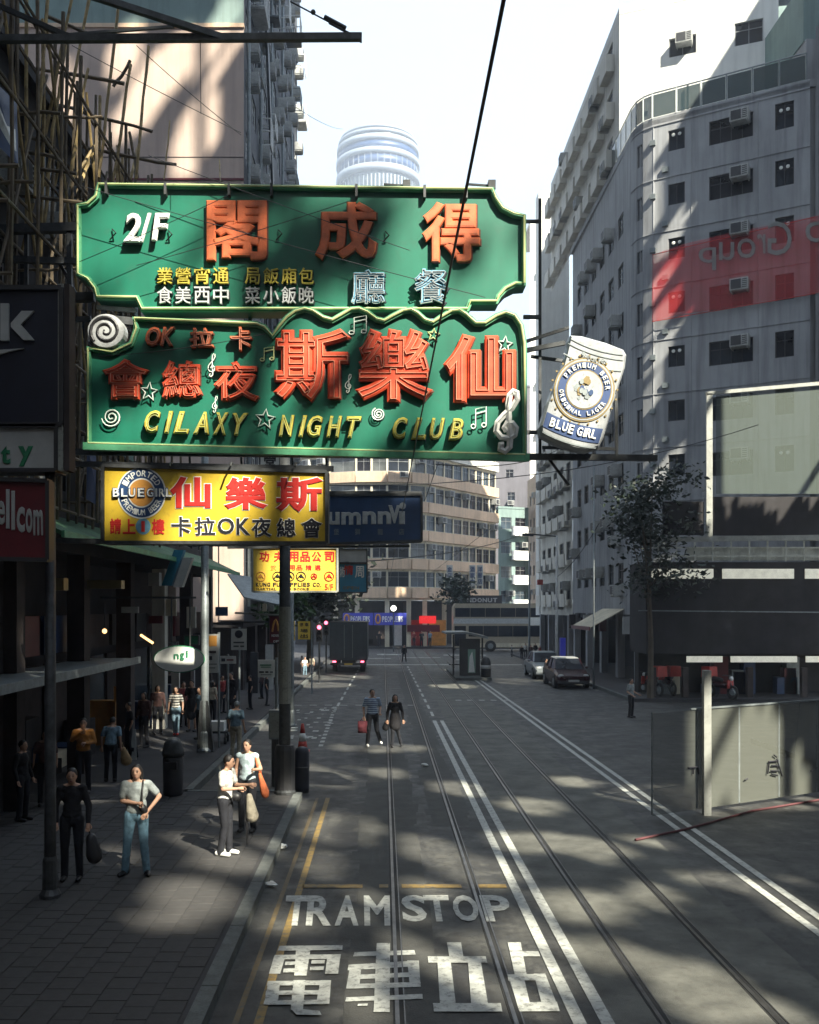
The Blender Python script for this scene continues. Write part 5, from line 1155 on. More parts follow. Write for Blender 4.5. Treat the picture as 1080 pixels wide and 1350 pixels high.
def tree(label, loc, H, R_, m, n=2600, seed=0, trunk_r=.14, squash=.8, leaf=.16, base=.45):
    random.seed(seed); t = thing('tree', label, 'tree', loc)
    q = MB(); tips = []
    q.tube([(0, 0, -.05), (.04, .02, H*.25), (-.03, .05, H*base), (.02, 0, H*.7)], [trunk_r*1.25, trunk_r, trunk_r*.8, trunk_r*.4], 8)
    for k in range(9):
        a = random.uniform(0, 6.28); z0 = H*random.uniform(base*.8, .65); r = R_*random.uniform(.5, .9); zz = H*random.uniform(base+.1, .95)
        q.tube([(0, 0, z0), (r*.45*cos(a), r*.45*sin(a), (z0+zz)/2 + .1), (r*cos(a), r*sin(a), zz)], [trunk_r*.5, trunk_r*.3, trunk_r*.1], 5); tips.append(Vector((r*cos(a), r*sin(a), zz)))
    part('trunk', q, 'trunk', t)
    q = MB(); cl = [Vector(p) for p in tips] + [Vector((random.gauss(0, R_*.4), random.gauss(0, R_*.4), H*random.uniform(base+.05, .98))) for _ in range(22)]
    for k in range(n):
        c = random.choice(cl); s_ = R_*.27; p = c + Vector((random.gauss(0, s_), random.gauss(0, s_), random.gauss(0, s_*squash)))
        w = leaf*random.uniform(.6, 1.4); d = Vector((random.uniform(-1, 1), random.uniform(-1, 1), random.uniform(-.6, .6))).normalized(); e = d.cross(Vector((random.uniform(-1, 1), random.uniform(-1, 1), random.uniform(-1, 1)))).normalized()
        q.add([p - d*w, p + e*w*.5, p + d*w, p - e*w*.5], [(0,1,2,3)])
    part('crown', q, m, t); return t
tree('tram-window reflection built as a dark bushy street tree in front of the grey block at right', (11.3, 41.7, .14), 9.4, 1.75, 'leafd', 3000, 3, .11, leaf=.12)  # this tree stands in for a dark reflection in the window
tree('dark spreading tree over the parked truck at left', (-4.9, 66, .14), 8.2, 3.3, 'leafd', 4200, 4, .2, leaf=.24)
tree('small green tree behind the slim pole on the left', (-5.3, 49, .14), 6.4, 1.3, 'leaf', 1500, 5, .1)
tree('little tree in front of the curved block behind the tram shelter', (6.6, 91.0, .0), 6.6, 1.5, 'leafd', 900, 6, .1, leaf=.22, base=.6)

# ================================================================ poles and street furniture
def lamp_pole(label, x, y, z1, r, m, z0=.14, cat='pole', base=None):
    t = thing('pole', label, cat, (x, y, z0)); q = MB(); q.tube([(x, y, z0), (x, y, z0+1.2), (x, y, z1)], [r*1.1, r, r*.9], 14); part('shaft', q, m, t, world=True, smooth=True)
    q = MB(); q.lathe([(r*1.9, 0), (r*1.9, .05), (r*1.35, .12), (r*1.3, .5), (r*1.1, .55)], (x, y, z0), 14); part('base', q, base or m, t, world=True); return t
P1 = lamp_pole('thick dark overhead-wire pole at the kerb bend under the yellow sign', -2.03, 20.4, 7.2, .12, 'steel')
q = MB(); q.tube([(-2.03, 20.4, 4.0), (-2.03, 20.4, 2.0)], .123, 14); part('sunlit_sleeve', q, 'signback', P1, world=True)  # paler tube paints the sunlit stretch of the pole
q = MB(); q.lathe([(.21, 0), (.21, .9), (.18, 1.0), (.12, 1.02)], (-2.03, 20.42, .14), 16); part('pole_guard', q, 'framed', P1, world=True)
P2 = lamp_pole('tall blue grey pole with flared foot on the left pavement', -4.75, 26.3, 9.5, .11, 'steelp')
q = MB(); q.add([(-4.95, 26.2, .14), (-4.5, 26.2, .14), (-4.66, 26.2, 1.5), (-4.86, 26.2, 1.5), (-4.95, 26.4, .14), (-4.5, 26.4, .14), (-4.66, 26.4, 1.5), (-4.86, 26.4, 1.5)], [(0,1,2,3),(4,7,6,5),(0,3,7,4),(1,5,6,2),(3,2,6,7)]); part('foot', q, 'steel', P2, world=True)
P3 = lamp_pole('dark slate pole beside the woman in black at far left', -4.42, 13.1, 6.2, .075, 'steel')
P4 = lamp_pole('slim blue green pole just right of the thick dark pole', -3.05, 33, 6.8, .07, 'steelp', z0=.0)
def street_lamp(label, x, y, z1, arm, m='white', r=.09):
    t = thing('street_lamp', label, 'street lamp', (x, y, .0)); q = MB(); q.tube([(x, y, 0), (x, y, 1.5), (x, y, z1)], [r*1.2, r, r*.7], 10); part('shaft', q, m, t, world=True, smooth=True)
    if arm: q = MB(); q.bar((x, y, z1-.05), (x+arm, y, z1+.1), .08, .08); part('arm', q, 'steel', t, world=True); q = MB(); q.bar((x+arm*.75, y, z1+.02), (x+arm*1.1, y, z1+.05), .22, .14); part('lamp_head', q, 'steel', t, world=True)
    return t
street_lamp('white street lamp shaft with dark arm at the right pavement corner', at(734, 0, 60).x, 60, at(0, 706, 60).z, -1.9)
street_lamp('thin grey lamp post left of the white street lamp', at(698, 0, 76).x, 76, at(0, 730, 76).z, 0, 'steelp', .08)
street_lamp('grey lamp post rising beside the can sign over the right pavement', at(783, 0, 48).x, 48, at(0, 600, 48).z, 0, 'steelp', .05)
t = thing('street_lamp', 'lit white lamp globe high in front of the curved block', 'street lamp', (at(519, 0, 88).x, 88, 0)); p = at(519, 802, 88)
q = MB(); q.tube([(p.x, 88, 0), (p.x, 88, p.z)], .05, 8); part('shaft', q, 'steel', t, world=True); q = MB(); q.ell(p, .26, 10, 8); part('globe', q, mat('globe_lit', (.9, .9, .85), .4, emit=(1, .97, .85), estr=1), t, world=True, smooth=True)
def sign_on_pole(label, px, py0, px1, py1, Y, m, cat='street sign', lines=(), rim='steelp', pole_px=None, z0=.14):
    a = at(px, py1, Y); b_ = at(px1, py0, Y); t = thing('street_sign', label, cat, ((a.x+b_.x)/2, Y, z0))
    q = MB(); q.box(a.x, b_.x, Y, Y+.05, a.z, b_.z); part('plate', q, m, t, world=True)
    q = MB(); xm = at(pole_px or (px+px1)/2, 0, Y).x; q.tube([(xm, Y+.09, z0), (xm, Y+.09, b_.z+.05)], .035, 8); part('post', q, rim, t, world=True)
    for (x0, y0, x1, y1, mm) in lines: c0 = at(x0, y1, Y); c1 = at(x1, y0, Y); q = MB(); q.box(c0.x, c1.x, Y-.012, Y-.002, c0.z, c1.z); part('marking', q, mm, t, world=True)
    return t
t = sign_on_pole('grey plate with dark round parking symbol on the left pavement', 305, 829, 325, 857, 30, 'inkgrey', lines=((308, 846, 322, 848, 'steel'), (308, 851, 315, 853, 'steel'), (317, 851, 322, 853, 'steel')))
c = at(315, 836, 30); q = MB(); q.prism([(c.x + .12*cos(2*pi*i/18), c.z + .12*sin(2*pi*i/18)) for i in range(18)], 29.975, 30.0); part('disc', q, 'navyd', t, world=True)
t = sign_on_pole('white notice plate with green printed lines left of the dark pole', 340, 870, 362, 893, 23, 'inkwhite', lines=((343, 876, 358, 877.5, 'inkgreen'), (344, 879, 357, 880, 'inkgreen'), (342, 885, 348, 887, 'inkblack'), (350, 885, 354, 887, 'inkblack'), (356, 885, 360, 887, 'steelp'), (344, 889, 358, 890, 'steelp')), pole_px=364)
t = sign_on_pole('tall teal framed bus stop flag with orange top and white lists', 273, 836, 288, 887, 27, 'inkgrey', lines=((275, 838, 286, 852, 'inkorange'), (275, 858, 285, 861, 'inkblack'), (276, 865, 280, 870, 'inkblack'), (275, 875, 286, 876, 'inkblack'), (275, 880, 284, 881, 'inkblack')), rim='steelp', pole_px=288)
t = sign_on_pole('small wide plate with dark print beside the bus stop flag', 289, 865, 311, 875, 29, 'inkgrey', lines=((292, 868, 297, 872, 'inkblack'), (299, 869, 308, 871, 'mred')))
t = sign_on_pole('yellow double notice board with black characters near the traffic light', 393, 819, 409, 843, 45, 'yellow2', pole_px=411, z0=0)
for ch, b_ in (('停', (395, 821, 400, 826)), ('車', (402, 821, 407, 826)), ('場', (396, 829, 406, 834)), ('出', (396, 836, 406, 841))): letter(t, ch, *b_, 44.98, 'inkblack', .02, .01)
t = sign_on_pole('narrow yellow strip board between the two left poles', 384, 819, 389, 844, 45, 'yellow2', z0=0)
for k, yy in enumerate((822, 829, 836)): letter(t, '大小中'[k], 385, yy, 388.5, yy+4.5, 44.98, 'inkblack', .02, .01)
def tlight(label, px, py, Y, x0):
    p = at(px, py, Y); t = thing('traffic_light', label, 'traffic light', (p.x, Y, .0)); q = MB(); q.tube([(p.x, Y+.1, 0), (p.x, Y+.1, p.z+.3)], .05, 8); part('post', q, 'steel', t, world=True)
    q = MB(); q.box(p.x-.16, p.x+.16, Y-.06, Y+.1, p.z-.75, p.z+.22); part('housing', q, 'black', t, world=True)
    for k, mm in enumerate(('lamp_red', 'pane2', 'pane2')): q = MB(); q.ell((p.x, Y-.07, p.z-.29*k), (.11, .05, .11), 10, 6); part('lens', q, mm, t, world=True); 
    for k in range(3): q = MB(); q.prism([(p.x + .13*cos(pi*i/6), p.z-.29*k + .13*sin(pi*i/6)) for i in range(7)] + [(p.x + .115*cos(pi*i/6), p.z-.29*k + .115*sin(pi*i/6)) for i in range(6, -1, -1)], Y-.22, Y-.06); part('visor', q, 'black', t, world=True)
tlight('lower left traffic light glowing red beside the parked truck', 421, 827, 52, 0); tlight('second red traffic light a little higher and farther right', 430, 821, 60, 0)
# fast food sign
MC = thing('shop_sign', 'dark red fast food sign with yellow arches letter over the left pavement', 'sign', (-4.7, 40, at(0, 850, 40).z))
dpanel(MC, 355, 812, 386, 848, 40, .3, 'mred', 'framed', .04)
q = MB(); q.tube([at(359 + x, y, 39.98) for x, y in ((0, 833), (1.2, 825), (3, 819), (4.5, 817), (6.2, 820), (7.5, 826), (8.2, 832))], .045, 5); part('arch', q, 'inkorange', MC, world=True)
q = MB(); q.tube([at(367 + x, y, 39.98) for x, y in ((0, 832), (1.2, 825), (3, 819), (4.5, 817), (6.2, 820), (7.5, 826), (8.2, 833))], .045, 5); part('arch', q, 'inkorange', MC, world=True)
rowtxt(MC, "McDonald's", 358, 377, 836.5, 839.5, 40, 'inkwhite', .02); rowtxt(MC, 'OPEN', 360, 376, 844, 847, 40, 'inkwhite', .02)
q = MB(); q.bar((-6.6, 40.1, at(0, 820, 40).z), (at(356, 0, 40).x, 40.1, at(0, 820, 40).z), .06, .06); part('bracket', q, 'steel', MC, world=True)
# sloping grey awning further back and its fascia
GA = thing('shop_awning', 'sloping grey sheet awning behind the poles on the left', 'awning', (-6, 38, at(0, 795, 38).z))
q = MB(); a, b_, c, d_ = at(300, 756, 40), at(345, 762, 40), at(384, 800, 38), at(322, 787, 38); q.add([a, b_, c, d_] + [p - Vector((0, 0, .06)) for p in (a, b_, c, d_)], [(0,1,2,3),(7,6,5,4),(0,4,5,1),(1,5,6,2),(2,6,7,3),(3,7,4,0)]); part('sheet', q, 'steelp', GA, world=True)
q = MB(); q.bar(at(310, 808, 40), at(385, 812, 40), .1, .08); part('edge', q, 'signback', GA, world=True)
for k, (x0, x1, mm) in enumerate(((340, 343, 'signback'), (346, 351, 'beige'), (353, 361, 'signback'))): a = at(x0, 806, 39.8); b_ = at(x1, 796, 39.8); q = MB(); q.box(a.x, b_.x, 39.8, 39.95, a.z, b_.z); part('box_letter', q, mm, GA, world=True)
# cones
def cone(label, px, py, Y, z0=0.0, s_=1.0):
    x = (px-HX)*Y/F; t = thing('traffic_cone', label, 'traffic cone', (x, Y, z0))
    q = MB(); q.box(-.19*s_, .19*s_, -.19*s_, .19*s_, 0, .04*s_); part('base', q, 'red', t)
    q = MB(); q.lathe([(.15*s_, .04*s_), (.105*s_, .30*s_)], (0,0,0), 16); part('lower_cone', q, 'red', t, smooth=True); q = MB(); q.lathe([(.108*s_, .30*s_), (.075*s_, .52*s_)], (0,0,0), 16); part('white_band', q, 'inkwhite', t, smooth=True); q = MB(); q.lathe([(.075*s_, .52*s_), (.035*s_, .78*s_)], (0,0,0), 16); part('cone_tip', q, 'red', t, smooth=True); return t
cone('red and white traffic cone on the road beside the dark pole', 399, 991, 27.2); cone('red and white traffic cone on the left pavement near the shops', 206, 958, 32, .14, .95)
# litter bins and cabinets
t = thing('litter_bin', 'dark litter bin with grey domed top on the left pavement', 'litter bin', (-4.3, 20.2, .15))
q = MB(); q.lathe([(.19, 0), (.20, .05), (.21, .75), (.19, .8)], (0,0,0), 16); part('body', q, 'framed', t, smooth=True); q = MB(); q.lathe([(.22, .8), (.23, .88), (.20, .98), (.18, 1.06), (.12, 1.15), (.05, 1.18)], (0,0,0), 16); part('lid', q, 'steel', t, smooth=True); q = MB(); q.box(-.12, .12, -.225, -.17, .55, .70); part('opening', q, 'black', t)
t = thing('control_cabinet', 'grey metal box on a dark post left of the thick pole', 'cabinet', (at(363, 0, 22).x, 22, .0)); x = at(363, 0, 22).x
q = MB(); a = at(355, 974, 22); b_ = at(371, 936, 22); q.box(a.x, b_.x, 21.9, 22.15, a.z, b_.z); part('box', q, 'steelp', t, world=True); q = MB(); q.tube([(x, 22.02, 0), (x, 22.02, a.z)], .09, 10); part('post', q, 'framed', t, world=True); q = MB(); q.box(a.x+.02, b_.x-.02, 21.88, 21.9, a.z+.04, b_.z-.04); part('door', q, 'signback', t, world=True)
t = thing('litter_bin', 'black rubbish drum standing right behind the thick dark pole', 'litter bin', (-1.75, 21.3, .0)); q = MB(); q.lathe([(.15, 0), (.16, .1), (.16, .85), (.13, .95), (.05, .98)], (0,0,0), 14); part('drum', q, 'navyd', t, smooth=True); q = MB(); q.tube([(.165*cos(2*pi*i/14), .165*sin(2*pi*i/14), .55) for i in range(14)], .015, 4, closed=True); part('band', q, 'steel', t)
t = thing('notice_board', 'leaning narrow white A-frame board by the shop column', 'board', (at(175, 0, 25).x, 25, .14)); q = MB(); q.add([(-.10, -.1, 0), (.12, -.1, 0), (.06, .05, .75), (-.14, .05, .75), (-.10, -.07, 0), (.12, -.07, 0), (.06, .08, .75), (-.14, .08, .75)], [(0,1,2,3),(7,6,5,4),(0,4,5,1),(1,5,6,2),(2,6,7,3),(3,7,4,0)]); part('panel', q, 'inkgrey', t); q = MB(); q.bar((0, .28, 0), (-.04, .08, .74), .16, .02); part('back_leg', q, 'steel', t); q = MB(); q.box(-.05, .05, -.07, -.05, .2, .3); part('notice', q, 'inkblack', t)
t = thing('hand_cart', 'small dark cart stacked with white papers by the tall pole', 'cart', (at(284, 0, 28).x, 28, .14))
q = MB(); q.box(-.4, .4, -.3, .3, .3, .36); part('bed', q, 'steel', t)
for x, y in ((-.32, -.25), (.32, -.25), (-.32, .25), (.32, .25)): q = MB(); q.tube([(x-.03, y, .1), (x+.03, y, .1)], .1, 10); part('wheel', q, 'rubber', t); q = MB(); q.bar((x, y, .1), (x, y, .3), .03, .03); part('leg', q, 'steel', t)
q = MB(); q.tube([(.4, -.25, .33), (.5, -.25, .9), (.5, .25, .9), (.4, .25, .33)], .02, 5); part('handle', q, 'steel', t)
q = MB(); q.box(-.3, .28, -.25, .2, .36, .62); single_ = part('paper_stack', q, 'inkwhite', t)
# shop lamps on the left
for i, (px, py, Y) in enumerate(((138, 832, 24), (193, 843, 26))):
    p = at(px, py, Y); t = thing('shop_lamp', ['warm little lamp glowing above the long flat canopy', 'slanting orange tube lamp glowing under the awning'][i], 'lamp', p)
    q = MB(); 
    if i == 0: q.ell((0,0,0), .06, 8, 6)
    else: q.tube([(-.15, 0, .12), (.18, 0, -.10)], .035, 6)
    part('bulb', q, 'lamp_on', t); q = MB(); q.tube([(0, 0, .06 if i == 0 else .03), (0, 0, .7)], .012, 5); part('cord', q, 'black', t)
# small cluttered box signs under the awning
for i, (x0, y0, x1, y1, Y, m_, lab, tilt) in enumerate(((213, 725, 226, 772, 27, 'cyan', 'tilted blue box sign under the end of the green awning', .35), (228, 735, 240, 774, 27, 'inkgrey', 'tilted white box sign beside the blue one under the awning', .35), (196, 755, 210, 772, 28, 'inkgrey', 'small square grey box sign left of the tilted pair', .0), (102, 765, 160, 776, 23, 'gold', 'long dim gold lettered strip sign in the dark arcade', 0), (70, 762, 84, 778, 20, 'gold', 'short dim gold plaque near the left pole', 0))):
    a = at(x0, y1, Y); b_ = at(x1, y0, Y); q = MB(); w = b_.x-a.x; h_ = b_.z-a.z; dx = tilt*h_
    q.prism([(a.x, a.z), (b_.x, a.z), (b_.x+dx, b_.z), (a.x+dx, b_.z)], Y, Y+.3); single('box_sign', q, m_, lab, 'sign')
t = thing('shop_sign', 'small green and white lit panel over the dim shop at left', 'sign', (-5.6, 30, 3)); 
dpanel(t, 243, 838, 262, 850, 31, .15, 'inkgreen', 'steel', .03)
# shop shelves and posters seen through the arcade near the far people
for i, (px, py0, py1, Y, m_) in enumerate(((226, 885, 930, 34, 'cream'), (246, 880, 925, 36, 'greyw'), (330, 860, 920, 44, 'framed'), (350, 850, 900, 46, 'inkgrey'))):
    a = at(px, py1, Y); b_ = at(px+10, py0, Y); q = MB(); q.box(a.x, b_.x, Y, Y+.2, .14, b_.z)
    single('notice_stand', q, m_, ['cream upright panel beside the far shop entrance', 'grey upright panel between the far shop entrances', 'dark upright panel left of the fast food sign', 'pale upright panel under the fast food sign'][i], 'panel')

for i, (x0, y0, x1, y1, Y, m_, lab) in enumerate(((160, 800, 182, 808, 26, 'inkgrey', 'dim pale strip sign deep in the arcade left of the orange lamp'), (196, 812, 214, 822, 29, 'mred', 'small dark red sign under the arcade ceiling'), (218, 790, 232, 812, 31, 'beige', 'dim beige upright sign behind the oval sign'), (246, 800, 258, 828, 33, 'cream', 'pale upright sign box left of the tall pole'), (284, 800, 300, 812, 36, 'navy', 'small navy sign between tall pole and parking plate'), (186, 930, 196, 958, 31, 'inkgrey', 'pale price board standing by the small cone'), (150, 905, 160, 925, 27, 'inkorange', 'small orange price card in the arcade shop'))):
    a = at(x0, y1, Y); b_ = at(x1, y0, Y); q = MB(); q.box(a.x, b_.x, Y, Y+.12, a.z, b_.z); q.box(a.x+.02, b_.x-.02, Y-.015, Y, a.z+(b_.z-a.z)*.3, a.z+(b_.z-a.z)*.6); single('small_sign', q, m_, lab, 'sign')

# tram stop shelter ------------------------------------------------------
random.seed(81)
TS = thing('tram_shelter', 'small dark tram stop shelter with pale roof on the island', 'shelter', (4.6, 56, .15))
def TP(px, py, Y=56): return at(px, py, Y)
q = MB(); a = TP(586, 833); b_ = TP(641, 839); q.prism([(a.x, a.z), (a.x+1.2, a.z+.02), (b_.x, b_.z+.02), (b_.x, b_.z-.12), (a.x+1.2, a.z-.1), (a.x, a.z-.1)], 55, 58.6); part('roof', q, 'steelp', TS, world=True)
for px, Y in ((598, 55.4), (598, 58.2), (636, 55.4), (636, 58.2)): p = at(px, 840, Y); q = MB(); q.tube([(p.x, Y, .15), (p.x, Y, 2.35)], .05, 8); part('post', q, 'framed', TS, world=True)
q = MB(); a = TP(606, 890, 55.2); b_ = TP(633, 842, 55.2); q.box(a.x, b_.x, 55.2, 55.4, .15, b_.z); part('advert_panel', q, 'framed', TS, world=True)
q = MB(); a = TP(617, 886, 55.1); b_ = TP(627, 856, 55.1); q.box(a.x, b_.x, 55.1, 55.19, .3, b_.z); part('light_panel', q, 'shelterglass', TS, world=True)
q = MB(); a = TP(618, 0, 55.05); q.prism([(a.x, .35), (a.x+.34, .35), (a.x+.2, 1.5), (a.x+.05, 1.2)], 55.02, 55.08); part('poster', q, 'inkwhite', TS, world=True)
q = MB(); q.bar((3.9, 58.3, .6), (5.7, 58.3, .6), .4, .06); part('bench', q, 'steel', TS, world=True)
q = MB(); q.bar((4.0, 55.3, 1.1), (4.0, 61, 1.1), .05, .05); q.bar((4.0, 55.3, .6), (4.0, 61, .6), .04, .04); part('guard_rail', q, 'framed', TS, world=True)
t = thing('bollard', 'round topped dark bollard at the near end of the island', 'bollard', (5.65, 54.2, .15)); q = MB(); q.lathe([(.28, 0), (.28, .8), (.22, 1.0), (.08, 1.1)], (0,0,0), 14); part('body', q, 'framed', t, smooth=True); q = MB(); q.lathe([(.285, .45), (.285, .65)], (0,0,0), 14); part('band', q, 'inkgrey', t, smooth=True)

# ================================================================ vehicles
def wheel(t, x, y, r=.32, w=.2, mirror=1):
    q = MB(); q.tube([(x-w/2, y, r), (x+w/2, y, r)], r, 18); o = part('wheel', q, 'rubber', t); q = MB(); q.tube([(x-w/2-.01, y, r), (x+w/2+.01, y, r)], r*.6, 14); c = part('rim', q, 'steelp', o); return o
def car(label, loc, rz, body, roofm=None, group=None, top=None):
    t = thing('parked_car', label, 'car', loc, rz, group); W = .84
    def loft(secs, m, name):
        q = MB(); n = len(secs[0][1]); vs = []
        for y, pr in secs: vs += [(x, y, z) for x, z in pr]
        fs = [(i*n+k, i*n+(k+1)%n, (i+1)*n+(k+1)%n, (i+1)*n+k) for i in range(len(secs)-1) for k in range(n)] + [tuple(range(n))[::-1], tuple((len(secs)-1)*n+k for k in range(n))]
        q.add(vs, fs); return part(name, q, m, t, smooth=False)
    def sec(w, z0, z1, sh): return [(-w*.92, z0), (w*.92, z0), (w, z0+.2), (w, z1-sh), (w*.88, z1), (-w*.88, z1), (-w, z1-sh), (-w, z0+.2)]
    loft([(-2.22, sec(W*.86, .32, .62, .08)), (-2.1, sec(W*.97, .24, .74, .1)), (-1.2, sec(W, .2, .90, .12)), (1.3, sec(W, .2, .95, .12)), (2.05, sec(W*.97, .24, .92, .12)), (2.2, sec(W*.88, .34, .74, .1))], body, 'body')
    loft([(-1.05, [(-.70, .9), (.70, .9), (.70, .92), (-.70, .92)]), (-.42, [(-.72, .9), (.72, .9), (.60, 1.40), (-.60, 1.40)]), (.75, [(-.72, .92), (.72, .92), (.60, 1.42), (-.60, 1.42)]), (1.5, [(-.68, .93), (.68, .93), (.66, .97), (-.66, .97)])], 'pane0', 'cabin_glass')
    q = MB(); q.add([(-.60, -.40, 1.405), (.60, -.40, 1.405), (.60, .78, 1.425), (-.60, .78, 1.425), (-.55, -.34, 1.45), (.55, -.34, 1.45), (.55, .72, 1.465), (-.55, .72, 1.465)], [(4,5,6,7),(0,1,5,4),(1,2,6,5),(2,3,7,6),(3,0,4,7),(3,2,1,0)]); part('roof', q, top or body, t)
    for s_ in (-1, 1):
        q = MB(); q.bar((s_*.71, -1.03, .93), (s_*.605, -.42, 1.41), .05, .05); q.bar((s_*.605, .76, 1.42), (s_*.69, 1.48, .96), .07, .05); q.bar((s_*.72, .2, .93), (s_*.61, .2, 1.42), .05, .05); part('pillar', q, body, t)
        q = MB(); q.ell((s_*.6, -2.13, .64), (.17, .08, .09), 10, 6); part('headlight', q, 'inkgrey', t, smooth=True)
        q = MB(); q.ell((s_*.93, -.75, .98), (.09, .07, .07), 8, 5); part('wing_mirror', q, body, t)
    q = MB(); q.box(-.38, .38, -2.2, -2.13, .52, .66); part('grille', q, 'black', t); q = MB(); q.box(-.26, .26, -2.26, -2.22, .36, .46); part('number_plate', q, 'inkgrey', t)
    q = MB(); q.box(-.76, .76, -2.24, -2.1, .28, .42); part('bumper', q, body if body != 'carred' else 'steel', t)
    for x in (-.76, .76):
        for y in (-1.4, 1.35): wheel(t, x, y)
    return t
car('dark red saloon taxi with pale roof parked facing us at right', (9.25, 50.0, 0), 0, 'carred', top='inkgrey')
car('silver grey car parked behind the dark red taxi', (9.15, 56.2, 0), 0, 'cargrey')
# box truck, rear view
TK = thing('parked_truck', 'dark box truck seen from behind waiting in the left lane', 'truck', (-2.1, 60, 0))
q = MB(); q.box(-1.15, 1.15, 0, 5.2, .75, 3.02); part('cargo_box', q, 'truck', TK)
q = MB(); q.box(-1.1, -.01, -.05, 0, .82, 2.95); q.cur = 0; part('rear_door', q, 'truck', TK); q = MB(); q.box(.01, 1.1, -.05, 0, .82, 2.95); part('rear_door', q, 'truck', TK)
for x in (-.25, .25): q = MB(); q.tube([(x, -.09, .9), (x, -.09, 2.9)], .02, 5); part('door_bar', q, 'steelp', TK)
q = MB(); q.box(-1.17, 1.17, -.02, 5.22, 3.02, 3.08); part('roof_rim', q, 'steel', TK); q = MB(); q.box(-1.1, 1.1, -.1, .05, .45, .58); part('rear_bumper', q, 'steel', TK)
for x in (-.85, .85): q = MB(); q.box(x-.1, x+.1, -.13, -.1, .62, .72); part('tail_light', q, 'lamp_red', TK); wheel(TK, x, 1.0, .42, .3); wheel(TK, x, 5.9, .42, .25)
q = MB(); q.box(-1.05, 1.05, 5.35, 6.9, .5, 2.3); part('cab', q, 'truck', TK); q = MB(); q.box(-.25, .25, -.12, -.1, .46, .57); part('number_plate', q, 'yellow2', TK)
q = MB(); q.box(-.4, .4, .1, 6.8, .45, .75); part('chassis', q, 'black', TK); q = MB(); q.bar((1.1, 5.6, 1.7), (1.45, 5.5, 1.7), .05, .3); part('wing_mirror', q, 'black', TK)
MN = thing('parked_minibus', 'small dark minibus partly hidden between truck and pavement', 'minibus', (-4.05+.55, 69, 0))
# double decker
BU = thing('double_decker_bus', 'cream and dark double-decker bus crossing the street side-on', 'bus', (11.8, 88, 0))
xl, xr = -5.5, 5.5
q = MB(); q.prism([(xl, .35), (xr, .35), (xr, 4.1), (xr-.15, 4.3), (xl+.2, 4.3), (xl, 4.0)], 0, 2.45); part('body', q, 'buscream', BU)
for i in range(8): q = MB(); x = xl + .15 + i*1.35; q.box(x, x+1.31, -.03, 0, 3.1, 3.9); part('upper_window', q, 'pane0', BU)
for i in range(7): q = MB(); x = xl + 1.35 + i*1.32; q.box(x, x+1.28, -.03, 0, 1.35, 2.3); part('lower_window', q, 'pane0', BU)
q = MB(); q.box(xl+.1, xl+1.1, -.035, 0, .5, 2.3); part('door', q, 'pane2', BU)
q = MB(); q.box(xl, xr, -.02, 0, 2.5, 2.95); part('stripe', q, 'silverch', BU); q = MB(); q.box(xl+6.7, xl+8.6, -.04, -.001, 2.35, 3.05); part('poster', q, 'inkwhite', BU); q = MB(); q.box(xl+1, xr-.4, -.025, 0, .4, .75); part('skirt', q, 'beige', BU)
for x in (xl+3.3, xr-2.8):
    q = MB(); q.tube([(x, -.05, .5), (x, .3, .5)], .5, 20); o = part('wheel', q, 'rubber', BU); q = MB(); q.tube([(x, -.07, .5), (x, -.04, .5)], .26, 14); part('rim', q, 'steelp', o)
def motorbike(label, loc, rz, group=None):
    t = thing('motorbike', label, 'motorbike', loc, rz, group)
    for y in (-.62, .62): q = MB(); q.tube([(.045*cos(0)*0 + 0, y + .25*cos(2*pi*i/16), .28 + .25*sin(2*pi*i/16)) for i in range(16)], .055, 6, closed=True); o = part('wheel', q, 'rubber', t); q = MB(); q.tube([(-.04, y, .28), (.04, y, .28)], .12, 10); part('hub', q, 'steelp', o)
    q = MB(); q.caps((0, -.3, .55), (0, .25, .58), .13, .15, 8); part('body', q, 'carred', t, smooth=True); q = MB(); q.caps((0, .0, .76), (0, .4, .8), .10, .12, 8); part('seat', q, 'black', t, smooth=True)
    q = MB(); q.tube([(0, -.62, .28), (0, -.42, .95)], .035, 6); q.tube([(-.32, -.36, 1.0), (0, -.42, .97), (.32, -.36, 1.0)], .02, 6); part('handlebar', q, 'steel', t); q = MB(); q.ell((0, -.55, .86), (.1, .07, .1), 8, 6); part('headlight', q, 'inkwhite', t, smooth=True)
    q = MB(); q.box(-.25, .25, .42, .88, .85, 1.3); q.v = [(v[0]*(.9 if v[2] > 1.2 else 1), v[1], v[2]) for v in q.v]; part('top_box', q, 'red', t); q = MB(); q.box(-.17, .17, -.52, -.47, .45, .8); part('leg_shield', q, 'red', t)
    q = MB(); q.tube([(0, 0, .4), (-.18, .1, .02)], .015, 5); part('kickstand', q, 'steel', t); return t
mb1 = motorbike('red delivery motorbike with top box, left one of the pair by the kerb', (11.75, 43.2, .14), .3 + pi)
copy_thing(mb1, (12.5, 43.4, .14), .15 + pi, 'red delivery motorbike with top box, right one of the pair by the kerb')
copy_thing(mb1, (14.3, 41.7, .14), .5, 'reflected red motorbike built as one parked apart beside the white hoarding post')  # third bike stands in for a reflection
for o in list(bpy.data.objects):
    if o.name.startswith('parked_minibus'): bpy.data.objects.remove(o)
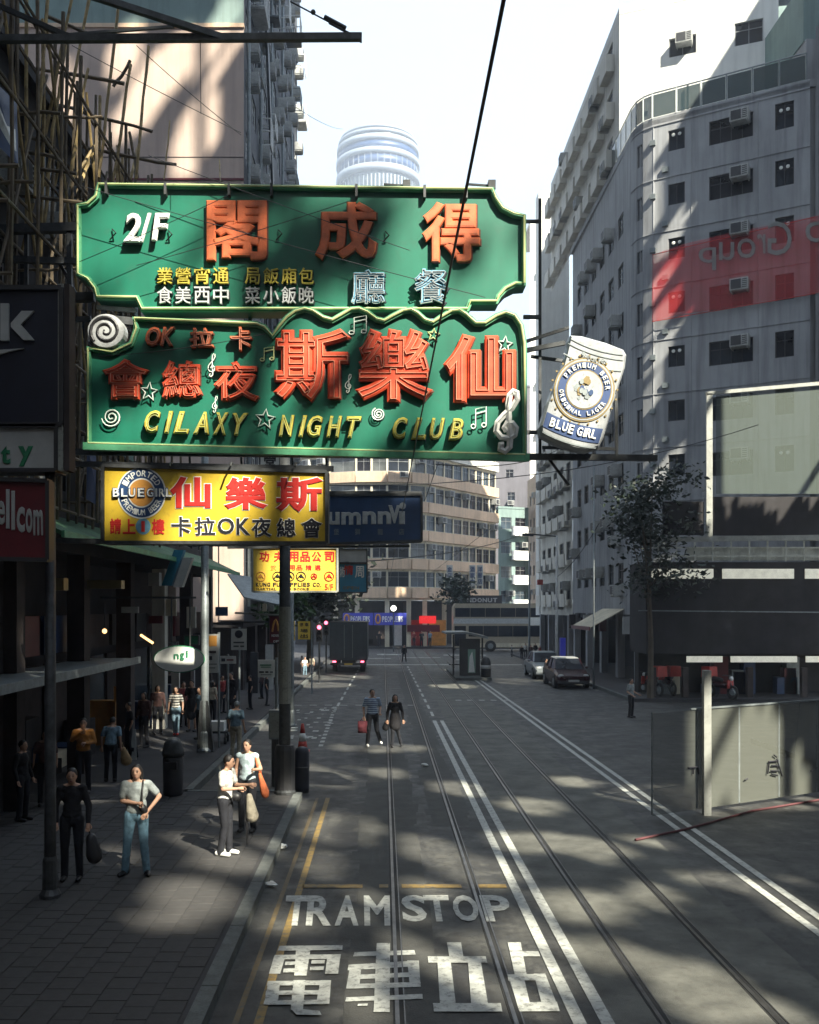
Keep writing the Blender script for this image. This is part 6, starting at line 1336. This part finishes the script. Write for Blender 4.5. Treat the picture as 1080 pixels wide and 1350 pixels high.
# shop signs on the curved block
def fsign(label, px0, py0, px1, py1, Y, m, txt=None, tm='inkwhite', logo=False):
    a = at(px0, py1, Y); b_ = at(px1, py0, Y); t = thing('shop_sign', label, 'sign', ((a.x+b_.x)/2, Y, a.z)); q = MB(); q.box(a.x, b_.x, Y, Y+.3, a.z, b_.z); part('panel', q, m, t, world=True)
    if logo:
        c = at(px0+(px1-px0)*.13, (py0+py1)/2, Y-.03); q = MB(); q.tube([(c.x + .22*cos(2*pi*k/16), c.y, c.z + .42*sin(2*pi*k/16)) for k in range(16)], .09, 5, closed=True); part('logo_ring', q, 'inkorange', t, world=True)
    if txt: rowtxt(t, txt, px0+(px1-px0)*(.25 if logo else .08), px0+(px1-px0)*.9, py0+(py1-py0)*.28, py1-(py1-py0)*.25, Y, tm, .03, .04)
    return t
BLUEL = mat('bluelit', (.03, .04, .30), .5, emit=(.05, .06, .5), estr=.05); M['bluelit'] = BLUEL
fsign('left half of the long royal blue shop fascia, behind the truck', 452, 808, 492, 824, 94.2, 'bluelit', "PEOPLE'S", logo=True)
fsign('right half of the long royal blue shop fascia with white lettering', 493, 808, 536, 824, 94.2, 'bluelit', "PEOPLE'S", logo=True)
M['redlit'] = mat('redlit', (.5, .02, .02), .5, emit=(1, .03, .03), estr=.2)
fsign('small glowing red shop sign on the curved block corner', 553, 812, 575, 822, 95.0, 'redlit', None)
fsign('dull red shopfront fascia right of the blue one', 537, 824, 580, 833, 95.2, 'mred', None)
fsign('dark fascia with pale grey letters above the bus', 604, 785, 662, 797, 99, 'darkw', 'ANDONUT', 'inkgrey')
for i, (x0, y0, x1, y1, Y) in enumerate(((589, 745, 597, 772, 97.6), (619, 745, 627, 772, 101), (629, 745, 637, 772, 102.5), (600, 777, 612, 783, 98.5))):
    t = fsign(['first small vertical white sign on the curved block', 'second vertical white sign, left of a touching pair', 'third vertical white sign, right of a touching pair', 'small flat white sign under the vertical ones'][i], x0, y0, x1, y1, Y, 'inkgrey')
    if i < 3:
        for k, ch in enumerate('金店行' if i == 0 else '酒家大' if i == 1 else '洋服店'): letter(t, ch, x0+1, y0+2+k*8, x1-1, y0+9+k*8, Y-.02, 'inkblue', .02, .03)
fsign('red round sign high on the right pavement corner', 709, 764, 716, 771, 70, 'red'); fsign('upright bright blue banner by the right shops', 739, 841, 746, 865, 62, 'bluelit')
t = thing('shop_awning', 'cream canvas awning above the shops on the right pavement', 'awning', (12.6, 58, 2.5)); q = MB(); a, b_, c, d_ = (12.7, 52, 3.9), (12.7, 57, 3.9), (10.9, 57, 2.9), (10.9, 52, 2.9); q.add([a, b_, c, d_] + [(p[0], p[1], p[2]-.05) for p in (a, b_, c, d_)], [(0,1,2,3),(7,6,5,4),(0,4,5,1),(1,5,6,2),(2,6,7,3),(3,7,4,0)]); part('canvas', q, 'beige', t, world=True); q = MB(); q.bar((10.9, 52, 2.85), (10.9, 57, 2.85), .04, .2); part('valance', q, 'mred', t, world=True)
for i, (y, m_) in enumerate(((50.5, 'inkgrey'), (56, 'mred'), (60.5, 'inkgrey'), (65, 'brownw'))): q = MB(); q.box(12.3, 12.7, y, y+.15, 2.6, 3.5); single('box_sign', q, m_, ['pale box sign over the first right shop', 'dark red box sign over the second right shop', 'pale box sign over the third right shop', 'brown box sign over the last right shop'][i], 'sign')
# ================================================================ people
JOBS = []
def rem(name, q, vox, m, parent, label=None, sm=2):
    me = q.mesh(name, m, None, True); o = bpy.data.objects.new(name, me); COL.objects.link(o); o.parent = parent
    r = o.modifiers.new('r', 'REMESH'); r.mode = 'VOXEL'; r.voxel_size = vox; r.use_smooth_shade = True
    s = o.modifiers.new('s', 'SMOOTH'); s.factor = .5; s.iterations = sm
    if label: o['label'] = label
    JOBS.append(o); return o
def person(label, px, feet, top, z0=.15, face=0.0, H=None, shirt='inkgrey', pants='navyd', shoes='black', sleeves='short', legs='long', hair='short', female=False, pose=None, detail=1, Y=None, bend=0.0, head=(0, 0), skin='skin', coat=False, stripe=None):
    Y = Y or F*(CZ-z0)/(feet-HY); X = (px-HX)*Y/F
    H = H or (feet-top)*Y/F; s = H/1.66
    t = thing('person', label, 'person', (X, Y, z0), face); t.scale = (s, s, s)
    J = dict(hl=(-.09, 0, .90), hr=(.09, 0, .90), kl=(-.10, -.02, .49), kr=(.10, -.02, .49), al=(-.11, .02, .09), ar=(.11, .02, .09),
             sl=(-.175, .01, 1.355), sr=(.175, .01, 1.355), el=(-.235, .03, 1.09), er=(.235, .03, 1.09), wl=(-.245, -.06, .86), wr=(.245, -.06, .86), head=(0, -.015, 1.54), fl=(0,-1), fr=(0,-1))
    if pose: J.update(pose)
    if female: J['sl'] = (J['sl'][0]*.9, *J['sl'][1:]); J['sr'] = (J['sr'][0]*.9, *J['sr'][1:])
    def B(p):                                           # bend the upper body forward about the hips
        p = Vector(p)
        if bend and p.z > .95: r = Matrix.Rotation(bend, 3, 'X'); p = r @ (p - Vector((0, 0, .95))) + Vector((0, 0, .95))
        return p
    V = {k: B(v) if len(v) == 3 else v for k, v in J.items()}
    vox = .014 if detail > 1 else .02 if detail else .032
    hd = V['head']; HR = Matrix.Rotation(head[0], 3, 'Z') @ Matrix.Rotation(head[1] + bend*.6, 3, 'X')
    hp = lambda x, y, z: hd + HR @ Vector((x, y, z))
    b = MB()
    b.ell(hd, (.072, .088, .105), 14, 10, HR); b.ell(hp(0, -.03, -.045), (.052, .055, .065), 10, 8, HR); b.ell(hp(0, -.092, -.015), (.013, .02, .022), 8, 6, HR)
    for e in (-1, 1): b.ell(hp(e*.073, .005, -.01), (.012, .018, .028), 6, 5, HR)
    nk = B((0, .015, 1.40)); b.caps(nk, hp(0, .01, -.06), .052, .048, 10)
    ch = B((0, .01, 1.24)); wa = B((0, .01, 1.06)); pe = Vector((0, .01, .93))
    b.ell(ch, (.14 if female else .16, .095, .17), 12, 9); b.ell(wa, (.115 if female else .135, .09, .15), 12, 8); b.ell(pe, (.145, .105, .12), 12, 8)
    for a in 'lr':
        b.caps(V['s'+a], V['e'+a], .046, .037); b.caps(V['e'+a], V['w'+a], .037, .026); b.caps(V['s'+a]*.4 + nk*.6, V['s'+a], .05, .05)
        b.caps(V['h'+a], V['k'+a], .078, .052); b.caps(V['k'+a], V['a'+a], .05, .036)
        fw = Vector((*J['f'+a], 0)).normalized(); b.caps(V['a'+a] + Vector((0, 0, -.04)) - fw*.04, V['a'+a] + fw*.13 + Vector((0, 0, -.055)), .034, .028)
        d = (V['w'+a] - V['e'+a]).normalized(); c = V['w'+a] + d*.045
        sx = d.cross(Vector((0, 1, .2))).normalized(); b.ell(c, (.03, .02, .045), 8, 6, d.to_track_quat('Z', 'Y').to_matrix())
    body = rem('body', b, vox, skin, t)
    if detail > 0:
        for a in 'lr':
            hb = MB()
            sg = -1 if a == 'l' else 1; d = (V['w'+a] - V['e'+a]).normalized(); w = V['w'+a]; up = Vector((0, -1, 0)); side = d.cross(up).normalized() if d.cross(up).length > .1 else Vector((1, 0, 0)); pn = side.cross(d).normalized()
            hb.caps(w + d*.01, w + d*.075, .024, .030, 8, 1.1)
            for k in range(4):
                o_ = side*(-.027 + .018*k); L_ = (.055, .068, .064, .05)[k]; p1 = w + d*.085 + o_; p2 = p1 + d*L_*.5 + pn*.008; p3 = p2 + d*L_*.35 + pn*.022; hb.caps(p1, p2, .0088, .008, 6); hb.caps(p2, p3, .008, .0065, 6)
            q1 = w + d*.035 + side*(-.03*sg); q2 = q1 + d*.03 + side*(-.022*sg) + pn*.01; q3 = q2 + d*.028 + pn*.008; hb.caps(q1, q2, .010, .009, 6); hb.caps(q2, q3, .009, .0075, 6)
            part('hand', hb, skin, t, smooth=True)
        for e in (-1, 1): q = MB(); q.ell(hp(e*.028, -.083, .012), (.013, .007, .006), 8, 5, HR); part('eye', q, 'hair', t); q = MB(); q.ell(hp(e*.028, -.083, .032), (.019, .008, .004), 8, 4, HR); part('eyebrow', q, 'hair', t)
        q = MB(); q.ell(hp(0, -.088, -.062), (.022, .007, .006), 8, 4, HR); part('mouth', q, 'mred', t)
    # hair
    h = MB()
    if hair != 'none':
        h.ell(hp(0, .018, .028), (.082, .092, .094), 14, 9, HR)
        if hair == 'cap': pass
        if hair in ('bob', 'long'):
            for e in (-1, 1): h.caps(hp(e*.068, .02, .03), hp(e*.07, .025, -.10 if hair == 'bob' else -.2), .03, .03, 8)
            h.caps(hp(0, .07, .02), hp(0, .06, -.12 if hair == 'bob' else -.25), .06, .05, 8)
        if hair == 'tail': h.caps(hp(0, .09, .03), hp(0, .11, -.12), .03, .02, 8)
        # keep the face clear
        h.v = [tuple(v) for v in h.v]; nv = []
        inv = HR.transposed()
        for v in h.v:
            l = inv @ (Vector(v) - hd)
            if l.y < -.045 and l.z < .055 and abs(l.x) < .075: l.y = -.045 + (l.y + .045)*.05
            nv.append(tuple(hd + HR @ l))
        h.v = nv; rem('hair', h, vox, 'hair' if hair != 'cap' else 'steelp', t)
    # top
    c = MB(); g_ = .014
    c.ell(ch, (.155 if female else .175, .112, .165), 14, 10); c.ell(wa + Vector((0, 0, -.02)), (.14 if female else .155, .108, .17), 14, 10); c.caps(B((0, .01, 1.30)), B((0, .01, 1.00)), .115, .118, 12, 1.0)
    if coat: c.caps(pe + Vector((0, 0, .02)), pe + Vector((0, 0, -.26)), .17, .19, 14)
    else: c.ell(pe + Vector((0, 0, .03)), (.16, .122, .09), 12, 8)
    for a in 'lr':
        S, E, W = V['s'+a], V['e'+a], V['w'+a]; c.caps(nk*.5 + S*.5 + Vector((0, 0, -.02)), S, .06, .062)
        if sleeves == 'short': c.caps(S, S.lerp(E, .68), .062, .060)
        elif sleeves == 'long': c.caps(S, E, .062, .050); c.caps(E, E.lerp(W, .95), .05, .04)
        else: c.caps(S*.98 + nk*.02, S.lerp(E, .1), .05, .045)
    c.v = [v for v in c.v]
    rem('top', c, vox, shirt, t, sm=3)
    # trousers / shorts / skirt
    p = MB(); p.ell(pe + Vector((0, 0, -.01)), (.158, .118, .12), 12, 8)
    for a in 'lr':
        h0, k0, a0 = V['h'+a], V['k'+a], V['a'+a]; p.caps(h0, h0.lerp(k0, .9 if legs == 'shorts' else 1), .094, .068 if legs != 'shorts' else .085)
        if legs == 'long': p.caps(k0, a0 + Vector((0, 0, -.03)), .066, .058 if not female else .055)
    if legs == 'skirt': p.caps(pe, (V['kl'] + V['kr'])/2 + Vector((0, 0, .04)), .15, .17, 14)
    rem('trousers' if legs == 'long' else legs if legs == 'shorts' else 'skirt', p, vox, pants, t, sm=3)
    for a in 'lr':
        fw = Vector((*J['f'+a], 0)).normalized(); k = V['a'+a]; q = MB(); A_ = Vector((k.x, k.y, k.z-.045)); q.caps(A_ - fw*.05, A_ + fw*.15 + Vector((0, 0, -.012)), .045, .036, 10); q.v = [(v[0], v[1], max(v[2], k.z-.088)) for v in q.v]; part('shoe', q, shoes, t, smooth=True)
    return t, V
def held(t, name, q, m, label, cat, rot=0):
    """carried thing, written in the person's own scale, stays top-level"""
    bpy.context.view_layer.update() if False else None
    s = t.scale[0]; R_ = Matrix.Rotation(t.rotation_euler[2], 3, 'Z'); q.v = [tuple(t.location + R_ @ (Vector(v)*s)) for v in q.v]
    return single(name, q, m, label, cat, smooth=True)
for nm, c in (('sh_grey', (.26, .29, .29)), ('sh_white', (.66, .66, .62)), ('sh_black', (.010, .009, .012)), ('jeans', (.13, .24, .32)), ('sh_tank', (.45, .56, .60)), ('sh_orange', (.42, .17, .03)), ('sh_blue', (.16, .25, .32)), ('sh_cream', (.48, .42, .32)), ('sh_brown', (.10, .05, .045)), ('pt_dark', (.010, .011, .017)), ('pt_beige', (.40, .36, .28)), ('bag_orange', (.52, .13, .045)), ('bag_tan', (.35, .24, .12)), ('bag_red', (.12, .02, .03)), ('sh_red', (.25, .03, .03))):
    M[nm] = mat(nm, c, .85, var=.45, scale=9, bump=1.0, bscale=11)
def stripes(name, c1, c2, s=38):
    m = mat(name, c1, .85); N = m.node_tree.nodes; L = m.node_tree.links; w = N.new('ShaderNodeTexWave'); w.bands_direction = 'Z'; w.inputs['Scale'].default_value = s/6.28*1.0; w.inputs['Distortion'].default_value = .6
    tc = N.new('ShaderNodeTexCoord'); L.new(tc.outputs['Object'], w.inputs['Vector']); r = N.new('ShaderNodeValToRGB'); r.color_ramp.interpolation = 'CONSTANT'; r.color_ramp.elements[0].color = (*c1, 1); r.color_ramp.elements[1].color = (*c2, 1); r.color_ramp.elements[1].position = .5
    L.new(w.outputs['Fac'], r.inputs[0]); L.new(r.outputs[0], N['Principled BSDF'].inputs['Base Color']); return m
M['sh_stripe'] = stripes('sh_stripe', (.42, .50, .60), (.10, .15, .26), 34); M['sh_stripe2'] = stripes('sh_stripe2', (.6, .58, .52), (.03, .03, .035), 22)
# 1 woman in black, far left
t, V = person('woman in black top and long black trousers standing by the left pole', 95, 1160, 1012, sleeves='long', shirt='sh_black', pants='pt_dark', hair='tail', female=True, detail=2, face=.1, head=(.1, .05), pose=dict(el=(-.24, .02, 1.10), wl=(-.2, -.12, .88), er=(.24, .02, 1.09), wr=(.25, -.08, .86)))
q = MB(); q.caps((.29, -.06, .62), (.33, -.04, .36), .08, .12, 10); q.tube([(.25, -.08, .80), (.27, -.07, .70)], .012, 5); held(t, 'shopping_bag', q, 'framed', 'dark patterned bag carried by the woman in black at left', 'bag')
# 2 man in grey tee and jeans
t, V = person('man in grey t-shirt and blue jeans with shoulder bag, hand on hip', 180, 1153, 1007, shirt='sh_grey', pants='jeans', hair='bob', detail=2, face=.15, head=(-.1, 0), pose=dict(er=(.34, -.02, 1.17), wr=(.17, -.10, .96), el=(-.21, .03, 1.10), wl=(.03, -.17, 1.10), kl=(-.13, -.03, .49), al=(-.17, .02, .09), kr=(.11, -.02, .49), ar=(.15, .0, .09), fl=(-.5, -1), fr=(.3, -1)))
q = MB(); q.tube([(.10, -.02, 1.42), (.10, -.115, 1.30), (.09, -.13, 1.16), (.11, -.12, 1.03)], .014, 5); q.caps((.10, -.12, 1.02), (.13, -.11, .98), .06, .05, 8); held(t, 'shoulder_bag', q, 'black', 'black strap bag across the chest of the man in grey', 'bag')
# 3 man in white polo with umbrella
t, V = person('man in white polo shirt and dark trousers gesturing, in profile', 297, 1127, 994, shirt='sh_white', pants='pt_dark', shoes='inkwhite', detail=2, face=pi*.40, head=(.1, .1), bend=.10, pose=dict(el=(-.2, -.04, 1.12), wl=(-.14, -.28, 1.16), er=(.23, -.06, 1.12), wr=(.16, -.33, 1.18), kl=(-.09, -.04, .49), al=(-.10, .04, .09), ar=(.10, -.02, .09)))
q = MB(); q.tube([(.18, -.30, .96), (.19, -.30, .90), (.19, -.30, .45), (.19, -.30, .14)], [.012, .028, .022, .006], 8); held(t, 'folded_umbrella', q, 'black', 'dark folded umbrella hanging point down in front of the man in white', 'umbrella')
q = MB(); q.caps((.17, .02, .95), (.18, -.12, .93), .085, .085, 10); q.tube([(-.12, .0, 1.42), (.05, .12, 1.3), (.17, .05, 1.02)], .012, 5); held(t, 'shoulder_bag', q, 'black', 'black waist bag slung on the man in the white polo', 'bag')
q = MB(); q.caps((.20, -.34, .95), (.23, -.38, .62), .05, .11, 10); held(t, 'shopping_bag', q, 'pt_beige', 'cream and red striped shopping bag beside the umbrella', 'bag')
# 4 woman in tank top
t, V = person('woman in pale sleeveless top and black trousers facing the man', 326, 1096, 974, sleeves='none', shirt='sh_tank', pants='pt_dark', hair='tail', female=True, detail=2, face=-.2, head=(-.1, 0), pose=dict(er=(.24, .04, 1.12), wr=(.20, -.16, 1.14), el=(-.22, .02, 1.10), wl=(-.16, -.14, .98)))
q = MB(); q.caps((.25, -.02, 1.02), (.33, .0, .72), .05, .12, 10, .6); q.tube([(.16, -.02, 1.40), (.2, -.06, 1.2), (.25, -.03, 1.05)], .012, 5); q.tube([(.16, .04, 1.40), (.22, .05, 1.2), (.26, .0, 1.05)], .012, 5); held(t, 'tote_bag', q, 'bag_orange', 'orange red tote bag on the shoulder of the woman in the tank top', 'bag')
# others on the left pavement
person('person in orange top with arms folded in the dark shop entrance', 110, 1046, 946, shirt='sh_orange', pants='pt_dark', detail=1, hair='short', sleeves='long', face=.3, pose=dict(el=(-.24, -.04, 1.18), wl=(-.05, -.15, 1.34), er=(.24, .0, 1.12), wr=(.05, -.16, 1.12)))
t, V = person('stooping person in grey blue top seen from behind', 146, 1030, 944, shirt='sh_blue', pants='pt_dark', detail=1, face=pi, bend=.35)
q = MB(); q.caps((-.30, -.12, .80), (-.36, -.14, .52), .06, .15, 10); q.tube([(-.26, -.12, .98), (-.29, -.12, .84)], .012, 5); held(t, 'shopping_bag', q, 'bag_tan', 'tan bag lit by sun hanging from the stooping person', 'bag')
person('woman in black and white patterned top, blue leggings and red shoes', 232, 969, 905, shirt='sh_stripe2', pants='sh_blue', shoes='inkred', female=True, hair='bob', detail=1, pose=dict(kl=(-.06, 0, .49), al=(-.05, .02, .09), kr=(.06, 0, .49), ar=(.06, .02, .09)))
person('person in dark brown jacket standing left of the striped woman', 208, 968, 903, shirt='sh_brown', pants='pt_dark', sleeves='long', detail=1, hair='bob', face=.4)
person('person in black dress standing right of the striped woman', 253, 964, 896, shirt='sh_black', pants='sh_black', legs='skirt', coat=True, detail=1, female=True, hair='short', face=-.2)
person('person in red top half hidden behind the black dress', 242, 958, 898, shirt='sh_red', pants='pt_dark', detail=0, face=.5)
person('person in cream top and dark trousers behind the tall pole', 280, 955, 897, shirt='sh_cream', pants='pt_dark', detail=1, face=pi*.8, hair='bob')
person('person in dark coat with lit face further back on the left', 305, 948, 886, shirt='sh_black', pants='pt_dark', coat=True, sleeves='long', detail=1, face=-.6)
person('capped man in light blue shirt and pale trousers seen from behind', 311, 1000, 924, shirt='sh_blue', pants='pt_beige', detail=1, hair='cap', face=pi*.9, bend=.12)
person('person in dark clothes stepping out of the nearest shop', 30, 1082, 975, shirt='sh_black', pants='pt_dark', detail=1, face=1.3, sleeves='long')
# crossing pair
t, V = person('man in blue striped polo striding across the road with a bag', 491, 984, 908, z0=0, shirt='sh_stripe', pants='pt_dark', shoes='inkwhite', detail=2, face=.15, head=(.2, 0), pose=dict(kl=(-.12, -.10, .50), al=(-.14, .05, .09), kr=(.12, -.05, .50), ar=(.27, .20, .14), el=(-.25, .05, 1.10), wl=(-.24, -.02, .88), er=(.24, .05, 1.12), wr=(.20, -.16, .98)))
q = MB(); q.box(-.42, -.16, -.12, .04, .40, .74); q.tube([(-.36, -.04, .74), (-.29, -.04, .82), (-.22, -.04, .74)], .014, 5); held(t, 'carrier_bag', q, 'bag_red', 'dark red carrier bag in the hand of the striding man', 'bag')
t, V = person('woman with long hair in black coat walking beside the striding man', 521, 985, 915, z0=0, shirt='sh_black', pants='pt_dark', coat=True, sleeves='long', female=True, hair='long', detail=1, face=.1, pose=dict(kl=(-.07, -.06, .5), al=(-.10, .02, .09), kr=(.09, .02, .5), ar=(.20, .12, .12)))
q = MB(); q.caps((-.27, -.02, .80), (-.30, 0, .62), .06, .11, 8); held(t, 'shoulder_bag', q, 'black', 'black handbag hanging beside the woman in the black coat', 'bag')
person('lone person in black crossing the far junction', 533, 873, 850, z0=0, shirt='sh_black', pants='pt_dark', sleeves='long', detail=0, face=.2, pose=dict(kl=(-.14, -.05, .5), al=(-.2, .02, .09), kr=(.14, .02, .5), ar=(.2, .1, .1)))
for i, (px, f_, tp, s_) in enumerate(((688, 869, 851, 'sh_black'), (693, 867, 848, 'sh_white'), (700, 868, 850, 'sh_brown'), (706, 866, 848, 'sh_black'), (712, 868, 851, 'sh_red'))):
    person(['person in black at the left end of the waiting group by the bus', 'person in white shirt in the waiting group by the bus', 'person in brown jacket in the middle of the waiting group', 'tall person in black near the right of the waiting group', 'person in dull red at the right end of the waiting group'][i], px, f_, tp, shirt=s_, pants='pt_dark', detail=0, face=random.uniform(-1, 1), sleeves='long')
person('person in dark clothes standing beside the silver car', 720, 900, 868, z0=0, shirt='sh_black', pants='pt_dark', detail=0, face=1.2, sleeves='long')
person('man in grey shirt with arms forward walking on the right-hand road', 832, 946, 894, z0=0, shirt='sh_grey', pants='pt_dark', detail=1, face=.8, pose=dict(wl=(-.2, -.2, .95), wr=(.2, -.24, .98)))
person('person in white top beside the yellow notice board', 402, 893, 866, z0=0, shirt='sh_white', pants='sh_blue', detail=0, face=.5)
person('person in pale top with dark red bag near the left kerb', 411, 892, 864, z0=0, shirt='sh_cream', pants='pt_dark', detail=0, face=-.5)
for i, (px, s_) in enumerate(((546, 'sh_red'), (556, 'sh_black'), (567, 'sh_blue'), (500, 'sh_black'))):
    person(['person in red outside the red shopfront', 'person in black outside the red shopfront', 'person in blue outside the red shopfront', 'person in black at the blue shop doorway'][i], px, 853.5, 832, z0=.14, Y=94.4, shirt=s_, pants='pt_dark', detail=0, face=random.uniform(-1, 1))
for i, (px, f_, tp, s_, lab) in enumerate(((352, 930, 888, 'sh_black', 'dark figure walking beyond the white notice plate'), (345, 921, 882, 'sh_brown', 'brown clad figure beside the far left shops'), (330, 935, 890, 'sh_black', 'dark figure standing under the parking plate'), (385, 905, 872, 'sh_cream', 'pale topped figure between the two left poles'), (190, 985, 912, 'sh_brown', 'dim figure left of the small cone by the shops'), (170, 1000, 925, 'sh_black', 'dim dark figure in the arcade behind the A-frame board'), (60, 1062, 962, 'sh_brown', 'dim brown clad figure between the near arcade columns'), (264, 975, 905, 'sh_blue', 'blue clad figure just left of the tall pole'), (293, 940, 890, 'sh_red', 'red topped figure under the bus stop flag'), (398, 888, 864, 'sh_black', 'dark figure at the edge of the far left pavement'), (675, 866, 850, 'sh_grey', 'grey clad figure apart on the left of the bus group'))):
    person(lab, px, f_, tp, shirt=s_, pants='pt_dark', detail=0, face=random.uniform(-2, 2), sleeves=random.choice(['long', 'short']), hair=random.choice(['short', 'bob']))
random.seed(93)
bpy.context.view_layer.update(); dg = bpy.context.evaluated_depsgraph_get()
for o in JOBS:
    ev = o.evaluated_get(dg); me = bpy.data.meshes.new_from_object(ev); me.name = o.name
    if not me.materials: me.materials.append(o.data.materials[0])
    o.modifiers.clear(); old = o.data; o.data = me; bpy.data.meshes.remove(old)
# ---------------------------------------------------------------- air
hz = MB(); hz.box(-120, 120, -90, 470, -1.6, 212)
hm = bpy.data.materials.new('haze'); hm.use_nodes = True; hn_ = hm.node_tree; hn_.nodes.remove(hn_.nodes['Principled BSDF'])
pv = hn_.nodes.new('ShaderNodeVolumePrincipled'); pv.inputs['Color'].default_value = (.80, .88, 1.0, 1); pv.inputs['Density'].default_value = 0.0011; pv.inputs['Anisotropy'].default_value = .2
hn_.links.new(pv.outputs[0], hn_.nodes['Material Output'].inputs['Volume']); M['haze'] = hm
struct('haze', hz, 'haze', kind='stuff')
